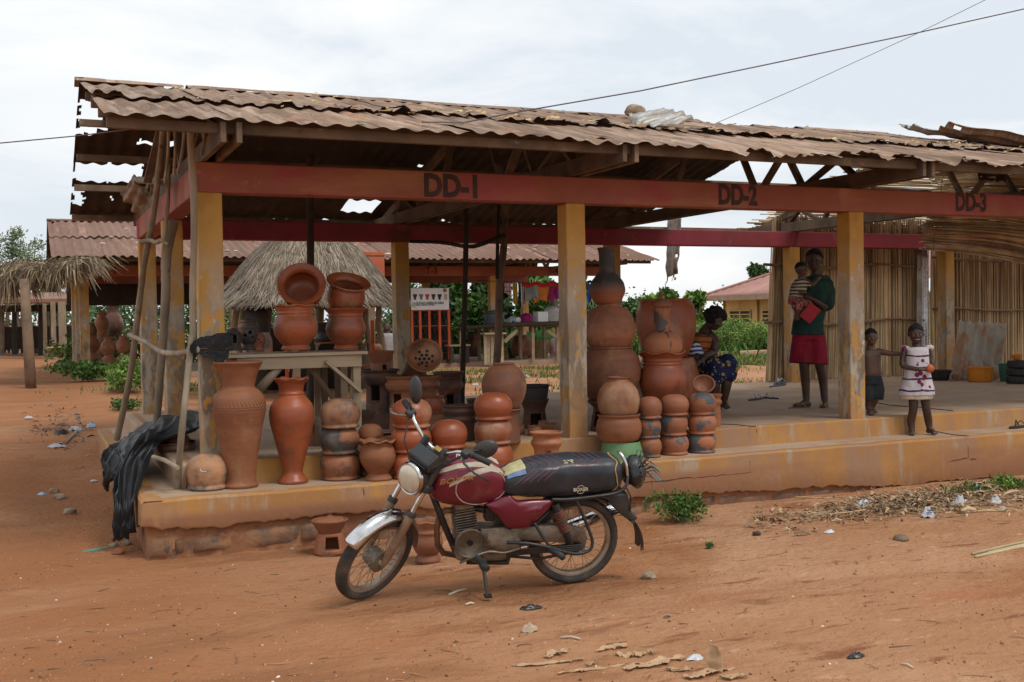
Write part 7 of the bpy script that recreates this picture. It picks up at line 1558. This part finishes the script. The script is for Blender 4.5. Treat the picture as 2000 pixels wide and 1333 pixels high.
# ================================================================ goods at the rear stall
m_white=M('white_board',(.72,.74,.76),(.66,.67,.68),scale=2,rough=.6,bump=0); m_oframe=M('orange_steel',(.55,.10,.02),(.45,.075,.02),scale=4,rough=.5,bump=.03)
YR=15.75
def rect_px(mb,u0,u1,v0,v1,Y,th=.03):
    a=at(u0,v1,Y=Y); c=at(u1,v0,Y=Y); mb.box(((a[0]+c[0])/2,Y,(a[2]+c[2])/2),(c[0]-a[0],th,c[2]-a[2])); return mb
ps=rect_px(MB(),803,876,563,606,YR).build('poster_board',m_white,None,loc=at(840,606,Y=YR)); tag(ps,'white poster with a row of small stove pictures above the orange rack','poster')
for i,(c_,sh_) in enumerate((((.05,.03,.03),0),((.20,.19,.17),0),((.45,.06,.05),1),((.06,.045,.04),0),((.02,.02,.03),1),((.42,.33,.30),2))):
    u=810.5+i*12; q=at(u,580,Y=YR-.02); m=mpp(q); b=MB(); pts=[(-4,5),(4.2,5),(4.2,1.5),(2.6,-1),(2.4,-4),(1.4,-6),(-1.4,-6),(-2.4,-4),(-2.6,-1),(-4,1.5)] if sh_!=2 else [(-3,5),(3,5),(3,-6),(-3,-6)]
    for y in (0,.004): b.v+=[(q[0]+x*m,q[1]-y,q[2]+z*m) for x,z in pts]
    n=len(pts); b.f=[tuple(range(n,2*n))]+[(k,(k+1)%n,n+(k+1)%n,n+k) for k in range(n)]; b.build('printed_stove',M('print_ink_%d'%i,c_,rough=.7,bump=0),ps)
q=at(838,592,Y=YR-.02); text('e de foyers am\u00e9lior\u00e9s enfant',.105,M('green_ink',(.05,.16,.10),rough=.7,bump=0),q,(PI/2,0,0),ps,bold=.0015,sx=.62)
q=at(828,596.5,Y=YR-.02); text('DISPONIBLES - ROBUSTES - RENTABLES',.05,M('dark_ink',(.06,.06,.07),rough=.7,bump=0),q,(PI/2,0,0),ps,sx=.6)
b=MB(); q=at(869,567.5,Y=YR-.02); b.lathe([(.05,0),(.05,.004),(0,.004)],18,q,Matrix.Rotation(PI/2,3,'X')); b.build('printed_logo',M('print_logo',(.3,.18,.08),rough=.7,bump=0),ps)
rk=thing('display_rack','orange steel rack of pigeonholes holding black stoves under the poster','rack',at(840,703,Y=YR+.1))
for u in (805,821,839,859,877): rect_px(MB(),u-1.3,u+1.3,606,702,YR+.05,.04).build('upright',m_oframe,rk)
for v in (607,637,667,690): rect_px(MB(),804,878,v-1.2,v+1.2,YR+.055,.035).build('shelf',m_oframe,rk)
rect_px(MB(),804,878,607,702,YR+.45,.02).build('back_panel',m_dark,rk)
for v0 in (634,664):
    for u in (813,830,849,868):
        if (u,v0)==(813,634): pass
        pot('charcoal_stove','small black stove in the orange rack, %s shelf, %s'%('upper' if v0==634 else 'lower',{813:'first from left',830:'second from left',849:'third from left',868:'at the right end'}[u]),u,[(4,v0),(4.5,v0-3),(3.5,v0-8),(3.5,v0-11),(6,v0-18),(6.3,v0-21)],m_frame,Y=YR+.22,cat='stove',group='black stoves in the orange rack',seg=18,n=2,win=((0,2,v0-9,v0-3),))
tb2=thing('market_table','long rough table of household goods under the rear stall','table',at(995,700,Y=YR))
a=at(895,642,Y=YR-.1); c=at(1096,632,Y=YR-.1); MB().tube([a,((a+c)/2+np.array([0,0,.03])),c],[.05,.055,.06],8).build('front_log',m_truss_dark,tb2,smooth=True)
zt=float(at(995,638,Y=YR)[2])
for k in range(4): MB().box(((a[0]+c[0])/2,YR+.1+k*.24,zt),(c[0]-a[0],.22,.03)).build('plank',m_plank,tb2)
for u in (900,958,1040,1088): 
    q=at(u,640,Y=YR+.05); MB().box((q[0],YR+.05,zt/2),(.07,.07,zt)).build('leg',m_plank,tb2); MB().box((q[0],YR+.8,zt/2),(.07,.07,zt)).build('leg',m_plank,tb2)
a=at(985,668,Y=YR-.02); c=at(1010,645,Y=YR-.02); MB().bar(a,c,.04,.09).build('brace',m_plank,tb2); a=at(1068,645,Y=YR-.02); c=at(1088,660,Y=YR-.02); MB().bar(a,c,.04,.08).build('brace',m_plank,tb2)
q=at(1040,636,Y=YR+.3); MB().box((q[0],YR+.45,zt+.02),(1.35,.7,.012)).build('table_cover',m_white,tb2)
m_mag=M('magenta_enamel',(.30,.012,.14),rough=.3,bump=0); m_greyp=M('grey_plastic',(.075,.08,.095),(.06,.065,.08),scale=3,rough=.45,bump=0); m_clear=M('cloudy_plastic',(.62,.63,.62),rough=.25,bump=0,alpha=.55)
TZ=zt+.02
pot('cooking_pot','big dark grey pot with lid on the rear table',966,[(17,637),(19,633),(19.5,620),(19,613),(20.5,612),(20,610),(12,608),(3,606),(0,605)],m_greyp,Y=YR+.2,cat='pot',open_=False,seg=30)
pot('casserole','magenta lidded casserole on the rear table',1028,[(10,633),(13,630),(14,622),(15.5,621),(14,618),(8,614),(2,612),(0,611)],m_mag,Y=YR+.2,cat='casserole',open_=False,seg=30)
pot('plastic_bin','cloudy clear plastic bin with lid at the right of the rear table',1078,[(12,633),(13,628),(14,612),(15,608),(12,602),(4,599),(0,598)],m_clear,Y=YR+.25,cat='bin',open_=False,seg=28)
o=rect_px(MB(),1046,1066,609,633,YR+.25,.3).build('white_box',m_white,None,loc=at(1056,633,Y=YR+.25),bevel=.02); tag(o,'plain white box between the magenta casserole and the clear bin','box')
for i,(u,v,w_,l,mt) in enumerate(((1000,632,9,'crumpled pale plastic wrap beside the big grey pot',m_clear),(1012,630,6,'heap of white plastic bags near the casserole',m_white))):
    q=at(u,v,Y=YR+.2); rock('plastic_wrap',l,(q[0],q[1],q[2]+.06),w_*mpp(q),mt,'plastic bag',seed=i+11,sq=(1.2,.9,.9))
pot('cup','small blue cup on the rear table before the white bags',1003,[(2.5,633),(3,627)],M('blue_plastic',(.02,.10,.42),rough=.4,bump=0),Y=YR+.05,cat='cup',seg=16,th=.005)
m_cane=M('woven_cane',(.36,.25,.12),(.26,.17,.08),scale=9,rough=.8,bump=.9,bscale=60)
bs=pot('basket','round cane basket packed with green packets below the rear table',1050,[(19,699),(20,696),(25,672),(26.5,668),(26.5,665)],m_cane,Z=.0,cat='basket',seg=40,th=.015,knurl=.35)
bq=Vector(bs[1].tolist())
b=MB()
for k in range(6): z=.05+k*.058; r_=(20+k*1.1)*bs[2]+.012; b.lathe([(r_,z-.008),(r_+.008,z),(r_,z+.008)],36,bq)
b.build('woven_band',m_cane,bs[0],smooth=True)
m_gpack=M('green_packet',(.03,.24,.05),(.10,.36,.08),scale=3,lo=.45,hi=.55,rough=.45,bump=0,layers=[((.60,.45,.05),4,.6,.64)])
for i,(u,v,rz,l) in enumerate(((1036,660,.25,'green packet standing at the left of the basket'),(1053,656,-.2,'large green and yellow packet in the middle of the basket'),(1068,655,.35,'green packet behind the middle one in the basket'),(1078,652,-.5,'light green packet sticking out on the right of the basket'))):
    q=at(u,v,Y=float(bq.y)+.02*i); tag(MB().box(q,(.24,.08,.26),Matrix.Rotation(rz,3,'Y')).build('packet',m_gpack,None,loc=q,bevel=.01),l,'packet','green packets in the basket')
pot('waste_bin','small grey plastic bin under the rear table',1000,[(7,700),(7.5,697),(9.5,682),(10,680)],m_greyp,Z=0,cat='bin',seg=24,th=.006)
pot('bottle','white bottle with yellow label beside the grey bin',988,[(2.8,702),(3,700),(3,684),(1.5,681),(1.5,678)],m_yel,Z=-.02,cat='bottle',seg=16)
q=at(1088,698,Z=0); b=MB(); b.grid(lambda u,v:(q[0]+(u-.5)*.36*(1-.3*(v-.4)**2)+.02*nz3(u*3,v*3),q[1]+.05-.12*math.sin(PI*u)*math.sin(PI*v),lerp(0.02,.50,v)),10,12); tag(b.build('printed_bag',M('pale_pink_bag',(.62,.50,.50),(.5,.2,.25),scale=4,lo=.55,hi=.6,rough=.5,bump=.1),None,loc=q,smooth=True,solid=.02),'pale pink printed bag leaning at the right end of the rear table','bag')
q=at(1020,697,Z=.0); tag(MB().box((q[0],q[1],.10),(.26,.04,.20),Matrix.Rotation(.35,3,'X')).build('tray',m_rubber,None,loc=q,bevel=.01),'black tray propped left of the cane basket','tray')
cr=thing('slat_stool','upright stool made of rough slats below the big grey pot','stool',at(965,712,Y=YR-.35)); q0=at(965,712,Y=YR-.35)
for k in range(6): MB().box((q0[0]-.22+k*.088,q0[1]+.02*(k%2),q0[2]+.36),(.075,.03,.72)).build('slat',m_plank,cr)
MB().box((q0[0],q0[1]+.02,q0[2]+.74),(.56,.32,.04)).build('top',m_plank,cr)
bn=thing('bench','low dark bench at the left of the rear table','bench',at(897,704,Y=YR)); q0=at(897,704,Y=YR)
MB().box((q0[0],YR+.1,.42),(.55,.32,.04)).build('seat',m_plank,bn)
for sx in (-.2,.2): MB().box((q0[0]+sx,YR+.1,.2),(.09,.28,.40)).build('leg',m_truss_dark,bn)
# washing on a line
LY=YR+.1; lz=float(at(1040,556,Y=LY)[2]); a=at(930,548,Y=LY); c=at(1172,556,Y=LY); tag(MB().tube([a,(a+c)/2-np.array([0,0,.03]),c],.008,5).build('clothes_line',m_rubber,None,loc=a),'line strung between the rear columns carrying hanging clothes','clothes line')
def cloth(label,u0,u1,v0,v1,mat,seed,pl=3,slant=0):
    a=at(u0,v0,Y=LY); c=at(u1,v1,Y=LY)
    b=MB().grid(lambda u,v:(lerp(a[0],c[0],u)+slant*(v)*.15+.02*nz3(u*3,v*2,seed),LY+.05*math.cos(u*2*PI*pl+seed)*(.4+v*.6)-.02,lerp(a[2],c[2],v)+.05*math.sin(u*5+seed)*v),22,12); tag(b.build('hanging_cloth',mat,None,loc=a,smooth=True,solid=.006),label,'clothes','clothes on the line')
fab=lambda n,c:M(n,c,rough=.9,bump=.1,bscale=50)
cloth('pink and white flowered cloth at the left end of the clothes line',985,999,552,576,stripes('flower_cloth',(.55,.42,.45),(.3,.12,.2),9,2,.3,(.6,.55,.5),12,.3),1)
cloth('yellow cloth hanging on the line left of the striped one',1000,1010,553,591,fab('yellow_cloth',(.50,.34,.04)),2,2)
cloth('black and white striped cloth on the clothes line',1010,1024,553,598,stripes('bw_stripe',(.45,.45,.45),(.02,.02,.025),16,0,.55),3,2)
cloth('grey cloth on the clothes line beside the orange one',1024,1049,557,585,fab('grey_cloth',(.22,.25,.26)),4,1,.2)
cloth('bright orange cloth in the middle of the clothes line',1047,1073,559,590,fab('orange_cloth',(.58,.19,.03)),5,1,-.5)
cloth('crimson cloth right of the orange one on the line',1068,1086,560,590,fab('crimson_cloth',(.26,.015,.09)),6,1,-.5)
cloth('purple cloth next to the middle column on the line',1084,1096,560,588,fab('purple_cloth',(.28,.02,.20)),7,1)
cloth('blue cloth hanging right of the middle column',1146,1153,556,590,fab('blue_cloth',(.03,.08,.40)),8,1)
b=MB(); 
for k in range(14): q=at(1024+k*5,556+2*math.sin(k),Y=LY-.03); b.ball(q,(.05,.03,.06),7,5)
tag(b.build('red_bunting',M('red_cloth',(.45,.02,.02),rough=.9,bump=0),None,loc=at(1024,556,Y=LY),smooth=True),'row of red tufts tied along the clothes line','bunting')
# orange shelf beside the hut and dark goods
sf=thing('shelf_frame','thin orange-red shelf frame standing behind the display table','shelf',at(660,745,Y=6.8)); YS=6.8
for u,v0,v1 in ((728,626,745),(560,640,745),(604,715,760)): rect_px(MB(),u-2,u+2,v0,v1,YS,.03).build('upright',m_oframe,sf)
for v in (629,670,716): rect_px(MB(),556,736,v-1.6,v+1.6,YS,.03).build('bar',m_oframe,sf)
MB().box((float(at(650,670,Y=YS+.2)[0]),YS+.25,float(at(650,669,Y=YS)[2])),(.65,.45,.02)).build('shelf',m_truss_dark,sf)
q=at(640,669,Y=YS+.2); 
for u,l in ((632,'dark stove on the orange shelf behind the planters, left'),(668,'dark stove on the orange shelf behind the planters, right')): pot('stove',l,u,[(16,667),(17,660),(14,650),(20,634),(21,630)],m_frame,Y=YS+.2,cat='stove',group='dark stoves on the orange shelf',seg=26)
pot('round_pot','small terracotta pot by the hut post',735,[(8,693),(12,685),(11,677),(7,672)],mp_terra,Y=7.4,seg=26)
# ================================================================ wires
m_wire=M('overhead_wire',(.12,.09,.10),rough=.6,bump=0)
def wire(label,P,r): o=MB().tube(P,r,5).build('overhead_cable',m_wire,None,loc=P[0]); tag(o,label,'cable')
wire('thin cable entering from the left edge and tied under the roof corner',[at(-80,287,d=7.6),at(0,280,d=7.7),at(150,266,d=7.9),at(334,243,Y=-.85)],.0045)
wire('heavier cable rising from the middle of the roof towards the upper right',[at(825,252,Y=-1.02)+np.array([0,0,.05]),at(905,240,d=9.2),at(1000,221,d=9.3),at(1250,178,d=9.6),at(1500,126,d=10),at(1785,66,d=10.5),at(2080,0,d=11)],.0062)
wire('thin cable rising steeply from the roof ridge, crossing the heavier one',[at(1387,246,Y=2.6),at(1560,172,d=12.5),at(1785,69,d=12.2),at(1925,0,d=12),at(2010,-42,d=12)],.0035)
# ================================================================ litter on the ground
def g(u,v):
    """ground point under a photo pixel"""
    z=-.6
    for _ in range(6): p=at(u,v,Z=z); z=ground_z(p[0],p[1])
    return Vector((float(p[0]),float(p[1]),z))
def scatter(name,label,n,fn,mat,shape):
    b=MB()
    for _ in range(n):
        p=fn(); 
        if p is None: continue
        shape(b,p)
    tag(b.build(name,mat,None,loc=(0,-2,-.6)),label,kind='stuff')
def anywhere(dens):
    def f():
        u=random.uniform(-30,2030); v=random.choice((random.uniform(930,1340),random.uniform(1000,1340),random.uniform(720,1340))); 
        if u>255 and v<1100-(u-290)*.083+6 : return None
        if u<255 and v<760: return None
        p=g(u,v)
        if mnoise.noise(Vector((p.x*.9,p.y*1.4,dens)))<-.05 and random.random()<.65: return None
        return p
    return f
def chip(s0,s1,flat=.25):
    def f(b,p):
        s=random.uniform(s0,s1)*random.choice((.6,.8,1,1.5)); a=random.uniform(0,PI); c,d=math.cos(a)*s,math.sin(a)*s; k=random.uniform(.35,.8)
        b.add([p+Vector((-c,-d,-.002)),p+Vector((d*k,-c*k,0)),p+Vector((c,d,-.002)),p+Vector((-d*k,c*k,0)),p+Vector((c*.15,d*.1,s*flat*2))],[(0,1,4),(1,2,4),(2,3,4),(3,0,4)])
    return f
def twig(l0,l1,r=.0025):
    def f(b,p):
        L=random.uniform(l0,l1); a=random.gauss(0,.7)+(PI if random.random()<.5 else 0); d=Vector((math.cos(a),math.sin(a),random.uniform(-.02,.06)))*L; m=p+d*.5+Vector((random.gauss(0,.1)*L,random.gauss(0,.1)*L,.006)); b.tube([p+Vector((0,0,.003)),m,p+d+Vector((0,0,.004))],[r,r,r*.6],4,cap=False)
    return f
scatter('pebbles','small earth-coloured pebbles and clods on the ground',9000,anywhere(1.),M('earth_pebbles',(.42,.22,.11),(.34,.165,.08),rough=.95,island=.35,bump=0),chip(.002,.0075,.4))
scatter('dark_crumbs','dark crumbs and specks of dirt on the ground',1500,anywhere(5.),M('dark_crumbs',(.10,.05,.03),(.16,.075,.04),rough=.95,island=.4,bump=0),chip(.004,.012,.3))
scatter('pale_chips','white and pale scraps speckled over the ground',300,anywhere(9.),M('pale_chips',(.66,.58,.48),(.5,.36,.25),rough=.9,island=.3,bump=0),chip(.004,.011,.25))
scatter('twigs','thin dry twigs and stalks on the ground',190,anywhere(3.),M('dry_twigs',(.16,.09,.05),(.30,.19,.11),rough=.9,island=.4,bump=0),twig(.03,.13))
def husk_zone(): 
    t=random.random(); u=random.gauss(1810,80) if t<.66 else random.uniform(1470,2010); v=1004-(u-1500)*.083+random.gauss(6,11)*(1+.5*nz3(u*.02,3))+(8 if t>.66 else 0); p=g(u,v); p.z+=abs(random.gauss(0,.035))*(1 if t<.72 else .3); return p if p.y<-.56 else None
def husk(b,p):
    L=random.uniform(.03,.16); a=random.uniform(0,2*PI); d=Vector((math.cos(a),math.sin(a)*.8,random.uniform(-.15,.25)))*L; sd=(Vector((-d.y,d.x,0)).normalized()+Vector((0,0,random.uniform(-.8,.8))))*random.choice((.003,.004,.006,.010,.016)); m=p+d*.5+Vector((0,0,.018))
    b.add([p-sd*.4,p+sd*.4,m+sd,m-sd,p+d+sd*.2],[(0,1,2,3),(3,2,4)])
scatter('husk_litter','heap of dry husks and leaves along the foot of the platform at right',2300,husk_zone,M('mixed_husks',(.40,.29,.17),(.22,.13,.075),scale=9,rough=.9,island=.6,bump=.1),husk)
scatter('stalk_litter','long dry stalks strewn among the husks at right',90,husk_zone,M('dry_stalks',(.42,.30,.17),(.30,.2,.11),rough=.9,island=.3,bump=0),twig(.15,.55,.005))
def gully_zone(): 
    u=random.gauss(150,48); v=random.gauss(832,22); p=g(u,v); return p if p.x<-.55 else None
scatter('gully_rubbish','dark shreds and scraps of rubbish washed into the gully at left',380,gully_zone,M('rubbish_shreds',(.05,.045,.05),(.20,.15,.11),scale=9,rough=.7,island=.6,bump=0),husk)
m_bag=M('thin_white_plastic',(.56,.57,.60),(.42,.42,.44),scale=4,rough=.35,bump=.25,bscale=14,bdist=.02,spec=.5); m_ink=M('navy_print',(.03,.04,.22),rough=.6,bump=0); m_bagblue=M('thin_blue_plastic',(.30,.45,.62),(.45,.55,.66),scale=4,rough=.35,bump=.2); m_bagtan=M('dirty_plastic',(.52,.42,.32),(.40,.28,.18),scale=5,rough=.45,bump=.3,bscale=16)
def crumple(name,label,u,v,wpx,hpx,mat,seed,cat='plastic bag',print_=False,flat=.6):
    p=g(u,v); m=mpp(p); w,h=wpx*m/2,hpx*m
    b=MB(); n=16
    def fn(a,c):
        t=a*2*PI; s=c; r=(s**.7)*(1+.45*nz3(math.cos(t)*1.3,math.sin(t)*1.3,seed)); z=h*(1-s*s)*(.45+.8*abs(nz3(a*3+seed,c*3,seed*1.3)))+h*.25*fbm(math.cos(t)*s*2+seed,math.sin(t)*s*2,seed,3); return (p.x+w*r*math.cos(t),p.y+w*flat*r*math.sin(t),p.z+max(z,-.004)+.004)
    b.grid(fn,n*2,9); o=b.build(name,mat,None,loc=p,smooth=True,auto=35); tag(o,label,cat)
    if print_:
        q=MB()
        for k in range(3):
            for j in range(4):
                x=p.x+w*(-.45+.28*j)+random.uniform(-.01,.01); z=p.z+h*(.35+.16*k); y=p.y-w*flat*.55-.012
                q.box((x,y,z),(w*.2,.004,h*.06),Matrix.Rotation(.2,3,'Y'))
        q.build('print',m_ink,o)
    return o
for i,a in enumerate((('white plastic sachet with blue print, left of the husk heap',1686,992,44,18,m_bag,True),('white plastic sachet with blue print lying nearest the street in the husks',1812,1010,34,20,m_bag,True),('crumpled clear white bag in the middle of the husk heap',1872,990,34,24,m_bag,False),('pale blue plastic scrap near the grass tuft at right',1905,958,32,14,m_bagblue,False),('white bag on the far right of the husk heap',1940,985,34,18,m_bag,False),('small white plastic scrap at the right end of the husk heap',1958,996,16,9,m_bag,False),('small white scrap between the husks and the street',1620,1041,22,6,m_bag,False),('dirty pale plastic bag on the street below the motorcycle',1036,1233,38,22,m_bagtan,False),('white wrapper among the dry leaves in the foreground',1358,1288,34,10,m_bag,False),('white plastic bag in the gully at left',148,838,30,10,m_bag,False),('small white bag beside the gully, nearest the platform',178,828,20,12,m_bagblue,False),('white paper scrap by a stick left of the platform',112,869,34,9,m_bag,False),('small white scrap on the bare earth at far left',56,813,18,5,m_bag,False),('whitish wrapper next to stones on the left earth',82,967,18,6,m_bagblue,False),('small pale scrap near the hanging plastic sheet',184,941,16,4,m_bag,False),('blue plastic scrap far off by the palm shelter post',14,682,16,6,m_bagblue,False),('white bag lying on the grass between the stalls',928,752,14,6,m_bag,False),('white bag on the sand strip between the stalls',1028,737,12,6,m_bag,False),('white bag under the bush by the platform',248,818,14,10,m_bagblue,False))):
    crumple('plastic_bag',a[0],a[1],a[2],a[3],a[4],a[5],i*1.7+1,print_=a[6])
m_blkscrap=m_plast
for i,a in enumerate((('torn black plastic scrap lying below the motorcycle',1035,1190,46,10),('crumpled black plastic scrap at the bottom right of the street',1673,1284,38,11),('small black scrap below the front wheel',690,1162,28,7),('tiny dark scrap on the street right of the stone',1302,1207,16,4),('black plastic shred in the gully',120,845,30,10))): crumple('black_scrap',a[0],a[1],a[2],a[3],a[4],m_blkscrap,i*2.3+40,'plastic scrap',flat=.45)
for i,(l,u,v,r,mt) in enumerate((('angular pale stone on the street right of the rear wheel',1268,1130,.042,m_stone),('brown stone on the left earth, nearest the step',137,1003,.045,m_stone),('pair-like brown stone beside the white wrapper at left',118,975,.05,m_stone),('small stone next to the white wrapper at left',106,962,.04,m_stone),('ochre broken lump at the foot of the hanging plastic',248,1064,.03,m_stone),('ochre rubble piece by the green flip-flop',222,1068,.028,m_stone),('pale pebble on the earth before the step',570,1074,.016,m_stone),('grey clod near the corner of the step',232,1082,.04,mp_brown),('dark stone where the husk litter begins',1478,1058-12,.03,mp_dark))):
    p=g(u,v); rock('stone',l,(p.x,p.y,p.z+r*.35),r,mt,'stone','stones on the earth',seed=i*1.3,sq=(1.2,1,.72))
m_leafb=M('dry_brown_leaf',(.50,.33,.19),(.40,.25,.14),scale=7,rough=.8,bump=.5,bscale=18,stretch=(1,4,1),layers=[((.56,.42,.27),5,.55,.7)])
def dry_leaf(label,u,v,lpx,wpx,ang,lift,seed):
    p=g(u,v); m=mpp(p)*.85; L=lpx*m; Wd=wpx*m*1.5; R=rotz(ang); b=MB()
    def fn(a,c):
        x=(a-.5)*L; wd=Wd*(math.sin(PI*min(max(a*.92+.06,0),1))**.6)*(1+.25*nz3(a*6,seed)); y=(c-.5)*wd*(1+.5*nz3(a*11,seed,5))+.02*nz3(a*4,seed,3); z=.55*lift*m*(abs(c-.5)*1.4*(.6+nz3(a*3,seed,7))+.55*math.sin(a*PI+seed)**2*.6)+.012*fbm(a*5,c*4,seed,2)
        q=R@Vector((x,y,0)); return (p.x+q.x,p.y+q.y,p.z+.006+max(z,0))
    b.grid(fn,40,14,lambda a,c:abs(c-.5)>.30+.22*mnoise.noise(Vector((a*7+seed,c*2,seed))) or mnoise.noise(Vector((a*8,c*5,seed+4)))>.42); tag(b.build('dry_leaf',m_leafb,None,loc=p,smooth=True,solid=.002),label,'leaf','large dry leaves in the foreground')
for i,a in enumerate((('curled dry leaf pointing left, at the start of the leaf trail',1085,1279,70,30,.3,14),('long narrow dry leaf strip at the left of the leaf trail',1070,1298,170,16,-.20,8),('thin dry strip running towards the centre of the leaf trail',1160,1310,180,16,-.05,8),('pale dry leaf with raised tip above the middle of the trail',1195,1268,90,24,.12,18),('broad pale dry leaf below the raised one',1232,1282,70,32,-.4,16),('small crumpled dry leaf in the middle of the trail',1155,1300,38,16,.4,18),('largest torn dry leaf at the centre right of the trail',1280,1298,170,44,.08,12),('dry leaf overlapping the largest torn one on its right',1325,1312,56,20,-.4,16),('small dry leaf pointing upwards beside the white wrapper',1273,1278,24,10,1.2,20),('dry leaf at the lower right end of the trail',1385,1316,140,34,.02,14),('last dry leaf cut by the bottom edge',1432,1326,64,22,-.5,18))): dry_leaf(a[0],a[1],a[2],a[3],a[4],a[5],a[6],i*2.1+3)
p=g(1398,1312); m=mpp(p); b=MB(); b.grid(lambda u,v:(p.x+(u-.5)*22*m*math.sin(PI*min(v*.9+.12,1))**.7+.01*nz3(v*4,u),p.y+.03*math.cos(u*3)+.02*v,p.z+v*52*m),8,14); tag(b.build('dry_leaf',m_leafb,None,loc=p,smooth=True,solid=.003),'dry leaf standing upright beside the white wrapper in the foreground','leaf')
m_peel=M('peeled_stick',(.66,.58,.44),(.5,.4,.28),scale=8,rough=.8,bump=.2)
def stick(name,label,u0,v0,u1,v1,r,mat,cat='stick',group=None,n=1):
    a=g(u0,v0); c=g(u1,v1); a.z+=r; c.z+=r; b=MB(); b.tube([a,a.lerp(c,.5)+Vector((.01,.01,.004)),c],[r,r,r*.8],7); tag(b.build(name,mat,None,loc=a,smooth=True),label,cat,group)
stick('peeled_stick','split pale stick below the front of the motorcycle',877,1164,910,1153,.007,m_peel); stick('peeled_stick','small white stick under the side stand',910,1183,926,1181,.006,m_peel); stick('peeled_stick','white twisted stick above the leaf trail',1096,1248,1133,1251,.007,m_peel); stick('peeled_stick','thin white stick at the bottom right of the street',1760,1299,1784,1307,.005,m_peel)
m_bamboo=M('pale_bamboo',(.52,.42,.25),(.40,.31,.17),scale=5,rough=.6,bump=.2,rnd=.1)
for i,(u0,v0,u1,v1,l) in enumerate(((1899,1086,2060,1052,'upper bamboo stick of the bundle entering from the right edge'),(1905,1091,2070,1060,'lower bamboo stick of the bundle entering from the right edge'),(1930,1084,2060,1058,'thin bamboo stick lying between the two at the right edge'))): stick('bamboo_stick',l,u0,v0,u1,v1,.011,m_bamboo,'bamboo','bamboo sticks at the right edge')
stick('branch','bare forked branch lying in the gully left of the platform',150,843,128,866,.016,m_bark2,'branch'); stick('branch','long thin branch among the husk litter',1590,1010,1690,988,.010,m_bark2,'branch'); stick('branch','pale stalk sticking out to the right of the husks',1880,1003,1972,999,.008,m_bamboo,'branch')
p=g(1765,1055); o=pot('shell','upturned grey brown calabash shell on the street at right',1765,[(14,1058),(15,1055),(11,1049),(0,1047)],mp_grey,Z=p.z,cat='shell',open_=False,seg=24)
# green growth
def weed(label,u,v,r,n,s,mat=ml_light,stems=7,hh=.9):
    p=g(u,v); bush('weed',label,(p.x,p.y),(r,r*.6,r*hh),n,s,mat,stems,cat='weed')
weed('leafy green weed growing at the foot of the platform behind the motorcycle',1330,1020,.36,1400,.034,ml_mid,14,.42); weed('small sprig of green leaves lying on the street',1388,1073,.05,40,.03,ml_mid,3,.5)
p=g(1945,958); grass('grass_tuft','tuft of bright green grass at the foot of the platform at right',[((p.x-.4,p.y+.05),(p.x+.7,p.y+.02))],480,.10,ml_mid,(.14,.07),.010)
weed('low spreading weed in the grass tuft at the right edge',1960,955,.2,300,.04,ml_light,6,.4)
# field and distant wood
m_field=M('rough_field',(.13,.17,.05),(.19,.17,.07),scale=.4,rough=.95,bump=.6,bscale=4,bdist=.2,layers=[((.30,.15,.07),.35,.56,.66)])
b=MB()
def field(u,v):
    y=lerp(17.5,600,v**3); x=lerp(-350,500,u); return (x,y+1.5*fbm(x*.1,v*3),gz(x,y)+.012+.04*fbm(x*.3,y*.3))
xs=sorted(list(np.linspace(-25,45,90))+list(np.linspace(-350,-26,14))+list(np.linspace(46,500,14))); ys=[21.5+.9*k+.02*k**2.6 for k in range(46)]
for y in ys:
    for x in xs: yy=y+(1.6*fbm(x*.16,2.,0,3) if y<24 else 0); b.v.append((x,yy,ground_z(x,yy)+.012+(.05*fbm(x*.3,yy*.3) if y>24 else 0)))
n=len(xs)
for j in range(len(ys)-1):
    for i in range(n-1):
        a=j*n+i
        if b.v[a][0]<2.5+1.5*nz3(b.v[a][1]*.4,1) and b.v[a][1]<44+3*nz3(b.v[a][0]*.3,2): continue
        b.f.append((a,a+1,a+n+1,a+n))
tag(b.build('field',m_field,smooth=True),'rough green field beyond the stalls',kind='structure')
b=MB()
for k in range(170):
    x=random.uniform(-70,100); y=random.uniform(62,85); h=random.uniform(2.2,5.2)
    if 24<x<60 and y<75: continue
    leaves(b,(x,y,gz(x,y)+h*.5),(random.uniform(2,4),2,h*.6),330,.36,hollow=.1)
tag(b.build('distant_wood',ml_far,None,loc=(0,70,0)),'distant wood along the horizon',kind='stuff')
grass('grass','tall weeds growing in the field behind the rear stall',[((4,24),(22,24)),((4,27),(24,28)),((12,20),(24,22)),((15,16.8),(23,19))],5000,.5,ml_mid,(1.,1.),.07)
b=MB()
for i in range(26):
    x=TX+.0+i*.62; y=22.6+.5*math.sin(i*2.2); leaves(b,(x,y,gz(x,y)+.4),(.7,.6,.55+.25*math.sin(i*1.9)),420,.13,hollow=.1)
tag(b.build('undergrowth',ml_mid,None,loc=(6,22.6,gz(6,22))),'green undergrowth along the back of the rear stall',kind='stuff')
